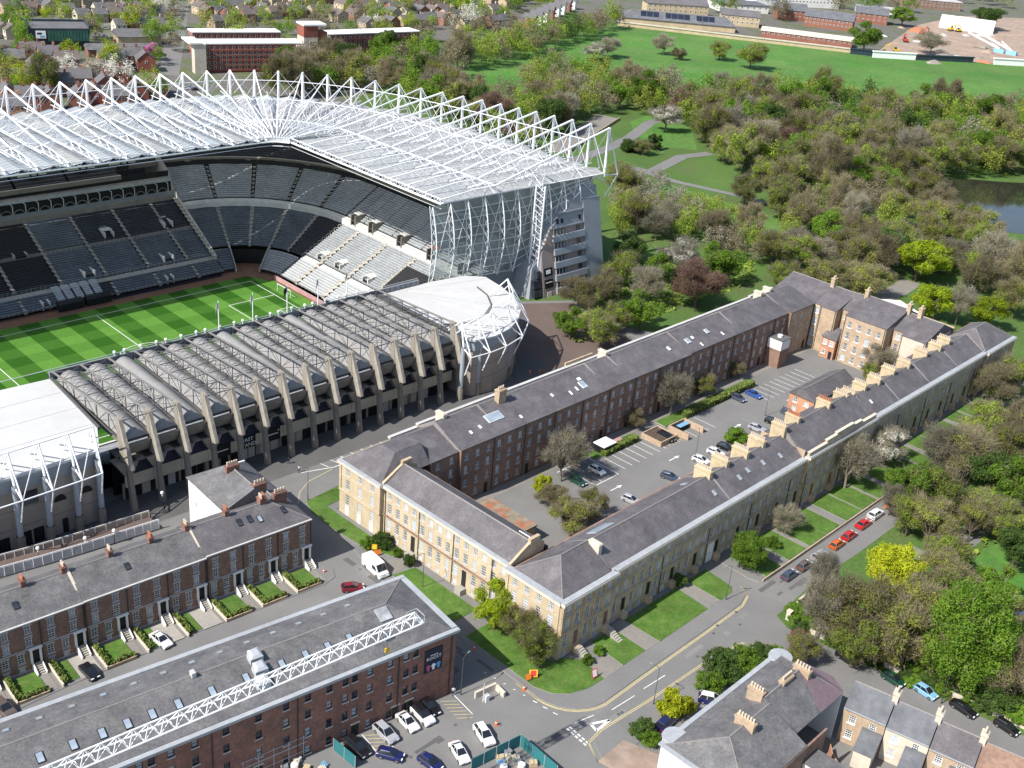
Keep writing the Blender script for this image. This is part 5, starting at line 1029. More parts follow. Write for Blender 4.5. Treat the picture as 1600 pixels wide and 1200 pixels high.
# ================================================================ brick office block, bottom left, with the crane jib above it
BX, BY_, BD = -5.10, 142.78, 39.6
BWF = fr(BX, BY_, BD)
bk = thing('brick_block', 'long dark brick block with a broad slate roof and lead edges, bottom left', 'building', BWF(0, 0), BD)
X4 = [-9.3, -12.2, -15.8, -20.0, -22.7, -26.2, -29.7, -34, -38.9, -43.4, -46.8, -51.1, -55.2, -59.6]
tw = [-7.6, -18.4, -49.5]
LB = 72.0
rows = []
for sz, h in ((10.6, 1.25), (7.4, 1.5), (3.9, 1.6), (.5, 1.5)):
    cs = X4+(tw if sz > 3 else []); rows.append((sz, h, .95, [c+LB for c in cs]))
wallrow(bk, (-LB, 0), (0, 0), 0, 12.3, rows, 'brick_dark', .18, style='dark sill', bright=.3, cols=1, wr=2)
for c in (-8.4, -18.2, -11, -34.2): box(bk, 'door', 'black', c-.6, c+.6, -.06, .02, .05, 2.3); box(bk, 'door_head', 'stone_pale', c-.8, c+.8, -.12, 0, 2.3, 2.55)
for x in (-.9, -10.7, -27.9, -41, -57): drain(bk, x, -.1, .1, 12.2)
box(bk, 'end_wall', 'brick_dark', -.35, 0, .02, 16.3, 0, 12.3); box(bk, 'rear_wall', 'brick_dark', -LB, -.36, 16, 16.3, 0, 12.3)
# low-pitched roof with lead gutter all round; near end is hipped
rfm = MB(); z0_, z1_ = 12.75, 15.6
rfm.poly([(-LB, .55, z0_), (-.55, .55, z0_), (-8.2, 8.2, z1_), (-LB, 8.2, z1_)]); rfm.poly([(-.55, 15.8, z0_), (-LB, 15.8, z0_), (-LB, 8.2, z1_), (-8.2, 8.2, z1_)]); rfm.poly([(-.55, .55, z0_), (-.55, 15.8, z0_), (-8.2, 8.2, z1_)])
rf = rfm.build('roof', 'slate_dark', bk); mb = MB(); mb.tube((-LB, 8.2, z1_), (-8.2, 8.2, z1_), .12, 5); mb.tube((-8.2, 8.2, z1_), (-.55, 15.8, z0_), .1, 4); mb.build('ridge', 'ridge', rf)
for a in ((-LB, .4, -.45, .6), (-LB, .4, 15.7, 16.75)): box(bk, 'lead_gutter', 'lead', a[0], a[1], a[2]+.1, a[3]-.15, 12.3, 12.78)
box(bk, 'lead_gutter', 'lead', -.6, .45, .62, 15.68, 12.3, 12.78)
pr_ = math.atan2(z1_-z0_, 7.65)
for k in range(15):
    x = -12.5-4.3*k; y = 12.6; skylight(bk, (x, y, z1_-(y-8.2)*(z1_-z0_)/7.6+.02), 0, -pr_, .85, .95, 'glass_blind' if k % 3 else 'glass_sky', 'steel_grey')
for k, x in enumerate((-16.5, -20.2, -23.9, -27.8, -33.4, -38.6, -43.5, -47.2, -50.6, -54, -57.8, -62)): skylight(bk, (x, 5.0, z0_+(5-.55)*(z1_-z0_)/7.65+.02), 0, pr_, 1.0, 1.6, 'glass_sky', 'black_soft')
skylight(bk, (-9.6, 6.6, z0_+(6.1)*(z1_-z0_)/7.65+.1), 0, pr_, 2.2, 2.4, 'glass_blind', 'lead')
for i, (x, y) in enumerate(((-31, 7.2), (-31.2, 5.2), (-31.8, 3.2))):     # plant ducts on the roof
    mb = MB(); mb.loft([[(-1, -.8, 0), (1, -.8, 0), (1, .8, 0), (-1, .8, 0)], [(-1, -.8, .9), (1, -.8, .9), (.8, .8, 1.5), (-.8, .8, 1.5)], [(-.5, -.5, 1.2), (.5, -.5, 1.2), (.5, .5, 1.6), (-.5, .5, 1.6)]]); o = mb.build('roof_vent', 'galv', bk); o.location = (x, y, z0_+(y-.55)*.37-.1)
mb = MB(); mb.box(-.3, .3, -.5, .5, 0, .8); o = mb.build('roof_vent', 'trim_grey', bk); o.location = (-40, 8.2, 15.5)
# sign on the wall: navy panel with white lettering and three small shirts
sg = MB(); sg.box(-5.9, -2.6, -.14, -.02, 6.4, 10.9); sgn = sg.build('sign_panel', 'navy', bk)
text(bk, 'ROOST', (-4.25, -.16, 9.05), (R(90), 0, 0), .85, 'white_paint'); box(bk, 'sign_line', 'white_paint', -4.9, -3.5, -.17, -.15, 9.6, 9.72)
mat('shirt_pink', (.45, .10, .2), .7, 0); mat('shirt_white', (.8, .8, .8), .7, 0); mat('shirt_blue', (.1, .35, .6), .7, 0)
for k, m in enumerate(('shirt_pink', 'shirt_white', 'shirt_blue')):
    mb = MB(); x = -5.2+k*.95; mb.loft([[(x+dx, y, 6.75+dz) for dx, dz in ((-.22, 0), (.22, 0), (.22, .7), (.38, .6), (.42, .85), (.15, 1.15), (-.15, 1.15), (-.42, .85), (-.38, .6), (-.22, .7))] for y in (-.2, -.15)]); mb.build('shirt_emblem', m, bk)
# crane: jib over the roof, carried by a mast left of the picture
cr = thing('tower_crane', 'white lattice crane jib reaching over the slate roof', 'crane', (-54, 77.2, 0), 41.67)
ZJ = 34.0; JL = 60.2
jb = MB(); n = 34
def jp(t, k): return Vector((t*JL, (-.8, .8, 0)[k], ZJ+(0, 0, 1.55)[k]))
for k in range(3): jb.tube(jp(0, k), jp(1 if k < 2 else .985, k), .105, 5)
for i in range(n):
    a, b, m_ = i/n, (i+1)/n, (i+.5)/n
    for k in (0, 1): jb.tube(jp(a, k), jp(m_, 2), .055, 4); jb.tube(jp(m_, 2), jp(b, k), .055, 4)
    jb.tube(jp(a, 0), jp(b, 1), .05, 4); jb.tube(jp(b, 0), jp(b, 1), .05, 4)
jb.build('jib', 'steel_white', cr)
mb = MB(); mb.box(JL-.4, JL+.2, -.9, .9, ZJ-.15, ZJ+.1); mb.path([(JL, -.9, ZJ), (JL, -.9, ZJ+1.2), (JL, .9, ZJ+1.2), (JL, .9, ZJ)], .05, 4); mb.path([(JL-1.6, .9, ZJ), (JL-1.6, .9, ZJ+1.2), (JL, .9, ZJ+1.2)], .05, 4); mb.build('tip_platform', 'galv', cr)
mb = MB(); mb.box(54.5, 55.9, -.7, .7, ZJ-.7, ZJ-.2); mb.tube((55.2, 0, ZJ-.7), (55.2, 0, ZJ-2.4), .05, 4); mb.build('trolley', 'steel_grey', cr)
mb = MB(); mb.box(54.95, 55.45, -.2, .2, ZJ-3.0, ZJ-2.4); mb.build('hook_block', mat('crane_yellow', (.65, .42, .04), .6, .1), cr)
mb = MB()
for x in (-1, 1):
    for y in (-1, 1): mb.tube((x, y, 0), (x, y, ZJ+2), .14, 5)
for k in range(18):
    z = k*2.0
    for a, b in (((-1, -1), (1, -1)), ((1, -1), (1, 1)), ((1, 1), (-1, 1)), ((-1, 1), (-1, -1))): mb.tube((*a, z), (*b, z+2), .07, 4)
mb.build('mast', 'steel_white', cr)
for t in (.46, .62, .78): mb = MB(); mb.tube((JL*t, 0, ZJ+1.55), (0, 0, ZJ+2), .03, 3) if t < 0 else None

# ================================================================ houses at the lower right corner
hs = thing('corner_villa', 'white rendered villa with round bays, hipped slate roofs and brick chimneys, lower right', 'house', TF(-11, -30), TD)
def VB(name, m, *a): return box(hs, name, m, a[0], a[1], a[2], a[3], a[4], a[5])
wallrow(hs, (0, 0), (0, -14.5), 0, 9.4, [(5.8, 1.7, 1.2, [4.2, 10.5]), (1.6, 2.0, 1.2, [4.2, 10.5])], 'render_white', .15, style='sill white', bright=.4, cols=3)
wallrow(hs, (31, 0), (0, 0), 0, 9.4, [(5.8, 1.7, 1.1, [4, 9, 20, 26]), (1.6, 2.0, 1.1, [4, 9, 20, 26])], 'render_white', .15, style='sill white', bright=.4, cols=3)
VB('wall', 'brick_brown', .2, 22, -14.5, -14.2, 0, 9.4); VB('wall', 'render_white', 30.8, 31, -12, -.2, 0, 9.4)
for u, v in ((2.6, -.4), (30.6, -.8)):
    mb = MB(); mb.tube((u, v, 0), (u, v, 9.6), 1.8, 16, 0, None, True); mb.build('round_bay', 'render_white', hs, False); mb = MB(); mb.tube((u, v, 9.6), (u, v, 9.9), 2.0, 16, 0, 1.9, True); mb.build('bay_roof', 'lead', hs)
VB('parapet_gutter', 'lead', -.35, 31.3, -.3, .45, 9.4, 9.7); VB('parapet_gutter', 'lead', -.4, .25, -14.6, -.32, 9.4, 9.7)
gable(hs, .3, 16.2, -14.4, -.3, 9.6, 12.6, 'slate_dark', -7.2, 5.5, 0, over=0); gable(hs, 16.3, 31, -12, -.3, 9.6, 13.0, 'slate_dark', -6.2, 0, 4.2, over=0)
mb = MB(); mb.poly([(24, -12.1, 9.7), (31.1, -12.1, 9.7), (33, -9, 9.7), (31.2, -4, 10.6), (26, -6.2, 13.05)]); mb.build('roof', 'slate_purple', hs)
for x, y, n_, lx, ly in ((9.8, -7.2, 6, .9, 3.2), (16.6, -4.6, 5, .9, 2.6), (22.4, -6.2, 5, 2.8, .9), (26.5, -6.6, 5, .9, 2.8)): chimney(hs, x, y, 11.2, 13.6, lx, ly, n_, 'sandstone_brick', 'pot_buff')
VB('rear_wing', 'render_white', 9, 13, -18, -14.55, 0, 6); VB('wing_roof', 'slate_dark', 8.7, 13.3, -18.3, -14.55, 6, 6.3); VB('rear_wing', 'render_white', 16, 19.5, -19.5, -14.55, 0, 6.6); VB('wing_roof', 'slate_dark', 15.8, 19.8, -19.8, -14.55, 6.6, 6.9); VB('rear_wing', 'brick_orange', 2, 7, -19, -14.55, 0, 4); VB('wing_roof', 'slate_dark', 1.8, 7.3, -19.3, -14.55, 4, 4.3)
# stepped cottages along the side street: x runs downhill along the street
CX, CY, CDG = TF(20.6, -42.6).x, TF(20.6, -42.6).y, TD-78.0
cl = ['pink rendered cottage with grey slate roof, next to the white villa', 'second rendered cottage with mottled slate roof, from the white villa', 'third cottage with a smooth dark slate roof, from the white villa', 'cottage with a brown roof at the lower right picture corner']
CF = fr(CX, CY, CDG)
for k in range(5):
    L = 6.6; x0 = k*6.75; zr = 9.3-.35*k; ze = 6.7-.35*k
    h = thing('cottage', cl[min(k, 3)] if k < 4 else 'last cottage beyond the lower right picture corner', 'house', CF(x0, 0), CDG)
    wallrow(h, (0, -.0), (L, -.0), 0, ze, [(4.2-.2*k, 1.5, 1.1, [1.6, 4.8]), (1.2, 1.6, 1.1, [1.6, 4.8])], ('sandstone_brick', 'stone_pale', 'sandstone_brick', 'brick_buff', 'brick_buff')[k], .14, style='sill white', bright=.4, cols=3)
    box(h, 'side_wall', 'stone_pale', 0, .25, .02, 7.4, 0, ze); box(h, 'side_wall', 'stone_pale', L-.25, L, .02, 7.4, 0, ze); box(h, 'front_wall', 'stone_pale', .26, L-.26, 7.2, 7.4, 0, ze)
    gable(h, 0, L, -.2, 7.5, ze+.02, zr, ('slate_grey', 'slate_grey', 'slate', 'brick_brown', 'slate')[k], 3.9, over=0)
    chimney(h, L-.1, 4.0, zr-1.2, zr+1.3, .9, 1.5, 3, 'stone_pale', 'pot_buff'); box(h, 'gutter', 'lead', 0, L, -.36, -.2, ze-.1, ze+.06)
    if k < 3: box(h, 'rear_wing', 'brick_red' if k % 2 else 'stone_pale', 3.6, 6.4, -4.5, -.05, 0, 3.4); mb = MB(); mb.loft([[(3.4, -4.8, 3.4), (6.6, -4.8, 3.4), (6.6, -.05, 3.4), (3.4, -.05, 3.4)], [(3.4, -4.8, 3.45), (6.6, -4.8, 3.45), (6.6, -.05, 4.6), (3.4, -.05, 4.6)]]); mb.build('wing_roof', 'slate_grey', h)
yw = thing('yard_wall', 'curved brick yard wall behind the cottages', 'wall', CF(0, -7), CDG); mb = MB(); P = [(0, 3 , 0), (1, 1, 0), (3, -1, 0), (6, -2.5, 0), (10, -3.5, 0)]
mb.loft([[Vector(p)+Vector((0, -.15, 0)), Vector(p)+Vector((0, .15, 0)), Vector(p)+Vector((0, .15, 2)), Vector(p)+Vector((0, -.15, 2))] for p in P]); mb.build('wall_face', 'brick_orange', yw)

# ================================================================ far town, flats, hospital, building site
mat('roof_brown', (.165, .135, .12), .85, .2, .8, .18, .1, col2=(.12, .10, .095))
mat('roof_grey', (.13, .125, .13), .85, .2, .8, .18, .1)
mat('flat_brick', (.25, .085, .06), .9, .15, .6, .1, .08)
mat('dark_clad', (.022, .038, .055), .4, .15, .3, .1, .1, spec=.5)
mat('green_clad', (.03, .10, .075), .4, .25, .4, .2, .1, spec=.5)
def far_house(loc, deg, L, D, ze, zr, wm, rm, label, group, ch=1, wins=True, name='far_house', nwin=None):
    h = thing(name, label, 'house', loc, deg, group)
    mb = MB(); mb.box(-L/2, L/2, -D/2, D/2, 0, ze); mb.poly([(-L/2, -D/2, ze), (-L/2, D/2, ze), (-L/2, 0, zr-.1)]); mb.poly([(L/2, -D/2, ze), (L/2, D/2, ze), (L/2, 0, zr-.1)]); mb.build('wall', wm, h)
    mb = MB(); o = .4; mb.poly([(-L/2-o, -D/2-o, ze-.2), (L/2+o, -D/2-o, ze-.2), (L/2+o, 0, zr), (-L/2-o, 0, zr)]); mb.poly([(-L/2-o, D/2+o, ze-.2), (L/2+o, D/2+o, ze-.2), (L/2+o, 0, zr), (-L/2-o, 0, zr)]); rf = mb.build('roof', rm, h)
    for k in range(ch): x = L*(k+.5)/ch-L/2 if ch > 1 else L*.3; mb = MB(); mb.box(x-.5, x+.5, -.4, .4, zr-.8, zr+1.4); mb.build('chimney', wm, rf)
    if wins:
        n = nwin or max(2, int(L/3.2))
        for sgn in (-1, 1):
            for z in ([ze-2.0, ze-4.8] if ze > 5.2 else [ze-2.2]):
                for k in range(n):
                    x = -L/2+L*(k+.5)/n; link('window', FW, h, (x, sgn*D/2, z), 0 if sgn < 0 else math.pi)
        link('window', FW, h, (-L/2, 0, ze-2), -math.pi/2)
    return h
fwm = MB(); fwm.box(-.7, .7, -.1, .05, 0, 1.3, 0); fwm.box(-.55, .55, -.13, 0, .12, 1.15, 1); FW = fwm.mesh('window', ['white_paint', 'glass'])
WN = {'brick_red': 'red brick', 'flat_brick': 'deep red brick', 'brick_orange': 'orange brick', 'brick_buff': 'buff', 'sandstone_brick': 'sandy brown', 'stone_pale': 'pale'}; RN = {'roof_grey': 'grey', 'slate_dark': 'dark slate', 'roof_brown': 'brown tiled'}
def hlab(wm, rm, where): return wm, rm, '%s house with a %s roof %s' % (WN[wm], RN[rm], where)
ROWS = ['behind the flats, second row', 'just behind the long flats', 'right of the stair tower, lower row', 'right of the stair tower, upper row', 'beside the belt of trees at top centre', 'at top centre near the white gables', 'along the top edge behind the flats', 'at the top left corner', 'above the dark modern building', 'right of the dark modern building', 'along the top left edge', 'along the top edge near the white gables', 'directly behind the white-roofed flats', 'left of the white gabled row', 'between the two rows behind the flats', 'behind the stair tower', 'in the middle row past the stair tower', 'just behind the right-hand flats', 'above the belt of trees at top centre', 'beside the far road', 'at the left edge above the dark building', 'near the pink blossoming tree', 'left of the dark modern building, upper', 'left of the dark modern building, lower', 'next to the belt of trees']
rg = random.Random(21)
# red-brick houses close behind the stadium (left)
fl_ = [(20, 108), (52, 96), (78, 102), (105, 110), (30, 140), (62, 135), (92, 148), (120, 140), (15, 165), (48, 170), (80, 172), (140, 132), (165, 150), (190, 140), (150, 165), (185, 168), (215, 160), (228, 110), (205, 104), (60, 120), (20, 185), (125, 170), (245, 150), (175, 110)]
fl_w = [(-261.5,563), (-260.5,584.9), (-249.7,579.4), (-237.6,571.3), (-240.5,522), (-235.1,532), (-220.9,519.2), (-217.7,532.4), (-231.4,491.2), (-221.1,489), (-212.5,490.1), (-216.4,545.2), (-201.3,525), (-199.3,540.7), (-198.4,505.2), (-188.4,505.5), (-184,518.3), (-203.4,588.1), (-213.1,594.1), (-243.9,551.5), (-220.8,470.4), (-202.5,496.9), (-180.3,534.2), (-218.4,580.7)]
for k, p in enumerate(fl_w): far_house(p, 28+rg.choice((0, 90))+rg.uniform(-4, 4), rg.uniform(10, 14), 9, 6.4, 10.2, *hlab(rg.choice(['brick_red', 'flat_brick', 'brick_red', 'brick_orange']), rg.choice(['roof_grey', 'slate_dark', 'roof_brown']), ('left of the blossom tree' if p[0] < -205 else 'near the far road')), 'red brick houses behind the stadium', 2)
# brown-roofed estate at the top of the picture: rows of houses
est = [((-234.5,774), (-176.4,844), 9), ((-208.1,755.6), (-156.3,811.8), 7), ((-144.3,795.1), (-72.4,871.8), 9), ((-160.7,834.5), (-86.7,918.7), 9), ((-85,813.6), (-43.6,870.2), 5), ((-71.2,886.1), (-27.5,943.7), 5), ((-247.1,816.5), (-111.3,956), 14), ((-341.9,727.5), (-324.9,744.7), 4), ((-313.2,746.5), (-288.4,775.4), 5), ((-299,721.1), (-252.2,762.6), 7), ((-357.7,753.3), (-270.8,834.5), 11), ((-103.1,930.2), (-30,1005.8), 7), ((-207.5,723.5), (-198.3,734.2), 2), ((-48.6,952.3), (-13.5,1000.7), 4), ((-225.1,756.4), (-174.4,812.7), 8), ((-218.3,809.5), (-160.4,883), 9), ((-140.2,822), (-79,891.4), 8), ((-122.4,768.5), (-84.4,808.1), 5), ((-74.5,844.5), (-31.2,912.1), 6), ((-285.7,707.7), (-244.3,744.4), 6), ((-332,705.6), (-307.6,732.6), 5), ((-254.3,685.8), (-231.5,704.2), 4), ((-325.5,658.3), (-308.4,678.3), 4), ((-313.1,624.4), (-293.6,644.3), 4), ((-58,812.2), (-28.6,854), 4)]
for er_, (p, q, n) in enumerate(est):
    p, q = Vector(p), Vector(q); ang = math.degrees(math.atan2(q.y-p.y, q.x-p.x))
    for k in range(n):
        c = p.lerp(q, (k+.5)/n); sp = (q-p).length/n
        if rg.random() < .12: continue
        far_house((c.x+rg.uniform(-2, 2), c.y+rg.uniform(-4, 4)), ang+rg.choice((0, 0, 0, 90)), min(sp*.9, 15), 9, 5.4, 8.4, *hlab(rg.choice(['brick_buff', 'sandstone_brick', 'sandstone_brick', 'stone_pale', 'brick_red']), rg.choice(['roof_brown', 'roof_brown', 'roof_grey', 'slate_dark']), ROWS[er_ % len(ROWS)]), 'brown-roofed estate houses', 1, True)
# terrace with white gables at top centre
p, q = Vector((-13.2,841.8)), Vector((21.7,976.5))
for k in range(8): c = p.lerp(q, (k+.5)/8); far_house((c.x, c.y), math.degrees(math.atan2(q.y-p.y, q.x-p.x))+90, 9, 6.6, 7, 10, 'render_white' if k % 3 else 'brick_red', 'roof_grey', 'white gabled town house in the slanting row beside the wood', 'white gabled row beside the moor', 0)
# red-brick flats
def flats(name, label, loc, deg, L, D, H, rows, nb, roofm='white_paint'):
    f = thing(name, label, 'flats', loc, deg); mb = MB(); mb.box(0, L, 0, D, 0, H); mb.build('wall', 'flat_brick', f); box(f, 'roof', roofm, -.3, L+.3, -.4, D+.4, H, H+.6)
    for r_ in range(rows):
        z = 1.4+(H-1.8)/rows*r_; b = (H-1.8)/rows
        box(f, 'balcony_band', 'brick_dark' if r_ % 2 else 'flat_brick', .2, L-.2, -.5, -.01, z-.5, z+.35)
        for k in range(nb): x = L*(k+.5)/nb; link('window', FW, f, (x, 0, z+.5)); 
        for k in range(3): link('window', FW, f, (0, D*(k+.5)/3, z+.5), -math.pi/2)
    return f
f1 = flats('apartment_block', 'long red brick flats with a white roof edge beyond the stadium, left', (-177.1,593.8), 30.5, 56, 12, 14.5, 5, 17)
box(f1, 'end_tower', 'stone_pale', -3, 3, -3, 3, 0, 15); box(f1, 'end_roof', 'white_paint', -5.5, 1, -3.4, 14, 15.1, 15.9); box(f1, 'stair_tower', 'stone_pale', 52, 57, -2, 3, 0, 14)
f2 = flats('apartment_block', 'red brick flats behind the long flats, only the top floor showing', (-193.7,638.8), 30.5, 50, 10, 12, 4, 16)
f3 = flats('apartment_block', 'red brick flats with white roof right of the stair tower', (-121.6,655.6), 40, 62, 12, 14.5, 5, 19)
box(f3, 'end_wall', 'stone_pale', -3.4, .4, -3, 1, 0, 14)
tw_ = thing('stair_tower', 'tall pale and red brick stair tower between the two flats', 'tower', (-128,636.4), 33); box(tw_, 'shaft', 'stone_pale', -5, 3, -4, 6, 0, 16.5); box(tw_, 'top', 'flat_brick', -5.05, 3.05, -4.05, 6.05, 16.5, 22.5); box(tw_, 'cap', 'white_paint', -5.4, 8, -4.4, 6.4, 22.5, 23.4); box(tw_, 'brick_side', 'flat_brick', 3.1, 9, -3, 6, 0, 19)
for k in range(5): link('window', FW, tw_, (-1, -4, 2+2.8*k)); link('window', FW, tw_, (1, -4, 2+2.8*k))
# dark modern building with green glazing
dk = thing('modern_building', 'dark navy modern building with a green glazed front and small white sign', 'building', (-273.3,610.9), 28); Lm = 31
mb = MB(); mb.loft([[(1, 0, 0), (Lm-1, 0, 0), (Lm-1, 20, 0), (1, 20, 0)], [(0, -1, 11.5), (Lm, -1, 11.5), (Lm, 21, 11.5), (0, 21, 11.5)]]); mb.build('wall', 'dark_clad', dk)
box(dk, 'parapet', 'dark_clad', -.3, Lm+.3, 20, 21.2, 11.5, 13); box(dk, 'parapet', 'dark_clad', -.3, .5, -1.3, 20, 11.5, 13); box(dk, 'parapet', 'dark_clad', Lm-.5, Lm+.3, -1.3, 20, 11.5, 13); box(dk, 'roof', 'roof_grey', .5, Lm-.5, -1, 20, 11.5, 11.9)
for k in range(13): box(dk, 'glazing_panel', 'green_clad', 9.5+k*1.6, 10.9+k*1.6, -1.3, -.7, 5.2, 10.6)
box(dk, 'sign', 'white_paint', 3.6, 8.6, -1.35, -.9, 6.6, 10.4); box(dk, 'sign_mark', 'dark_clad', 4.2, 6.6, -1.4, -1.36, 8.6, 9.6); box(dk, 'sign_mark', 'shirt_blue', 5.6, 8, -1.4, -1.36, 7.2, 8.0); box(dk, 'entrance', 'black', 8, 14, -1.1, .4, 0, 3.5)
pub = thing('low_building', 'low building with a dark shallow gabled roof beside the far road', 'building', (-232.4,660.8), 30); box(pub, 'wall', 'brick_buff', -12, 12, -8, 8, 0, 4.5); gable(pub, -12, 12, -8, 8, 4.5, 7.6, 'roof_grey', over=.8)
pb2 = thing('low_building', 'long low building with a flat dark roof in front of the dark modern building', 'building', (-227.6,621), 30); box(pb2, 'wall', 'brick_dark', -18, 18, -6, 6, 0, 4); gable(pb2, -18, 18, -6, 6, 4, 6.2, 'slate_dark', over=.5)
# houses and hospital wings beyond the moor
ho = thing('clinic_building', 'long low clinic with hipped slate roof and rows of solar panels', 'building', (59.6,914.4), -18.5); p, q = Vector((59.6,914.4)), Vector((147.6,914.8)); Lh = (q-p).length; ho.rotation_euler = (0, 0, math.atan2(q.y-p.y, q.x-p.x))
box(ho, 'wall', 'brick_buff', 0, Lh, 0, 18, 0, 4.5); gable(ho, 0, Lh, 0, 18, 4.5, 10, 'slate_grey', 9, 8, 8, over=.8)
for k in range(12): x = 14+k*(Lh-30)/12; mb = MB(); mb.loft([[(x, 1.6, 5.55), (x+(Lh-30)/13, 1.6, 5.55), (x+(Lh-30)/13, 7.6, 9.25), (x, 7.6, 9.25)], [(x, 1.5, 5.75), (x+(Lh-30)/13, 1.5, 5.75), (x+(Lh-30)/13, 7.5, 9.45), (x, 7.5, 9.45)]]); mb.build('solar_panel', 'navy', ho) if k not in (3, 8) else None
def longblock(name, label, p, q, D, H, wm, rm, rise, nwin=0, cat='building'):
    p, q = Vector(p), Vector(q); L = (q-p).length; b = thing(name, label, cat, (p.x, p.y), math.degrees(math.atan2(q.y-p.y, q.x-p.x))); box(b, 'wall', wm, 0, L, 0, D, 0, H)
    if rise: gable(b, 0, L, 0, D, H, H+rise, rm, over=.6)
    else: box(b, 'roof', rm, -.5, L+.5, -.5, D+.5, H, H+.8)
    for k in range(nwin): link('window', FW, b, (L*(k+.5)/nwin, 0, H-2.2)); link('window', FW, b, (L*(k+.5)/nwin, 0, H-5.4)) if H > 6.5 else None
    return b
longblock('ward_block', 'long low ward with a cream metal roof at the edge of the moor', (166.3,906.8), (232.8,890.1), 16, 5, 'brick_red', 'stone_pale', 2.4, 18)
longblock('ward_block', 'red brick hospital wing with hipped green-grey roof behind the cream ward', (216.8,996.3), (254.5,983.8), 20, 8, 'brick_red', 'slate_grey', 5, 12)
longblock('ward_block', 'two storey brick block with grey roof behind the solar clinic, left', (82.9,978.6), (134.7,989.3), 16, 9, 'brick_buff', 'roof_grey', 4, 12)
longblock('ward_block', 'brick block with grey roof behind the solar clinic, right', (141.5,957.6), (172.5,955.7), 16, 8, 'brick_buff', 'roof_grey', 4, 8)
longblock('ward_block', 'grey-roofed hospital block at the top edge, nearest the white offices', (199.6,1022.6), (224.7,1023.1), 22, 8, 'brick_red', 'slate_grey', 5, 6)
longblock('ward_block', 'brick hospital block with slate roof beside the building site trees', (273.4,1053.2), (300.3,1046.9), 22, 8, 'brick_red', 'slate_grey', 5, 6)
longblock('office_block', 'white office block with strip windows at the top edge', (193.6,1109), (278.1,1139.1), 20, 10, 'render_white', 'trim_grey', 0, 24)
longblock('office_block', 'pale green roofed hall at the top edge', (151.8,1038.9), (196.1,1051.6), 30, 6, 'render_white', 'slate_grey', 0, 8)
longblock('office_block', 'grey flat-roofed hall at the top right edge', (359.4,1211.9), (418.5,1213.3), 20, 8, 'brick_brown', 'trim_grey', 0, 14)
longblock('office_block', 'pale flat-roofed shed left of the building site', (292.6,1122.3), (328.3,1119.8), 20, 5, 'render_white', 'trim_grey', 0, 0)
bl = longblock('boundary_wall', 'long pale brick wall along the top of the moor', (55.4,898.6), (227.6,867.7), .8, 2.6, 'brick_buff', 'stone_pale', 0, 0, 'wall')
longblock('hoarding', 'white site hoarding nearest the big green tree', (240.3,855.4), (273.6,862), .6, 4.2, 'white_paint', 'white_paint', 0, 0, 'hoarding')
longblock('hoarding', 'dark green site hoarding between the two white ones', (274.1,862.3), (320.5,875.3), .6, 3.4, 'dark_clad', 'dark_clad', 0, 0, 'hoarding')
longblock('hoarding', 'white site hoarding at the right picture edge', (335.8,875.1), (381.8,884.9), .6, 4.2, 'white_paint', 'white_paint', 0, 0, 'hoarding')
longblock('hoarding', 'dark green site hoarding under the big green tree', (225.8,864), (241.3,861.3), .6, 3.4, 'dark_clad', 'dark_clad', 0, 0, 'hoarding')
tn = thing('site_tent', 'white curved-roof tent on the building site', 'tent', (357.9,1081.8), -20); mb = MB(); mb.loft([[(x, 14*math.cos(math.pi*j/8), 10*math.sin(math.pi*j/8)) for j in range(9)] for x in (0, 46)]); mb.build('canopy', 'white_paint', tn)
def digger(loc, deg, m, label):
    d = thing('excavator', label, 'excavator', loc, deg, 'machines on the building site'); box(d, 'tracks', 'black_soft', -2.5, 2.5, -1.6, 1.6, 0, 1.1); box(d, 'body', m, -2.2, 2, -1.5, 1.5, 1.15, 2.6); box(d, 'cab', 'glass', .4, 2, .2, 1.5, 2.6, 4); mb = MB(); mb.path([(2, -.4, 2), (5, -.4, 6), (8.5, -.4, 4.5), (9, -.4, 1.5)], .45, 5); mb.build('boom', m, d); box(d, 'bucket', 'steel_dark', 8.3, 9.7, -1, .2, .4, 1.6)
mat('machine_red', (.5, .06, .03), .6, .1); mat('machine_blue', (.25, .5, .7), .5, .1)
for k, (p, dg, m, lb) in enumerate((((358.6,1052.1), 10, 'crane_yellow', 'yellow excavator in front of the white tent, left'), ((364.2,1048), 200, 'crane_yellow', 'yellow excavator in front of the white tent, middle'), ((376.3,1066.2), 100, 'crane_yellow', 'yellow excavator in front of the white tent, right'), ((320.4,1008.4), 40, 'machine_red', 'red excavator at the left of the building site'), ((291.3,952.3), 90, 'machine_red', 'orange-red digger near the site edge'), ((267.3,891.5), 180, 'crane_yellow', 'yellow digger beside the white hoarding'))): digger(p, dg, m, lb)
for k, (p, dg, lb) in enumerate((((363,942.2), 150, 'pale blue piling rig lying left on the building site'), ((370.5,934.4), 140, 'pale blue piling rig lying right on the building site'))):
    c_ = thing('piling_rig', lb, 'machine', p, dg, 'blue piling rigs'); box(c_, 'body', 'machine_blue', -4, 4, -2, 2, 0, 3); mb = MB(); mb.tube((0, 0, 3), (26, 2, 12), .9, 4); mb.tube((0, 0, 3), (10, 0, 9), .5, 4); mb.build('mast', 'white_paint', c_)
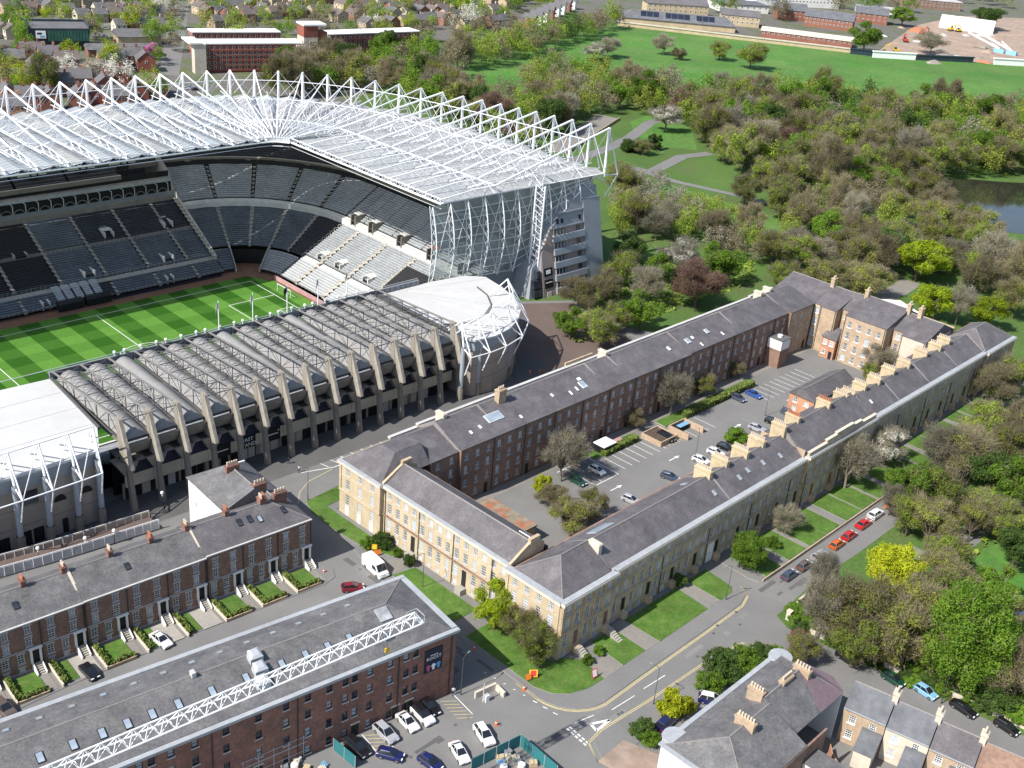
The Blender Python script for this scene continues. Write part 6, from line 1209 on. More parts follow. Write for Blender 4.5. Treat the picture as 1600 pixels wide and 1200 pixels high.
for k in range(26):
    p = Vector((278.3,932.6)).lerp(Vector((398.6,982.7)), rg.random())+Vector((rg.uniform(-20, 20), rg.uniform(-90, 90))); o = thing('spoil_heap', 'heap of brown spoil and rubble on the building site', 'heap', (p.x, p.y), rg.uniform(0, 360), 'spoil heaps'); mb = MB(); s = rg.uniform(2, 7); mb.loft([[(s*(1-t)*(1+.25*math.sin(3*a+k))*math.cos(a)*1.6, s*(1-t)*math.sin(a), s*.4*math.sin(t*1.57)) for a in [2*math.pi*j/9 for j in range(9)]] for t in (0, .4, .75, .97)]); mb.build('mound', rg.choice(['dirt', 'concrete', 'terracotta', 'trim_grey']), o)
# park pavilion bits
tp = thing('park_terrace_wall', 'low stone wall round the park terrace beyond the stadium', 'wall', (42,574.3), 0); p, q = Vector((42,574.3))-Vector((42,574.3)), Vector((14.7,495.3))-Vector((42,574.3)); mb = MB(); n_ = Vector((.3, .3)); mb.prism([(p+n_), (q+n_), (q-n_), (p-n_)], 0, 1.3); mb.build('wall_face', 'stone_worn', tp)

# ================================================================ trees
def treemat(name, col, col2):
    m = leafmat(name, col, col2); n = m.node_tree.nodes; l = m.node_tree.links; b = n['Principled BSDF']
    src = b.inputs['Base Color'].links[0].from_socket
    oi = n.new('ShaderNodeObjectInfo'); mr = n.new('ShaderNodeMapRange'); mr.inputs[3].default_value = .72; mr.inputs[4].default_value = 1.28; l.new(oi.outputs['Random'], mr.inputs[0])
    sc = n.new('ShaderNodeVectorMath'); sc.operation = 'SCALE'; l.new(src, sc.inputs[0]); l.new(mr.outputs[0], sc.inputs['Scale'])
    for k in list(src.links): 
        t = k.to_socket; l.remove(k); l.new(sc.outputs[0] if t.node != sc else src, t)
    if not sc.inputs[0].links: l.new(src, sc.inputs[0])
treemat('leaf_green', (0.105, 0.225, 0.02), (0.2, 0.3, 0.04))
treemat('leaf_lime', (0.24, 0.33, 0.016), (0.34, 0.42, 0.022))
treemat('leaf_yellow', (0.33, 0.39, 0.014), (0.47, 0.48, 0.035))
treemat('leaf_dark', (0.06, 0.115, 0.028), (0.1, 0.16, 0.035))
treemat('leaf_olive', (0.225, 0.27, 0.05), (0.31, 0.335, 0.07))
treemat('leaf_spring', (0.22, 0.32, 0.045), (0.31, 0.38, 0.06))
treemat('twig_brown', (.225, .195, .125), (.29, .245, .155))
treemat('twig_grey', (0.28, 0.255, 0.19), (0.35, 0.32, 0.24))
treemat('twig_purple', (0.19, 0.125, 0.095), (0.24, 0.155, 0.115))
treemat('blossom', (0.62, 0.6, 0.52), (0.74, 0.72, 0.64))
treemat('blossom_pink', (.5, .16, .36), (.6, .25, .45))
mat('bark', (.11, .09, .07), .9, .3, 1.5); mat('bark_pale', (.22, .19, .15), .9, .3, 1.5)
import numpy as np
def fast_mesh(name, V, nv, mats, MI):
    """V: vertices of separate faces laid end to end, nv: corners of each face"""
    me = bpy.data.meshes.new(name); nv = np.asarray(nv, dtype=np.int32); st = np.concatenate([[0], np.cumsum(nv)[:-1]]).astype(np.int32)
    me.vertices.add(len(V)); me.vertices.foreach_set('co', np.asarray(V, dtype=np.float32).ravel()); me.loops.add(len(V)); me.loops.foreach_set('vertex_index', np.arange(len(V), dtype=np.int32))
    me.polygons.add(len(nv)); me.polygons.foreach_set('loop_start', st); me.polygons.foreach_set('loop_total', nv)
    for m in mats: me.materials.append(MATS[m])
    me.polygons.foreach_set('material_index', np.asarray(MI, dtype=np.int32)); me.update(); me.validate(); return me
def unit(v): return v/np.maximum(np.linalg.norm(v, axis=1), 1e-6)[:, None]
def quads(rs, c, nrm, sz, spread=.8):
    """leaf-sized faces round points c, roughly facing nrm"""
    n = len(c); w_ = unit(nrm+rs.normal(size=(n, 3))*spread); a = unit(np.cross(w_, rs.normal(size=(n, 3)))); b = np.cross(w_, a); s = sz*rs.uniform(.45, 1.5, (n, 1))
    return np.stack([c+a*s, c+b*s*.62, c-a*s, c-b*s*.62], 1).reshape(-1, 3)
def tree_proto(seed, shape, leafm, twigm, leaves, lsize, twigs, bark='bark', H=13.0, RR=6.0, lobes=15):
    """crown radius RR and height H in metres; returns (trunk mesh, crown mesh)"""
    rn = random.Random(seed); rs = np.random.RandomState(seed+1); tb = MB()
    base = .16*H if shape != 'bush' else .02*H
    zc = {'round': .58, 'spread': .62, 'tall': .52, 'bush': .42}[shape]*H; rz = {'round': .42, 'spread': .36, 'tall': .48, 'bush': .55}[shape]*H
    L = []
    tries = 0
    while len(L) < lobes and tries < 3000:
        tries += 1; v = Vector((rn.uniform(-1, 1), rn.uniform(-1, 1), rn.uniform(-.85, 1)))
        if not .35 < v.length < .95: continue
        if shape == 'tall' and math.hypot(v.x, v.y) > 1-.55*max(0, v.z): continue
        r_ = rn.uniform(.24, .42)*(1.15-.35*v.length)
        if any((v-q[0]).length < .55*(r_+q[1]) for q in L): continue
        L.append((v*(1-.35*r_), r_))
    cen = np.array([[v.x*RR, v.y*RR, zc+v.z*rz] for v, r_ in L]); rad = np.array([r_ for v, r_ in L])
    tr = .027*H; fork = Vector((rn.uniform(-.3, .3), rn.uniform(-.3, .3), base+.1*H)); tb.tube((0, 0, -.2), fork*.5, tr, 6, 0, tr*.85); tb.tube(fork*.5, fork, tr*.85, 6, 0, tr*.7)
    ends = []
    for (v, r_), c in zip(L, cen):
        c = Vector(c); m_ = fork.lerp(c, .5)+Vector((rn.uniform(-.4, .4), rn.uniform(-.4, .4), .03*H)); tb.tube(fork, m_, tr*.5, 5, 0, tr*.34); tb.tube(m_, c, tr*.34, 4, 0, tr*.16)
        for k in range(6):
            d = Vector((rn.gauss(0, 1), rn.gauss(0, 1), rn.gauss(.5, .8))).normalized(); e = c+Vector((d.x*RR, d.y*RR, d.z*rz))*r_*.85; tb.tube(c, e, tr*.14, 3, 0, tr*.05); ends.append(e)
    scale = np.array([RR, RR, rz]); V, nv, MI = [], [], []
    if leaves:
        w_ = rad**2; k = rs.choice(len(L), leaves, p=w_/w_.sum()); d = unit(rs.normal(size=(leaves, 3))+np.array([0, 0, .35])); wob = 1+.22*np.sin(5*d[:, 0]+seed+k)+.18*np.sin(6*d[:, 1]+2*k)
        rr = (rad[k]*wob*np.where(rs.rand(leaves) < .82, rs.uniform(.78, 1.08, leaves), rs.uniform(.2, .8, leaves)))[:, None]
        c = cen[k]+d*rr*scale*np.array([1, 1, .85]); V.append(quads(rs, c, d, lsize)); nv += [4]*leaves; MI += [0]*leaves
    if twigs:
        E = np.array([tuple(e) for e in ends]); k = rs.randint(0, len(E), twigs); out = unit(E[k]-np.array([0, 0, zc-.25*rz])); d = unit(out*rs.uniform(.2, 1, (twigs, 1))+rs.normal(size=(twigs, 3))*.5+np.array([0, 0, .22])); p = E[k]+rs.normal(size=(twigs, 3))*RR*.1; ln = rs.uniform(.7, 2.0, (twigs, 1))*RR/6; s = unit(np.cross(d, rs.normal(size=(twigs, 3))))*rs.uniform(.03, .07, (twigs, 1))*RR/6
        V.append(np.stack([p+s, p-s, p+d*ln], 1).reshape(-1, 3)); nv += [3]*twigs; MI += [1]*twigs
    return tb.mesh('trunk', bark), fast_mesh('crown', np.concatenate(V), nv, [leafm, twigm], MI)
KIND = {}
def kind(k, n, label, *a, **kw): KIND[k] = ([tree_proto(100*len(KIND)+i, *a, **kw) for i in range(n)], label, kw.get('H', 13.0), kw.get('RR', 6.0))
kind('green', 3, 'fresh green leafy tree', 'round', 'leaf_green', 'twig_brown', 17000, .19, 500)
kind('greentall', 1, 'tall fresh green tree', 'tall', 'leaf_green', 'twig_brown', 60000, .15, 600, H=20.0, RR=6.6, lobes=42)
kind('lime', 2, 'bright yellow-green leafy tree', 'round', 'leaf_lime', 'twig_brown', 17000, .19, 400)
kind('spring', 3, 'light green budding tree', 'round', 'leaf_spring', 'twig_brown', 14000, .17, 3500)
kind('olive', 3, 'olive budding tree', 'round', 'leaf_olive', 'twig_brown', 13000, .16, 4800)
kind('bare', 3, 'bare brown twiggy tree', 'round', 'leaf_olive', 'twig_brown', 5500, .13, 11000)
kind('grey', 2, 'bare grey-branched tree', 'spread', 'leaf_olive', 'twig_grey', 900, .12, 7000, bark='bark_pale')
kind('purple', 1, 'bare red-brown dense tree', 'round', 'twig_purple', 'twig_purple', 6000, .13, 16000)
kind('dark', 2, 'dark evergreen tree', 'round', 'leaf_dark', 'twig_brown', 16000, .19, 100)
kind('blossom', 1, 'white blossoming tree', 'spread', 'blossom', 'twig_grey', 14000, .14, 5000)
kind('pink', 1, 'pink blossoming tree', 'round', 'blossom_pink', 'twig_grey', 9000, .24, 200)
kind('bush', 2, 'rounded green shrub', 'bush', 'leaf_green', 'twig_brown', 11000, .15, 200, H=4.0, RR=3.0, lobes=24)
kind('bushdark', 2, 'dark green shrub', 'bush', 'leaf_dark', 'twig_brown', 11000, .15, 200, H=4.0, RR=3.0, lobes=24)
kind('bushyellow', 1, 'bright yellow shrub', 'bush', 'leaf_yellow', 'twig_brown', 12000, .14, 200, H=4.5, RR=3.0, lobes=24)
kind('limeyellow', 1, 'vivid yellow tree', 'round', 'leaf_yellow', 'twig_brown', 38000, .17, 200, lobes=38)
kind('ball', 1, 'dense round green tree', 'round', 'leaf_green', 'twig_brown', 26000, .19, 200, lobes=40)
kind('conifer', 1, 'dark conical conifer', 'tall', 'leaf_dark', 'twig_brown', 8000, .2, 100, H=8.0, RR=3.0)
tr_rng = random.Random(77); TREES = []
def put_tree(k, p, Rm, Hm, label, group):
    protos, lab, H0, R0 = KIND[k]; t, c = protos[tr_rng.randrange(len(protos))]; shrub = k.startswith('bush')
    o = thing('shrub' if shrub else 'tree', label, 'shrub' if shrub else 'tree', (p[0], p[1], 0), tr_rng.uniform(0, 360), group)
    sx = Rm/R0; o.scale = (sx, sx, Hm/H0); link('trunk', t, o); link('crown', c, o); return o
REQ = []
def tree(k, p, Rm, Hm, label, group=None):
    TREES.append((p[0], p[1], Rm))
    if group is None or k.startswith('bush'): put_tree(k, p, Rm, Hm, label, group)
    else: REQ.append((Rm/math.hypot(p[0], p[1]), k, p, Rm, Hm, label, group))
# --- single trees one can point at (position, crown radius, height)
for k, p, r_, h, lab in (
    ('lime', (0.8,159.6), 4.2, 9.5, 'olive-yellow leafy tree against the sunlit terrace front'), ('spring', (7.4,151.8), 4.0, 8.5, 'thin twiggy tree on the corner lawn of the terrace'), ('olive', (5,156.3), 3.4, 8, 'loose olive tree between the two corner lawn trees'),
    ('ball', (49,185.6), 3.6, 8, 'round fresh green tree on the front lawn by the road'), ('bushyellow', (30.3,142), 2.6, 5.2, 'vivid yellow-green shrub beside the navy car'), ('bushyellow', (33.1,143), 1.4, 3.2, 'small orange-yellow shrub right of the yellow-green one'),
    ('limeyellow', (75.5,179.4), 5.4, 12, 'vivid yellow tree at the park edge'), ('greentall', (81.2,155.6), 7.6, 22, 'tall bright green tree at the lower right'),
    ('grey', (58.6,165.2), 4.6, 12, 'olive tree nearest the street corner in the park'), ('olive', (64.9,163.9), 6.8, 14, 'wide olive tree left of the tall green tree'), ('spring', (63.4,158.3), 5.0, 11, 'light green tree beside the parked dark cars'), ('olive', (71.3,159.5), 6.5, 14, 'dense olive tree touching the tall green tree'), ('olive', (76.4,166.5), 5.6, 14, 'bare twiggy tree behind the olive ones below the yellow tree'), ('spring', (77.6,159.4), 4.2, 9, 'light green tree above the pale blue car'),
    ('olive', (53.7,157.3), 3.2, 7, 'small olive tree beside the villa roof'), ('bush', (50.2,157.5), 2.2, 4, 'green shrub in front of the villa'), ('bushyellow', (49.5,158.1), 1.3, 2.6, 'little yellow shrub in front of the villa'),
    ('bushdark', (40.7,153.2), 4.0, 4.6, 'dark shrub mass beside the villa drive, left'), ('bush', (44.2,154.5), 4.2, 4.6, 'green shrub mass beside the villa drive, right'), ('bushdark', (47.9,157.2), 2.6, 4, 'dark shrub in front of the round bay'), ('bush', (37.7,149.2), 2.6, 3.4, 'low green shrub at the kerb by the villa'), ('bushdark', (25.4,137), 2.0, 3, 'dark shrub beside the bare earth plot'), ('bush', (26.5,135.4), 1.8, 2.4, 'small green shrub at the bare earth plot'),
    ('green', (88.1,212.9), 6.2, 13, 'large green tree in front of the middle pavilion'), ('spring', (93.5,211.5), 6, 13, 'light green tree right of the large green one'), ('spring', (85.4,203), 4.4, 10, 'light green tree behind the red cars'), ('olive', (88.1,198.6), 5.5, 11, 'olive tree over the shaded park path'), ('blossom', (88.4,233.4), 5, 10, 'white blossoming tree against the long terrace front'), ('grey', (76.5,220.6), 5, 13, 'slender bare tree in the front gardens'), ('grey', (61.7,177.4), 3.2, 11, 'bare tree leaning over the parked cars'), ('bare', (104.6,228.9), 6.5, 14, 'bare tree spreading over the park edge'), ('spring', (115.2,248.6), 6, 12, 'light green tree opposite the far pavilion'), ('olive', (116.4,234.4), 6.4, 13, 'olive tree at the right picture edge'), ('dark', (108.3,222.9), 6, 12, 'dark tree in the shade right of the bare tree'), ('green', (112.1,216.4), 6.5, 14, 'green tree at the right edge above the path'), ('bare', (127.9,273.1), 5.5, 11, 'bare tree beyond the end of the terrace'), ('spring', (135,278.5), 6, 12, 'light green tree beyond the end of the terrace'), ('grey', (59.3,199.6), 3.4, 6, 'spreading olive tree in a front garden'), ('bush', (56,194.3), 1.6, 2.8, 'shrub under the spreading olive tree'), ('grey', (83.6,210.7), 3, 8, 'small light green tree by the white car'), ('grey', (99.7,231.3), 5.5, 13, 'grey bare tree behind the front garden walk'), ('bare', (122.8,246.6), 6, 14, 'tall bare tree at the right edge'), ('olive', (86.5,182), 5, 10, 'olive tree right of the vivid yellow tree'), ('dark', (104.3,193.5), 5, 10, 'dark tree beside the blue court'), ('bare', (89.6,152.4), 5, 13, 'bare tree at the lower right edge'), ('bushdark', (86.5,151.3), 4, 4.5, 'dark hedge shrub behind the parked black cars'),
    ('olive', (14.3,191.4), 4.4, 9, 'olive-yellow tree inside the courtyard'), ('olive', (18.6,197.3), 3.4, 7, 'smaller olive tree inside the courtyard'), ('grey', (12.5,212.5), 5, 12, 'bare tree inside the courtyard by the brown front'), ('bushyellow', (8.5,207.2), 2.2, 4.4, 'yellow shrub inside the courtyard'), ('spring', (16.2,219.6), 2.6, 7, 'narrow light green tree inside the courtyard'), ('bare', (10.4,202), 3, 5, 'tangled bare shrub inside the courtyard'), ('grey', (39.6,249.2), 4.6, 11, 'bare brown tree at the courtyard bin store'), ('bare', (30.1,240.5), 2.6, 5, 'bare shrub against the brown courtyard front'), ('olive', (49,261.6), 3.4, 6, 'olive shrub tree along the courtyard front'), ('bush', (54.5,238.4), 3.2, 3.6, 'rounded green shrub in the middle of the courtyard'), ('grey', (99.9,285.4), 4.6, 9, 'bare tree in front of the sandstone end range'), ('spring', (96.2,280.5), 2.6, 6, 'small budding tree in front of the sandstone end range'), ('bare', (59.1,274.6), 2.5, 5, 'bare shrub under the brown courtyard front'),
    ('bushdark', (-22.2,181.6), 2.0, 3.4, 'dark shrub at the pavilion corner of the terrace'), ('bushdark', (-16.2,176.5), 1.3, 2.6, 'dark shrub beside the terrace path'), ('bush', (-24.8,180.9), 1.5, 2.4, 'green shrub behind the orange sign'), ('bush', (-18.8,179.1), 1.2, 2, 'small green shrub at the terrace entrance'), ('bushdark', (35.2,178.1), 1.6, 2.8, 'dark shrub beside the lawn path on the right front'), ('bush', (17.1,152.8), 1.1, 2, 'shrub left of the front steps'), ('bush', (19.3,155.6), 1.1, 2, 'shrub right of the front steps'),
    ('green', (14.9,290.3), 5, 9.5, 'fresh green tree nearest the stadium tower square'), ('spring', (23.3,287.7), 5.5, 11, 'light green tree behind the first terrace roof'), ('green', (35.2,301.2), 6.6, 12, 'large fresh green tree behind the terrace roof'), ('spring', (28.3,298.1), 4.6, 9, 'budding tree between the two green ones'), ('bare', (17.4,312.9), 5.5, 10, 'bare tree against the stadium tower'), ('bare', (26.3,323.1), 5, 10, 'bare tree right of the stadium tower foot'), ('grey', (38,323.5), 6, 11, 'greyish bare tree left of the red-brown one'), ('green', (43.5,343), 5.5, 10, 'green tree under the white blossom'), ('blossom', (50.5,350.3), 7.5, 13, 'big white blossoming tree behind the terrace'), ('purple', (53.4,323.2), 8.2, 13.5, 'round red-brown bare tree behind the terrace'), ('green', (64.2,346.6), 8.5, 14, 'broad green tree right of the white blossom'), ('spring', (30.7,335.7), 6, 12, 'light green tree beside the stadium tower'), ('dark', (34.7,351.6), 6.5, 12, 'dark tree in the gap beside the tower'),
    ('lime', (133.6,366.9), 10, 15, 'big bright lime tree beyond the terrace end'), ('lime', (126.9,330.8), 6.6, 13, 'lime tree in front of the big one'), ('lime', (142.6,327.2), 6.2, 12, 'lime tree behind the far pavilion'), ('olive', (109.5,344.6), 9, 12, 'wide olive tree behind the sandstone range'), ('olive', (97.1,344.3), 8, 12, 'olive tree behind the far left corner of the terrace'), ('spring', (84.1,345.3), 6, 10, 'light green tree behind the slate corner'), ('grey', (164.1,378.5), 8, 16, 'pale bare tree at the right edge below the pond'), ('grey', (135.5,329), 6, 12, 'grey bare tree between the lime trees'), ('bare', (152.4,361.7), 7, 13, 'bare tree beyond the lime trees'), ('olive', (157.3,339.7), 7, 13, 'olive tree at the right edge behind the pavilion'),
    ('pink', (-207.9,615.8), 5.5, 9, 'pink blossoming tree beside the far road'), ('blossom', (-211.7,543.5), 8, 13, 'big pale blossoming tree behind the masts'), ('conifer', (55.2,518.8), 4, 8, 'dark conical tree on the park lawn'), ('bushdark', (43.8,510.7), 5, 6, 'dark shrub at the park path'), ('olive', (49.2,506.4), 4.5, 7, 'olive shrub tree at the park path'), ('blossom', (63.3,556.6), 8, 13, 'pale blossoming tree by the park path'), ('green', (56.1,604.4), 10, 20, 'tall fresh green tree beyond the park terrace'),
    ('grey', (81.1,783), 8, 13, 'bare tree pair in the moor, left'), ('bare', (89.7,769.6), 5, 8, 'small bare tree in the moor'), ('spring', (118.6,782.9), 8, 13, 'rounded grey-green tree in the moor, middle'), ('spring', (136,759.5), 11, 17, 'rounded grey-green tree in the moor, right'), ('grey', (42.2,753.2), 9, 12, 'bare tree in the moor near the wood'), ('blossom', (32.7,738.6), 8, 11, 'pale pinkish tree in the moor near the wood'), ('green', (238.2,875.5), 14, 22, 'big green tree beside the site hoarding'), ('grey', (294.8,898.7), 12, 16, 'bare tree on the building site'), ('dark', (399.6,1085.1), 18, 20, 'dark tree mass right of the white tent'), ('green', (314.5,1051.2), 12, 16, 'green tree left of the building site')):
    tree(k, p, r_, h, lab)
# --- woodland: scattered by code inside polygons, clear of paths, lawns, pond and the single trees
def inside(p, poly):
    c = False; j = len(poly)-1
    for i in range(len(poly)):
        if (poly[i][1] > p[1]) != (poly[j][1] > p[1]) and p[0] < (poly[j][0]-poly[i][0])*(p[1]-poly[i][1])/(poly[j][1]-poly[i][1])+poly[i][0]: c = not c
        j = i
    return c
CLEAR = [[(47.4,572.2), (60.4,595.1), (78,570.3), (78.8,494.9), (42.5,482.3)], [(45.5,463.1), (61.2,458.7), (89.3,433.5), (101.8,419.3), (93.3,392.1), (63.1,425.5), (44.4,445.8)], [(164.2,484.3), (178.2,513.7), (244,531.4), (195,382.4), (176.5,400.9), (165.9,444)], [(4.8,492.9), (30.7,588.8), (44.4,576.7), (19,491.3)], [(100.5,335.3), (132.3,369.4), (134.2,360.7), (110.6,335.1)], [(92.4,188.8), (101.9,201.6), (118.8,210.4), (101.9,155.6), (92.6,157.7), (97.1,180.1)]]
def wood(poly, n, spacing, r0, r1, mix, label, group, hf=(1.55, 2.5), seed=0):
    rn = random.Random(900+seed); xs = [p[0] for p in poly]; ys = [p[1] for p in poly]; made = 0; tries = 0
    ks = [k for k, w_ in mix for _ in range(w_)]
    while made < n and tries < n*60:
        tries += 1; p = (rn.uniform(min(xs), max(xs)), rn.uniform(min(ys), max(ys)))
        if not inside(p, poly) or any(inside(p, c) for c in CLEAR): continue
        r_ = rn.uniform(r0, r1)
        if any((p[0]-q[0])**2+(p[1]-q[1])**2 < (spacing+.35*(q[2]+r_))**2*.5 for q in TREES): continue
        k = rn.choice(ks); tree(k, p, r_, r_*rn.uniform(*hf), KIND[k][1]+' '+label, group); made += 1
MIX = [('olive', 8), ('bare', 4), ('grey', 2), ('spring', 7), ('green', 4), ('dark', 1), ('purple', 1)]
wood([(92.1,637.2), (129.1,644.6), (179,657.3), (223.7,659.2), (304.4,667.2), (255.4,529.7), (176.8,508.9), (155,481.4), (123.8,452.8), (95.2,471.7), (81.9,520.7), (71.3,567.7), (72.8,620.6)], 185, 9, 6.5, 9.5, MIX, 'in the wood between the moor and the pond', 'trees of the wood by the pond', seed=1)
wood([(107.1,447.6), (156.6,477.1), (174.5,446.5), (180.9,420.4), (202,411.4), (179.2,354.4), (145.3,375.9), (103.6,358.9), (78.6,364.7), (93.9,388.8), (83.8,449.3)], 62, 10, 5, 8, [('olive', 6), ('bare', 4), ('grey', 3), ('spring', 5), ('green', 1), ('dark', 1)], 'between the pond and the terrace', 'trees between pond and terrace', seed=2)
wood([(35.2,442.8), (58.8,432.6), (84.1,400.4), (83.2,365.9), (54.3,384.7), (31.5,385.3)], 44, 6, 3.8, 6.2, [('olive', 4), ('grey', 5), ('bare', 5), ('spring', 3)], 'in the open park right of the stadium', 'trees in the open park', (1.9, 2.3), seed=3)
wood([(-50.1,591.6), (-25.9,578.6), (6.9,573), (28.7,601.9), (72.8,620.6), (73.4,589.9), (43.2,585), (28.4,590.9), (1.9,497.4), (-27.6,510), (-78.4,579.2), (-98.3,620.8)], 70, 9, 6, 8.5, MIX, 'in the belt behind the stadium roof', 'trees behind the stadium roof', seed=4)
wood([(-8.3,644.9), (17.2,675.9), (42.6,650.1), (76.7,665.5), (72.8,620.6), (28.7,601.9), (6.8,577.4), (-6.5,586.9)], 34, 9, 6, 9, [('bare', 6), ('olive', 4), ('grey', 3), ('green', 1)], 'at the near edge of the moor', 'trees at the moor edge', seed=5)
wood([(-113.7,628.2), (-90.4,663.2), (-57.2,705.8), (-12.1,773), (22.8,842.2), (55.4,898.6), (51.8,871.2), (9.3,764.5), (-21.5,697.9), (-46.1,665.1), (-50.2,629.1), (-80.6,594.4), (-96.7,571.1), (-128.8,542.1), (-126.9,607.2)], 110, 9, 6, 9.5, [('olive', 4), ('green', 4), ('spring', 3), ('dark', 3), ('bare', 4)], 'in the belt between the flats and the moor', 'trees between flats and moor', seed=6)
wood([(-287.6,564), (-366.7,728.6), (-261,863.5), (25.9,1120.8), (24.5,994.2), (-38.4,784.6), (-90.3,718.1), (-187.3,614.5), (-174.9,522.2), (-192.1,488.3), (-236.7,458.1)], 190, 10, 4.5, 8, [('olive', 4), ('green', 4), ('spring', 6), ('bare', 4), ('blossom', 1), ('lime', 2)], 'among the far town houses', 'trees among the town houses', seed=7)
wood([(77.9,982.9), (186.8,1189.9), (737.4,1661.3), (592.7,1317.2), (435.6,1206), (291.3,1023.1), (175,988.8)], 46, 14, 7, 11, [('olive', 3), ('green', 4), ('dark', 2), ('bare', 3)], 'among the hospital buildings', 'trees among the hospital buildings', seed=8)
wood([(70.7,178.2), (85.4,191), (102,210.1), (127.5,249), (154.4,275.2), (100.1,146.2), (90.1,147.9), (75,158.6), (65.2,165.1)], 30, 7, 3.5, 5.5, [('olive', 5), ('spring', 6), ('bare', 2), ('green', 2), ('grey', 1), ('dark', 1)], 'in the park along the right edge', 'trees of the right-hand park', seed=9)
wood([(55,172.9), (65.3,181.5), (67.2,173.7), (74.3,160.2), (90.7,149.5), (89,147.7), (70.9,156), (61.2,162.7), (55.2,167.3)], 40, 1.5, 1.4, 2.4, [('bush', 4), ('bushdark', 3)], 'along the park wall', 'shrubs along the park wall', (1.0, 1.4), seed=10)
# the largest in the picture become trees of their own, the small distant rest one mass of woodland
REQ.sort(key=lambda t: -t[0])
NEAR = 195
for _, k, p, r_, h, lab, gp in REQ[:NEAR]: put_tree(k, p, r_, h, lab, gp)
FM = {'green': 'leaf_green', 'lime': 'leaf_lime', 'spring': 'leaf_spring', 'olive': 'leaf_olive', 'bare': 'twig_brown', 'grey': 'twig_grey', 'purple': 'twig_purple', 'dark': 'leaf_dark', 'blossom': 'blossom'}
def low_proto(seed, n, sz):
    rn = np.random.RandomState(seed); cl = rn.normal(size=(34, 3)); cl /= np.linalg.norm(cl, axis=1)[:, None]; cl *= rn.uniform(.45, .95, (34, 1)); c = cl[rn.randint(0, 34, n)]+rn.normal(size=(n, 3))*.15
    a = rn.normal(size=(n, 3)); a /= np.linalg.norm(a, axis=1)[:, None]; b = np.cross(a, rn.normal(size=(n, 3))*.6+np.array([0, 0, 1])); b /= np.linalg.norm(b, axis=1)[:, None]; s = sz*rn.uniform(.6, 1.3, (n, 1))
    return np.stack([c+a*s, c+b*s*.7, c-a*s, c-b*s*.7], 1).reshape(-1, 3)
LOWP = [low_proto(5+i, 1400, .056) for i in range(3)]; order = sorted(FM); VV, MI, off = [], [], 0
rn = random.Random(8)
for _, k, p, r_, h, lab, gp in REQ[NEAR:]:
    q = LOWP[rn.randrange(3)]; an = rn.uniform(0, 6.3); ca, sa = math.cos(an), math.sin(an)
    VV.append(np.stack([p[0]+r_*(q[:, 0]*ca-q[:, 1]*sa), p[1]+r_*(q[:, 0]*sa+q[:, 1]*ca), np.maximum(.2, h*(.56+.44*q[:, 2]))], 1)); MI += [order.index(k)]*(len(q)//4)
VV = np.concatenate(VV); nf = len(VV)//4; me = bpy.data.meshes.new('far_woodland'); me.vertices.add(len(VV)); me.vertices.foreach_set('co', VV.astype(np.float32).ravel()); me.loops.add(len(VV)); me.loops.foreach_set('vertex_index', np.arange(len(VV), dtype=np.int32)); me.polygons.add(nf); me.polygons.foreach_set('loop_start', np.arange(0, len(VV), 4, dtype=np.int32)); me.polygons.foreach_set('loop_total', np.full(nf, 4, dtype=np.int32))
for k in order: me.materials.append(MATS[FM[k]])
me.polygons.foreach_set('material_index', np.array(MI, dtype=np.int32)); me.update(); me.validate()
tag(link('far_woodland', me), 'mass of small distant trees beyond the stadium and the moor', 'woodland', None, 'stuff')
# undergrowth of the woods, one carpet of leaf tufts
ug = MB(); rn = random.Random(4)
polyU = [[(91.1,628.4), (222.6,655.4), (300.6,657.7), (255.4,529.7), (176.8,508.9), (123.8,452.8), (81.9,520.7)], [(71.2,180.3), (86.1,193.3), (127.5,249), (154.4,275.2), (100.1,146.2), (75,158.6), (64.2,165.8)], [(11.3,298.9), (30.6,364.6), (79.7,371.4), (76.7,352), (16.7,286.5)]]
for P in polyU:
    xs = [p[0] for p in P]; ys = [p[1] for p in P]
    for _ in range(5200):
        p = (rn.uniform(min(xs), max(xs)), rn.uniform(min(ys), max(ys)))
        if inside(p, P) and not any(inside(p, c) for c in CLEAR):
            c = Vector((p[0], p[1], rn.uniform(.1, .9))); a = Vector((rn.gauss(0, 1), rn.gauss(0, 1), rn.gauss(0, .5))).normalized(); b = a.cross(Vector((rn.gauss(0, .4), rn.gauss(0, .4), 1))).normalized(); s = rn.uniform(.3, .7); ug.poly([c+a*s, c+b*s, c-a*s, c-b*s])
tag(ug.build('undergrowth', 'leaf_spring'), 'low green undergrowth below the park trees', 'undergrowth', None, 'stuff')

# ================================================================ cars and vans
def paint(name, col, metal=.2): m = mat(name, col, .28, 0, spec=.6, metal=metal); m.node_tree.nodes['Principled BSDF'].inputs['Coat Weight'].default_value = .6; return m
for n_, c in dict(car_white=(.80, .80, .79), car_black=(.012, .012, .014), car_silver=(.42, .43, .45), car_navy=(.012, .018, .10), car_red=(.55, .02, .02), car_darkred=(.22, .012, .02), car_blue=(.03, .09, .35), car_paleblue=(.25, .50, .72), car_green=(.01, .06, .035), car_grey=(.10, .105, .115), car_orange=(.62, .13, .015), car_slate=(.06, .08, .12), car_brown=(.13, .10, .085)).items(): paint(n_, c)
mat('tyre', (.015, .015, .015), .9, 0); mat('rim', (.45, .45, .46), .35, 0, metal=.8); mat('headlight', (.75, .77, .8), .2, 0); mat('taillight', (.35, .01, .01), .3, 0); mat('car_glass', (.015, .018, .022), .06, 0, spec=.8)
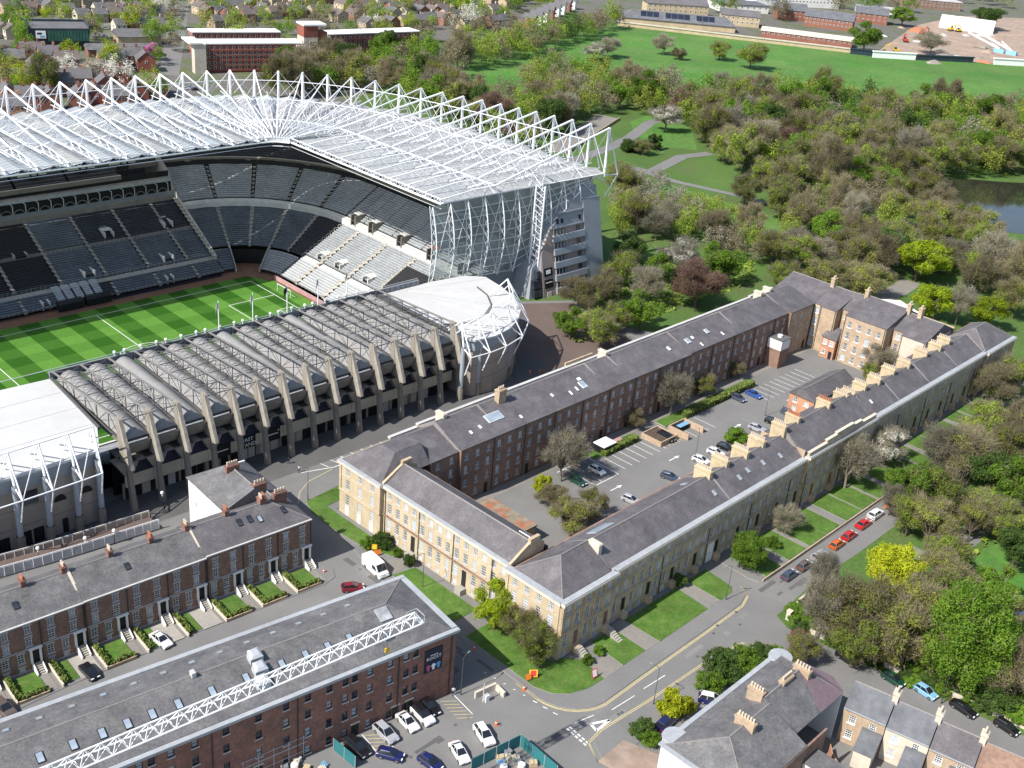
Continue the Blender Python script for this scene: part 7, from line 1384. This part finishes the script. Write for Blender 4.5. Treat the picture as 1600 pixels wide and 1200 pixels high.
# side profiles, x forward: body line (x, z) and cabin (x, z)
PROF = {'saloon': (4.6, 1.8, [(-2.3, .45), (-2.28, .85), (-1.75, .98), (-1.2, .98), (.75, .92), (1.9, .80), (2.25, .62), (2.3, .4)], [(-1.75, .97), (-1.0, 1.40), (.05, 1.44), (.95, .92)]),
        'hatch': (4.1, 1.75, [(-2.05, .45), (-2.05, .95), (-1.7, 1.0), (.8, .95), (1.7, .82), (2.0, .62), (2.05, .4)], [(-1.95, 1.0), (-1.45, 1.46), (.1, 1.50), (1.05, .95)]),
        'suv': (4.6, 1.9, [(-2.3, .5), (-2.3, 1.1), (-2.0, 1.12), (.9, 1.06), (2.0, .98), (2.28, .75), (2.3, .45)], [(-2.2, 1.1), (-1.85, 1.68), (.15, 1.70), (1.1, 1.06)]),
        'van': (5.6, 2.05, [(-2.8, .45), (-2.8, 2.25), (-2.6, 2.4), (1.0, 2.4), (1.35, 2.3), (2.1, 1.2), (2.7, 1.0), (2.8, .45)], None)}
_cm = {}
def carmesh(kind_, pm):
    if (kind_, pm) in _cm: return _cm[(kind_, pm)]
    L, W, body, cab = PROF[kind_]; hw = W/2; out = {}
    mb = MB(); bl = [(body[0][0]+.1, .22)]+body+[(body[-1][0]-.1, .22)]
    for s0, s1 in (((-1, 1.0)), ):
        prof = [(y, k) for y, k in ((-hw, .0), (-hw+.1, 1), (hw-.1, 1), (hw, .0))]
        rings = []
        for y, k in prof: rings.append([(x*(1 if k else .985), y, z-(0 if k else .07)*(z > .6)) for x, z in bl])
        mb.loft(rings)
    out['body'] = mb.mesh('body', pm, False)
    if cab:
        g = MB(); y0, y1 = hw-.1, hw-.32; A = [(x, z) for x, z in cab]
        low = [(A[0][0], A[0][1]), (A[3][0], A[3][1])]; 
        lo_l, lo_r = [(A[0][0], y0, A[0][1]-.02), (A[3][0], y0, A[3][1]-.02)], [(A[0][0], -y0, A[0][1]-.02), (A[3][0], -y0, A[3][1]-.02)]
        up_l, up_r = [(A[1][0], y1, A[1][1]), (A[2][0], y1, A[2][1])], [(A[1][0], -y1, A[1][1]), (A[2][0], -y1, A[2][1])]
        g.poly([lo_l[0], lo_l[1], up_l[1], up_l[0]]); g.poly([lo_r[0], lo_r[1], up_r[1], up_r[0]]); g.poly([lo_l[1], lo_r[1], up_r[1], up_l[1]]); g.poly([lo_l[0], lo_r[0], up_r[0], up_l[0]]); out['window_glass'] = g.mesh('window_glass', 'car_glass')
        r_ = MB(); up_ = .05
        r_.loft([[(A[1][0]-.05, -y1, A[1][1]-.03), (A[2][0]+.05, -y1, A[2][1]-.03), (A[2][0]+.05, y1, A[2][1]-.03), (A[1][0]-.05, y1, A[1][1]-.03)], [(A[1][0]+.08, -y1+.08, A[1][1]+up_), (A[2][0]-.08, -y1+.08, A[2][1]+up_), (A[2][0]-.08, y1-.08, A[2][1]+up_), (A[1][0]+.08, y1-.08, A[1][1]+up_)]])
        for sy in (-1, 1):
            for (a, b) in ((0, 1), (3, 2)): r_.tube((A[a][0], sy*(y0-.01), A[a][1]), (A[b][0], sy*y1, A[b][1]), .05, 4)
            xm = (A[1][0]+A[2][0])/2; r_.tube((xm, sy*(y0+.01), A[0][1]-.02), (xm, sy*(y1+.01), A[1][1]), .04, 4)
        out['roof'] = r_.mesh('roof', pm)
    else:
        g = MB(); g.poly([(1.38, -.85, 2.25), (1.38, .85, 2.25), (2.08, .9, 1.28), (2.08, -.9, 1.28)]); 
        for p in g.v: pass
        g.v = [(x+.03, y, z+.03) for x, y, z in g.v]
        for sy in (-1, 1): g.poly([(.4, sy*(hw+.005), 1.25), (1.8, sy*(hw+.005), 1.25), (1.3, sy*(hw+.005), 2.0), (.4, sy*(hw+.005), 2.0)])
        out['window_glass'] = g.mesh('window_glass', 'car_glass')
    w_ = MB(); rr = .33
    for y0_, y1_ in ((-.1, .1),): w_.loft([[(rr*math.cos(2*math.pi*j/14), y, rr*math.sin(2*math.pi*j/14)) for j in range(14)] for y in (y0_, y1_)])
    out['tyre'] = w_.mesh('wheel', 'tyre'); q = MB(); q.loft([[(.2*math.cos(2*math.pi*j/10), y, .2*math.sin(2*math.pi*j/10)) for j in range(10)] for y in (-.115, .115)]); out['rim'] = q.mesh('rim', 'rim')
    hl_ = MB(); hl_.box(-.12, .06, -.22, .22, -.08, .08); out['hl'] = hl_.mesh('headlight', 'headlight'); out['tl'] = hl_.mesh('taillight', 'taillight')
    _cm[(kind_, pm)] = out; return out
def car(kind_, pm, p, deg, label, z=.02, group='parked cars', name=None, roofm=None):
    L, W, body, cab = PROF[kind_]; ms = carmesh(kind_, pm); hw = W/2
    c = thing(name or ('parked_van' if kind_ == 'van' else 'parked_car'), label, 'van' if kind_ == 'van' else 'car', (p[0], p[1], z), deg, group)
    link('body', ms['body'], c)
    if 'roof' in ms:
        r_ = link('roof', ms['roof'], c)
        if roofm: r_.data = r_.data.copy(); r_.data.materials.clear(); r_.data.materials.append(MATS[roofm])
    link('window_glass', ms['window_glass'], c)
    for x in (-L*.3, L*.31):
        for y in (-hw+.08, hw-.08): w_ = link('wheel', ms['tyre'], c, (x, y, .33)); link('rim', ms['rim'], w_)
    for y in (-hw+.35, hw-.35): link('headlight', ms['hl'], c, (L/2-.02, y, .62)); link('taillight', ms['tl'], c, (-L/2+.06, y, .78))
    return c
CARS = [
 ('saloon', 'car_black', (-8.5,138.4), BD-90, 'black car nearest the end of the brick block'), ('suv', 'car_white', (-9.2,136.2), BD-88, 'white car with a black roof beside the brick block', 'car_black'), ('saloon', 'car_white', (-11.4,134.5), BD-88, 'white saloon parked beside the brick block'), ('suv', 'car_silver', (-14.4,131.6), BD-85, 'silver estate car parked beside the hatched bay'), ('suv', 'car_black', (-18.2,128.1), BD-82, 'black car next to the green hoarding'), ('hatch', 'car_navy', (-13.1,127.3), -12, 'navy car crossing the car park'), ('suv', 'car_white', (0.7,133.1), BD-100, 'white estate car inside the hoarding'), ('saloon', 'car_white', (-2.8,129), BD-100, 'white saloon inside the hoarding under a lamp'), ('hatch', 'car_navy', (-7,126.4), BD-78, 'navy hatchback at the bottom edge'),
 ('saloon', 'car_white', (-54.4,148.3), RD-82, 'white coupe on a drive of the brick terrace'), ('hatch', 'car_black', (-62.9,139.1), RD-85, 'black car on a drive of the brick terrace'), ('suv', 'car_brown', (-72.2,129.4), RD-80, 'grey-brown car at the left picture edge'),
 ('hatch', 'car_darkred', (-25.5,167.3), TD-30, 'dark red car behind the ridge of the slate roof'),
 ('hatch', 'car_slate', (57.3,184), TD, 'grey-blue hatchback first in the kerb row'), ('hatch', 'car_brown', (61,187.8), TD, 'dark grey-brown car second in the kerb row'), ('suv', 'car_silver', (64.9,191.7), TD, 'pale green-silver car third in the kerb row'), ('hatch', 'car_orange', (69.4,196.6), TD, 'orange-red car in the kerb row'), ('hatch', 'car_red', (72.8,200.4), TD, 'bright red car in the kerb row'), ('saloon', 'car_red', (77,205.5), TD, 'dark red car with a twig shadow in the kerb row'), ('suv', 'car_white', (80.7,209.9), TD, 'white car last in the kerb row'),
 ('hatch', 'car_white', (128.2,268.1), TD, 'white car under the trees at the far right'),
 ('hatch', 'car_paleblue', (75,153), TD-97, 'pale blue hatchback in the side street'), ('hatch', 'car_green', (70.1,155.4), TD-97, 'dark green car in the side street'), ('saloon', 'car_black', (80.4,149.5), TD-97, 'black saloon with a pale roof line in the side street'), ('hatch', 'car_black', (86.4,145.9), TD-97, 'black hatchback at the lower right edge'), ('suv', 'car_black', (63.4,159.9), TD-97, 'black van-like car under the park trees'), ('hatch', 'car_darkred', (56.2,164.7), TD-97, 'dark car with red lamps at the street corner'),
 ('suv', 'car_navy', (29.5,139.6), TD+5, 'navy car in front of the yellow shrub'), ('suv', 'car_navy', (37.6,145.9), TD-60, 'navy and white car in the villa drive', 'car_white'),
 ('suv', 'car_black', (37.5,236.5), TD-92, 'black off-road car in the courtyard bays'), ('hatch', 'car_slate', (58.2,261.4), TD-92, 'grey-blue hatchback in the courtyard bays'), ('saloon', 'car_blue', (62.7,264.5), TD-92, 'bright blue car in the courtyard bays'), ('hatch', 'car_white', (20.6,217.9), TD-90, 'white car on the disabled bays in the courtyard'), ('hatch', 'car_green', (16.2,212.4), TD-90, 'dark green car behind bare branches in the courtyard'), ('hatch', 'car_slate', (36.8,218), TD-75, 'dark blue hatchback by the courtyard kerb'), ('hatch', 'car_silver', (27.5,206.7), TD-80, 'silver car half behind the slate ridge'), ('hatch', 'car_white', (44.8,226.9), TD-80, 'white car beside the first chimney stacks'), ('hatch', 'car_black', (51.4,234.1), TD-80, 'black car behind the chimney stacks'), ('hatch', 'car_white', (48.7,231.2), TD-80, 'white car behind the second chimney stack'), ('hatch', 'car_black', (65.2,249.7), TD-80, 'black car beside the courtyard road'), ('hatch', 'car_silver', (60.5,245.5), TD-80, 'silver car beside the green courtyard shrub'), ('hatch', 'car_slate', (70.2,255.5), TD-80, 'dark car near the small brick house'),
]
for c in CARS: car(c[0], c[1], c[2], c[3], c[4], roofm=c[5] if len(c) > 5 else None)
car('van', 'car_white', (-22.3,173.7), -48.3, 'white delivery van with its lights on in the sunny street', group=None).scale = (1.12, 1.05, 1.08)
for k, p in enumerate([(-220.1,681.6), (-222.6,692.1), (-234.6,750.5), (-262,691.2), (-253.6,667.2), (-242.3,655.3), (-249.1,730.3), (-172.2,552.9), (-170.8,556.7), (-167.6,553.4)]): car('hatch', ['car_white', 'car_black', 'car_white', 'car_white', 'car_silver', 'car_red', 'car_white', 'car_white', 'car_silver', 'car_black'][k], p, 75 if k < 3 else 30, ['white lorry-like car on the far road', 'dark car on the far road', 'pale car far up the road', 'white car beside the dark modern building, upper', 'silver car beside the dark modern building, lower', 'red and white car by the low gabled building', 'white car among the far houses', 'white car between the masts and the flats', 'silver car between the masts and the flats', 'black car between the masts and the flats'][k], group='far cars')
for k in range(8): p = Vector((177.6,895)).lerp(Vector((226.2,886.5)), k/7); car('hatch', ['car_white', 'car_silver', 'car_white', 'car_black', 'car_white', 'car_blue', 'car_white', 'car_white'][k], (p.x-3, p.y-6), 60, 'parked car in front of the cream-roofed ward', group='cars before the ward')

# ================================================================ people, lamps, signs, walls, clutter
mat('cloth_dark', (.02, .02, .025), .9, .2); mat('cloth_light', (.55, .55, .55), .9, .2); mat('cloth_orange', (.75, .16, .03), .8, .1); mat('skin', (.45, .28, .2), .7, 0); mat('cloth_blue', (.05, .08, .2), .9, .1); mat('hair', (.04, .028, .02), .9, 0)
def person(p, deg, top, legs, label, z=0.0, group=None, stride=.18):
    """walking figure: one continuous skinned body, separate hair"""
    o = thing('person', label, 'person', (p[0], p[1], z), deg, group); mb = MB(); me = None
    def limb(pts, rs, mi, n=8):
        rings = []
        for k, (c, r_) in enumerate(zip(pts, rs)):
            d = (Vector(pts[min(k+1, len(pts)-1)])-Vector(pts[max(k-1, 0)])).normalized(); a = Vector((0, 1, 0)); a = (a-d*a.dot(d)).normalized(); b = d.cross(a); rings.append([Vector(c)+a*r_*math.cos(2*math.pi*j/n)+b*r_*math.sin(2*math.pi*j/n)*.8 for j in range(n)])
        mb.loft(rings, mi)
    for s, f in ((-1, 1), (1, -1)):
        limb([(0, s*.1, .92), (f*stride*.6, s*.1, .5), (f*stride-(.08 if f < 0 else 0), s*.1, .08)], [.10, .075, .05], 1); limb([(f*stride-.08, s*.1, .05), (f*stride+.16, s*.1, .04)], [.05, .035], 1, 6)
        limb([(0, s*.2, 1.42), (-f*.1, s*.27, 1.14), (-f*.02+.1, s*.26, .9)], [.06, .048, .035], 0); limb([(-f*.02+.1, s*.26, .9), (-f*.02+.13, s*.255, .8)], [.032, .02], 2, 6)
    limb([(0, 0, .88), (0, 0, 1.1), (0, 0, 1.36), (0, 0, 1.48), (0, 0, 1.56)], [.16, .155, .2, .15, .06], 0, 10)
    limb([(0, 0, 1.5), (0.01, 0, 1.56), (.02, 0, 1.62), (.02, 0, 1.7), (.01, 0, 1.76)], [.05, .06, .085, .09, .04], 2, 10)
    mb.build('body', [top, legs, 'skin'], o, True); h = MB(); h.loft([[(-.01+.1*r_*math.cos(2*math.pi*j/10), .095*r_*math.sin(2*math.pi*j/10), zz_) for j in range(10)] for r_, zz_ in ((1.02, 1.68), (1.0, 1.74), (.5, 1.79))]); h.build('hair', 'hair', o, True); return o
for p, d, t, l, lab in (((-43.5,206.3), 60, 'cloth_light', 'cloth_dark', 'person in a pale top crossing the square beside the stand'), ((-46.4,209.4), 60, 'cloth_dark', 'cloth_dark', 'person in dark clothes at the shaded stand wall'), ((-90.3,170), 20, 'cloth_dark', 'cloth_dark', 'person in dark clothes at the left edge by the stadium doors'), ((-89.3,170.6), 40, 'cloth_dark', 'cloth_blue', 'second person by the stadium doors at the left edge'), ((-66.1,186.8), 30, 'cloth_dark', 'cloth_dark', 'person in dark clothes in the yard behind the white house'), ((-67.3,180.2), 90, 'cloth_orange', 'cloth_dark', 'person in an orange vest below the ramp'), ((-107.6,300.4), 10, 'cloth_orange', 'cloth_dark', 'far steward in orange at the pitch edge'), ((6.9,265.8), 10, 'cloth_orange', 'cloth_orange', 'person in orange workwear near the rounded corner block'), ((-4.9,142), 100, 'cloth_light', 'cloth_dark', 'person in a white top standing at the brick block corner'), ((56,513.7), 10, 'cloth_dark', 'cloth_dark', 'person in dark clothes on the park path'), ((58.4,509.9), 10, 'cloth_light', 'cloth_dark', 'person in a pale top on the park path')):
    person(p, d, t, l, lab) if lab[:3] != 'far' else None
def lamp(p, deg, lab, h=7.5, arm=1.3):
    o = thing('street_lamp', lab, 'street lamp', (p[0], p[1], .1), deg, 'street lamps'); mb = MB(); mb.tube((0, 0, 0), (0, 0, 1.2), .11, 6); mb.tube((0, 0, 1.2), (0, 0, h), .07, 6, 0, .05); mb.build('post', 'steel_dark', o); mb = MB(); mb.path([(0, 0, h), (arm*.6, 0, h+.25), (arm, 0, h+.25)], .045, 5); mb.build('arm', 'steel_dark', o); mb = MB(); mb.loft([[(arm-.1, -.12, h+.2), (arm+.55, -.1, h+.2), (arm+.55, .1, h+.2), (arm-.1, .12, h+.2)], [(arm-.1, -.1, h+.34), (arm+.5, -.08, h+.32), (arm+.5, .08, h+.32), (arm-.1, .1, h+.34)]]); mb.build('lamp_head', 'steel_grey', o)
for p, d, lab in (((-39.5,195.9), 200, 'street lamp at the kerb beside the white house'), ((27.8,144.1), 150, 'street lamp at the kerb beside the yellow shrub'), ((43.7,174.6), 200, 'street lamp at the corner of the front lawn'), ((-3.7,142.2), 60, 'street lamp in the shade at the brick block corner'), ((35.8,146.5), 60, 'lamp at the villa'), ((-13,169.9), 230, 'small lamp on the sunny lawn edge'), ((61.8,165.5), 45, 'street lamp at the park wall'), ((77.1,150.8), 45, 'street lamp beside the pale blue car'), ((43.4,227.2), 90, 'lamp in the courtyard road'), ((63.9,253.6), 90, 'lamp at the far courtyard bays')): lamp(p, d, lab)
mat('sign_red', (.65, .05, .05), .6, 0); mat('sign_yellow', (.8, .45, .03), .6, 0); mat('sign_orange', (.75, .2, .03), .6, 0); mat('cone_orange', (.8, .14, .02), .6, 0)
def board(p, deg, m, lab, w_=.9, h=1.0, inner=None):
    o = thing('road_sign', lab, 'sign', (p[0], p[1], .12), deg, None); mb = MB(); mb.tube((-.3, 0, 0), (-.3, -.12, .5), .03, 4); mb.tube((.3, 0, 0), (.3, -.12, .5), .03, 4); mb.build('leg', 'steel_dark', o); mb = MB(); mb.M = Matrix.Rotation(R(-18), 4, 'X'); mb.box(-w_/2, w_/2, -.02, .02, .35, .35+h); mb.build('face', m, o)
    if inner: mb = MB(); mb.M = Matrix.Rotation(R(-18), 4, 'X'); mb.box(-w_/3, w_/3, -.04, -.025, .5, .2+h); mb.build('symbol', inner, o)
board((8,147.5), 10, 'sign_yellow', 'yellow and red works sign on the corner lawn', 1.4, 1.3, 'sign_red'); board((7.3,146.8), 30, 'sign_orange', 'small orange works sign left of the yellow one', 1.0, 1.0); board((18.4,148.9), 40, 'sign_red', 'red and white sign board on the lawn edge', 1.3, 1.5, 'white_paint'); board((-23.4,179.9), 10, 'sign_yellow', 'yellow works sign at the terrace entrance', 1.0, 1.0); board((-22.5,178.3), 30, 'sign_orange', 'orange works sign lying at the terrace entrance', 1.4, .9); board((84,213), 10, 'sign_orange', 'orange works sign beside the white car under the trees', 1.2, .8)
for p, lab in (((6.5,144.8), 'orange bollard at the kerb corner of the lawn'), ((-31.6,171.7), 'red cone at the kerb by the brick terrace'), ((-16.2,170.6), 'red and white bollard beside the lamp on the sunny pavement'), ((2.4,136.1), 'red-based bollard post in the car park exit'), ((-2.3,153.8), 'lone cone in the shade of the brick block'), ((4.4,266.1), 'orange cone in front of the rounded corner block')):
    o = thing('traffic_cone', lab, 'cone', (p[0], p[1], .02), 0, None); mb = MB(); mb.box(-.25, .25, -.25, .25, 0, .06); mb.build('base', 'cone_orange', o); mb = MB(); mb.tube((0, 0, .06), (0, 0, 1.0), .2, 8, 0, .06); mb.build('body', 'cone_orange', o); mb = MB(); mb.tube((0, 0, .45), (0, 0, .65), .165, 8, 0, .125); mb.build('stripe', 'white_paint', o)
# bin store, skip, gate and walls in the courtyard
bs = thing('bin_store', 'low brick bin store with wheeled bins in the courtyard', 'wall', TF(83, 38.6), TD)
for a in ((0, .3, -6, 0), (6, 6.3, -6, 0), (.3, 6, -.3, 0)): box(bs, 'wall', 'sandstone_brick', a[0], a[1], a[2], a[3], 0, 1.6)
for k in range(4):
    b_ = thing('wheeled_bin', ['black wheeled bin nearest the gap', 'first blue-lidded wheeled bin', 'second blue-lidded wheeled bin', 'third blue-lidded wheeled bin'][k]+' in the bin store', 'bin', TF(84.2+1.3*k, 37), TD, 'bins in the bin store'); box(b_, 'body', 'black_soft', -.5, .5, -.6, .6, .1, 1.2); box(b_, 'lid', 'black_soft' if k == 0 else 'car_paleblue', -.55, .55, -.65, .65, 1.2, 1.35)
    for x in (-.4, .4): box(b_, 'wheel', 'tyre', x-.06, x+.06, -.55, -.4, 0, .2)
b2 = thing('planter_wall', 'brick-walled bed with a bare tree in the courtyard', 'wall', TF(75, 34.6), TD)
for a in ((0, 6.4, 0, .3), (0, .3, .3, 6), (6.1, 6.4, .3, 6), (.3, 6.1, 5.7, 6)): box(b2, 'wall', 'sandstone_brick', a[0], a[1], a[2], a[3], 0, 1.3)
box(b2, 'soil', 'soil', .3, 6.1, .3, 5.7, 0, 1.0)
sk = thing('skip_shelter', 'white-topped black shelter beside a pink skip in the courtyard', 'shelter', TF(61, 42.4), TD); box(sk, 'frame', 'black', 0, 4, -2, 1, 0, 2.0); box(sk, 'roof', 'white_paint', -.2, 4.2, -2.2, 1.2, 2.1, 2.3); s2 = thing('skip', 'pinkish red skip beside the white-topped shelter', 'skip', TF(67, 41.6), TD); mb = MB(); mb.loft([[(-1.6, -.8, .1), (1.6, -.8, .1), (1.6, .8, .1), (-1.6, .8, .1)], [(-2, -.9, 1.4), (2, -.9, 1.4), (2, .9, 1.4), (-2, .9, 1.4)]]); mb.build('body', 'pinkboard', s2)
hd = thing('garden_hedge', 'long green hedge along the courtyard bays', 'hedge', TF(84, 39.4), TD); leafbox(8, 38, .2, 1.6, .0, 1.5, 1500, random.Random(3), .35).build('foliage', 'hedge', hd)
h2 = thing('garden_hedge', 'short green hedge beside the black off-road car in the courtyard', 'hedge', TF(67, 39.6), TD); leafbox(-6, 6, .2, 1.6, .0, 1.4, 700, random.Random(4), .35).build('foliage', 'hedge', h2)
# park wall along the side street and the street corner
pw = thing('park_wall', 'low stone wall along the park at the street corner', 'wall', (0, 0, 0), 0); P = [TF(a, b) for a, b in ((58, -18.9), (48, -19.2), (42.6, -20.2), (41, -22), (42, -30), (44, -42), (47.4, -63), (50, -80))]
for p, q in zip(P, P[1:]): d = (q-p).normalized(); n_ = Vector((-d.y, d.x, 0))*.2; mb = MB(); mb.prism([(p+n_).xy, (q+n_).xy, (q-n_).xy, (p-n_).xy], 0, .9); mb.build('wall_face', 'stone_pale', pw)
gp = thing('gate_pier', 'stone gate pier at the park corner', 'pier', TF(41.8, -20.6), TD); box(gp, 'shaft', 'stone_pale', -.4, .4, -.4, .4, 0, 1.8); box(gp, 'cap', 'stone_pale', -.5, .5, -.5, .5, 1.8, 2.0)
# front garden railing walls along the long front
fw = thing('garden_wall', 'long low wall in front of the right-hand front gardens', 'wall', TF(48, -10.9), TD); box(fw, 'wall_face', 'stone_worn', 0, 136, -.2, 0, .12, .7)
# bare earth plot and its wall by the villa
ep = MB(); ep.prism([TF(a, b).xy for a, b in ((-12.6, -20.5), (-6, -20.2), (-4, -27), (-11, -29))], .125, .2); tag(ep.build('earth_plot', 'dirt'), kind='structure')
# building yard at the bottom: green hoarding, materials
mat('hoarding_green', (.03, .16, .17), .6, .1, .5)
def hoard(p, q, lab, h=2.3):
    p, q = Vector(p), Vector(q); L = (q-p).length; o = thing('hoarding', lab, 'hoarding', (p.x, p.y, 0), math.degrees(math.atan2(q.y-p.y, q.x-p.x)), 'green site hoardings'); n = max(1, round(L/2.4))
    for k in range(n): box(o, 'panel', 'hoarding_green', L*k/n+.03, L*(k+1)/n-.03, -.04, .04, .05, h)
    for k in range(n+1): box(o, 'post', 'galv', L*k/n-.04, L*k/n+.04, -.1, -.05, 0, h+.1)
hoard((-21.7,127.7), (-17.9,124.5), 'green hoarding beside the black car, left'); hoard((-0.9,126.1), (6.3,132.1), 'green hoarding behind the white cars, right'); hoard((6.3,132.1), (12,126.3), 'green hoarding at the corner of the materials yard')
rg = random.Random(14); labs = ['pallet of blue pipes in the materials yard', 'pallet of grey stone in the materials yard', 'wrapped beige pallet in the materials yard', 'stack of timber in the materials yard', 'white bulk bag in the materials yard', 'grey crate in the materials yard']
for k in range(22):
    b_ = (6.7,128.2) if k < 13 else (-25.2,125.2); p = (b_[0]+rg.uniform(-3.5, 3), b_[1]+rg.uniform(-3, 2)) if k < 13 else (b_[0]+rg.uniform(-4, 3), b_[1]+rg.uniform(-3, 1.5)); kk = k % 6
    o = thing('material_stack', labs[kk].replace('materials yard', 'right-hand materials yard' if k < 13 else 'left-hand site corner'), 'pallet', p, rg.uniform(0, 90), 'building materials'); box(o, 'pallet', 'sandstone_brick', -.6, .6, -.5, .5, 0, .14)
    if kk == 0:
        for j in range(5): mb = MB(); mb.tube((-1.3, -.4+.2*j, .3), (1.3, -.4+.2*j, .3+.05*j), .09, 6, 0, None, True); mb.build('pipe', 'car_paleblue', o)
    elif kk == 4: mb = MB(); mb.loft([[(r_*math.cos(2*math.pi*j/10), r_*math.sin(2*math.pi*j/10), z) for j in range(10)] for r_, z in ((.45, .15), (.6, .5), (.55, .9), (.2, 1.0))]); mb.build('bag', 'render_white', o)
    else:
        for j in range(4): box(o, 'block', ['', 'trim_grey', 'cream_panel', 'brick_buff', '', 'steel_grey'][kk], -.55+.28*j, -.29+.28*j, -.45, .45, .15, .55+.3*rg.random())
sc_ = thing('scaffold', 'galvanised scaffold frame with boards at the bottom edge', 'scaffold', (-28.6,123.2), BD)
for k in range(5):
    for y in (0, 2.2): mb = MB(); mb.tube((-6+2.4*k, y, 0), (-6+2.4*k, y, 4.5), .05, 5); mb.build('pole', 'galv', sc_)
for z in (1.5, 3.0, 4.2):
    for y in (0, 2.2): mb = MB(); mb.tube((-6.4, y, z), (4.2, y, z), .05, 5); mb.build('rail', 'galv', sc_)
box(sc_, 'boards', 'cream_panel', -6.2, 4, .1, 2.1, 3.02, 3.1); box(sc_, 'panel', 'trim_grey', -5, -1, .3, 1.9, 3.12, 3.9); box(sc_, 'red_box', 'sign_red', 1, 1.6, .5, 1.1, 3.12, 3.7)
# small plaza wall and post at the corner of the brick block
cw = thing('plaza_wall', 'small curved stone wall with a post at the brick block corner', 'wall', BWF(2.2, -3.2), BD); box(cw, 'wall_face', 'stone_pale', 0, 4.2, -.2, .2, 0, 1.3); box(cw, 'wall_face', 'stone_pale', 4.0, 4.4, -2.4, -.22, 0, 1.1); mb = MB(); mb.tube((.6, -1.4, 0), (.6, -1.4, 4), .1, 6); mb.build('post', 'trim_grey', cw); box(cw, 'cabinet', 'white_paint', .9, 1.6, -1.8, -1.2, 0, 1.3)
for pts in ([(-.2, -.5), (-.2, -6)], [(-14.6, -.5), (-14.6, -6)], [(-17.2, -.5), (-17.2, -6)]):
    mb = MB(); (a, b), (c, d) = pts; mb.poly([BWF(a-.07, b, .022), BWF(c-.07, d, .022), BWF(c+.07, d, .022), BWF(a+.07, b, .022)]); tag(mb.build('road_marking', 'paint_white'), kind='structure')
for k in range(6):
    for x0 in (-17.1, -3.0):
        mb = MB(); a, b = (x0+.1, -.9-.9*k), (x0+2.4, -2.2-.9*k); mb.poly([BWF(a[0], a[1], .022), BWF(b[0], b[1], .022), BWF(b[0], b[1]+.13, .022), BWF(a[0], a[1]+.13, .022)]); tag(mb.build('road_marking', 'paint_yellow'), kind='structure')
# bicycle stand at the corner lawn
bc = thing('bicycle', 'dark bicycle leaning at the kerb beside the lawn corner', 'bicycle', (-35.4,189.1), TD+90)
for x in (-.5, .5):
    mb = MB(); mb.path([(x+.33*math.cos(2*math.pi*j/12), 0, .35+.33*math.sin(2*math.pi*j/12)) for j in range(13)], .03, 4); mb.build('wheel', 'black', bc)
mb = MB(); mb.path([(-.5, 0, .35), (-.1, 0, .35), (.35, 0, .8), (-.2, 0, .8), (-.5, 0, .35)], .03, 4); mb.tube((-.1, 0, .35), (-.22, 0, .9), .03, 4); mb.tube((.5, 0, .35), (.33, 0, 1.0), .03, 4); mb.build('frame', 'black', bc); mb = MB(); mb.tube((.33, -.25, 1.0), (.33, .25, 1.0), .03, 4); mb.build('handlebar', 'black', bc); mb = MB(); mb.box(-.35, -.1, -.06, .06, .9, .97); mb.build('saddle', 'black', bc)
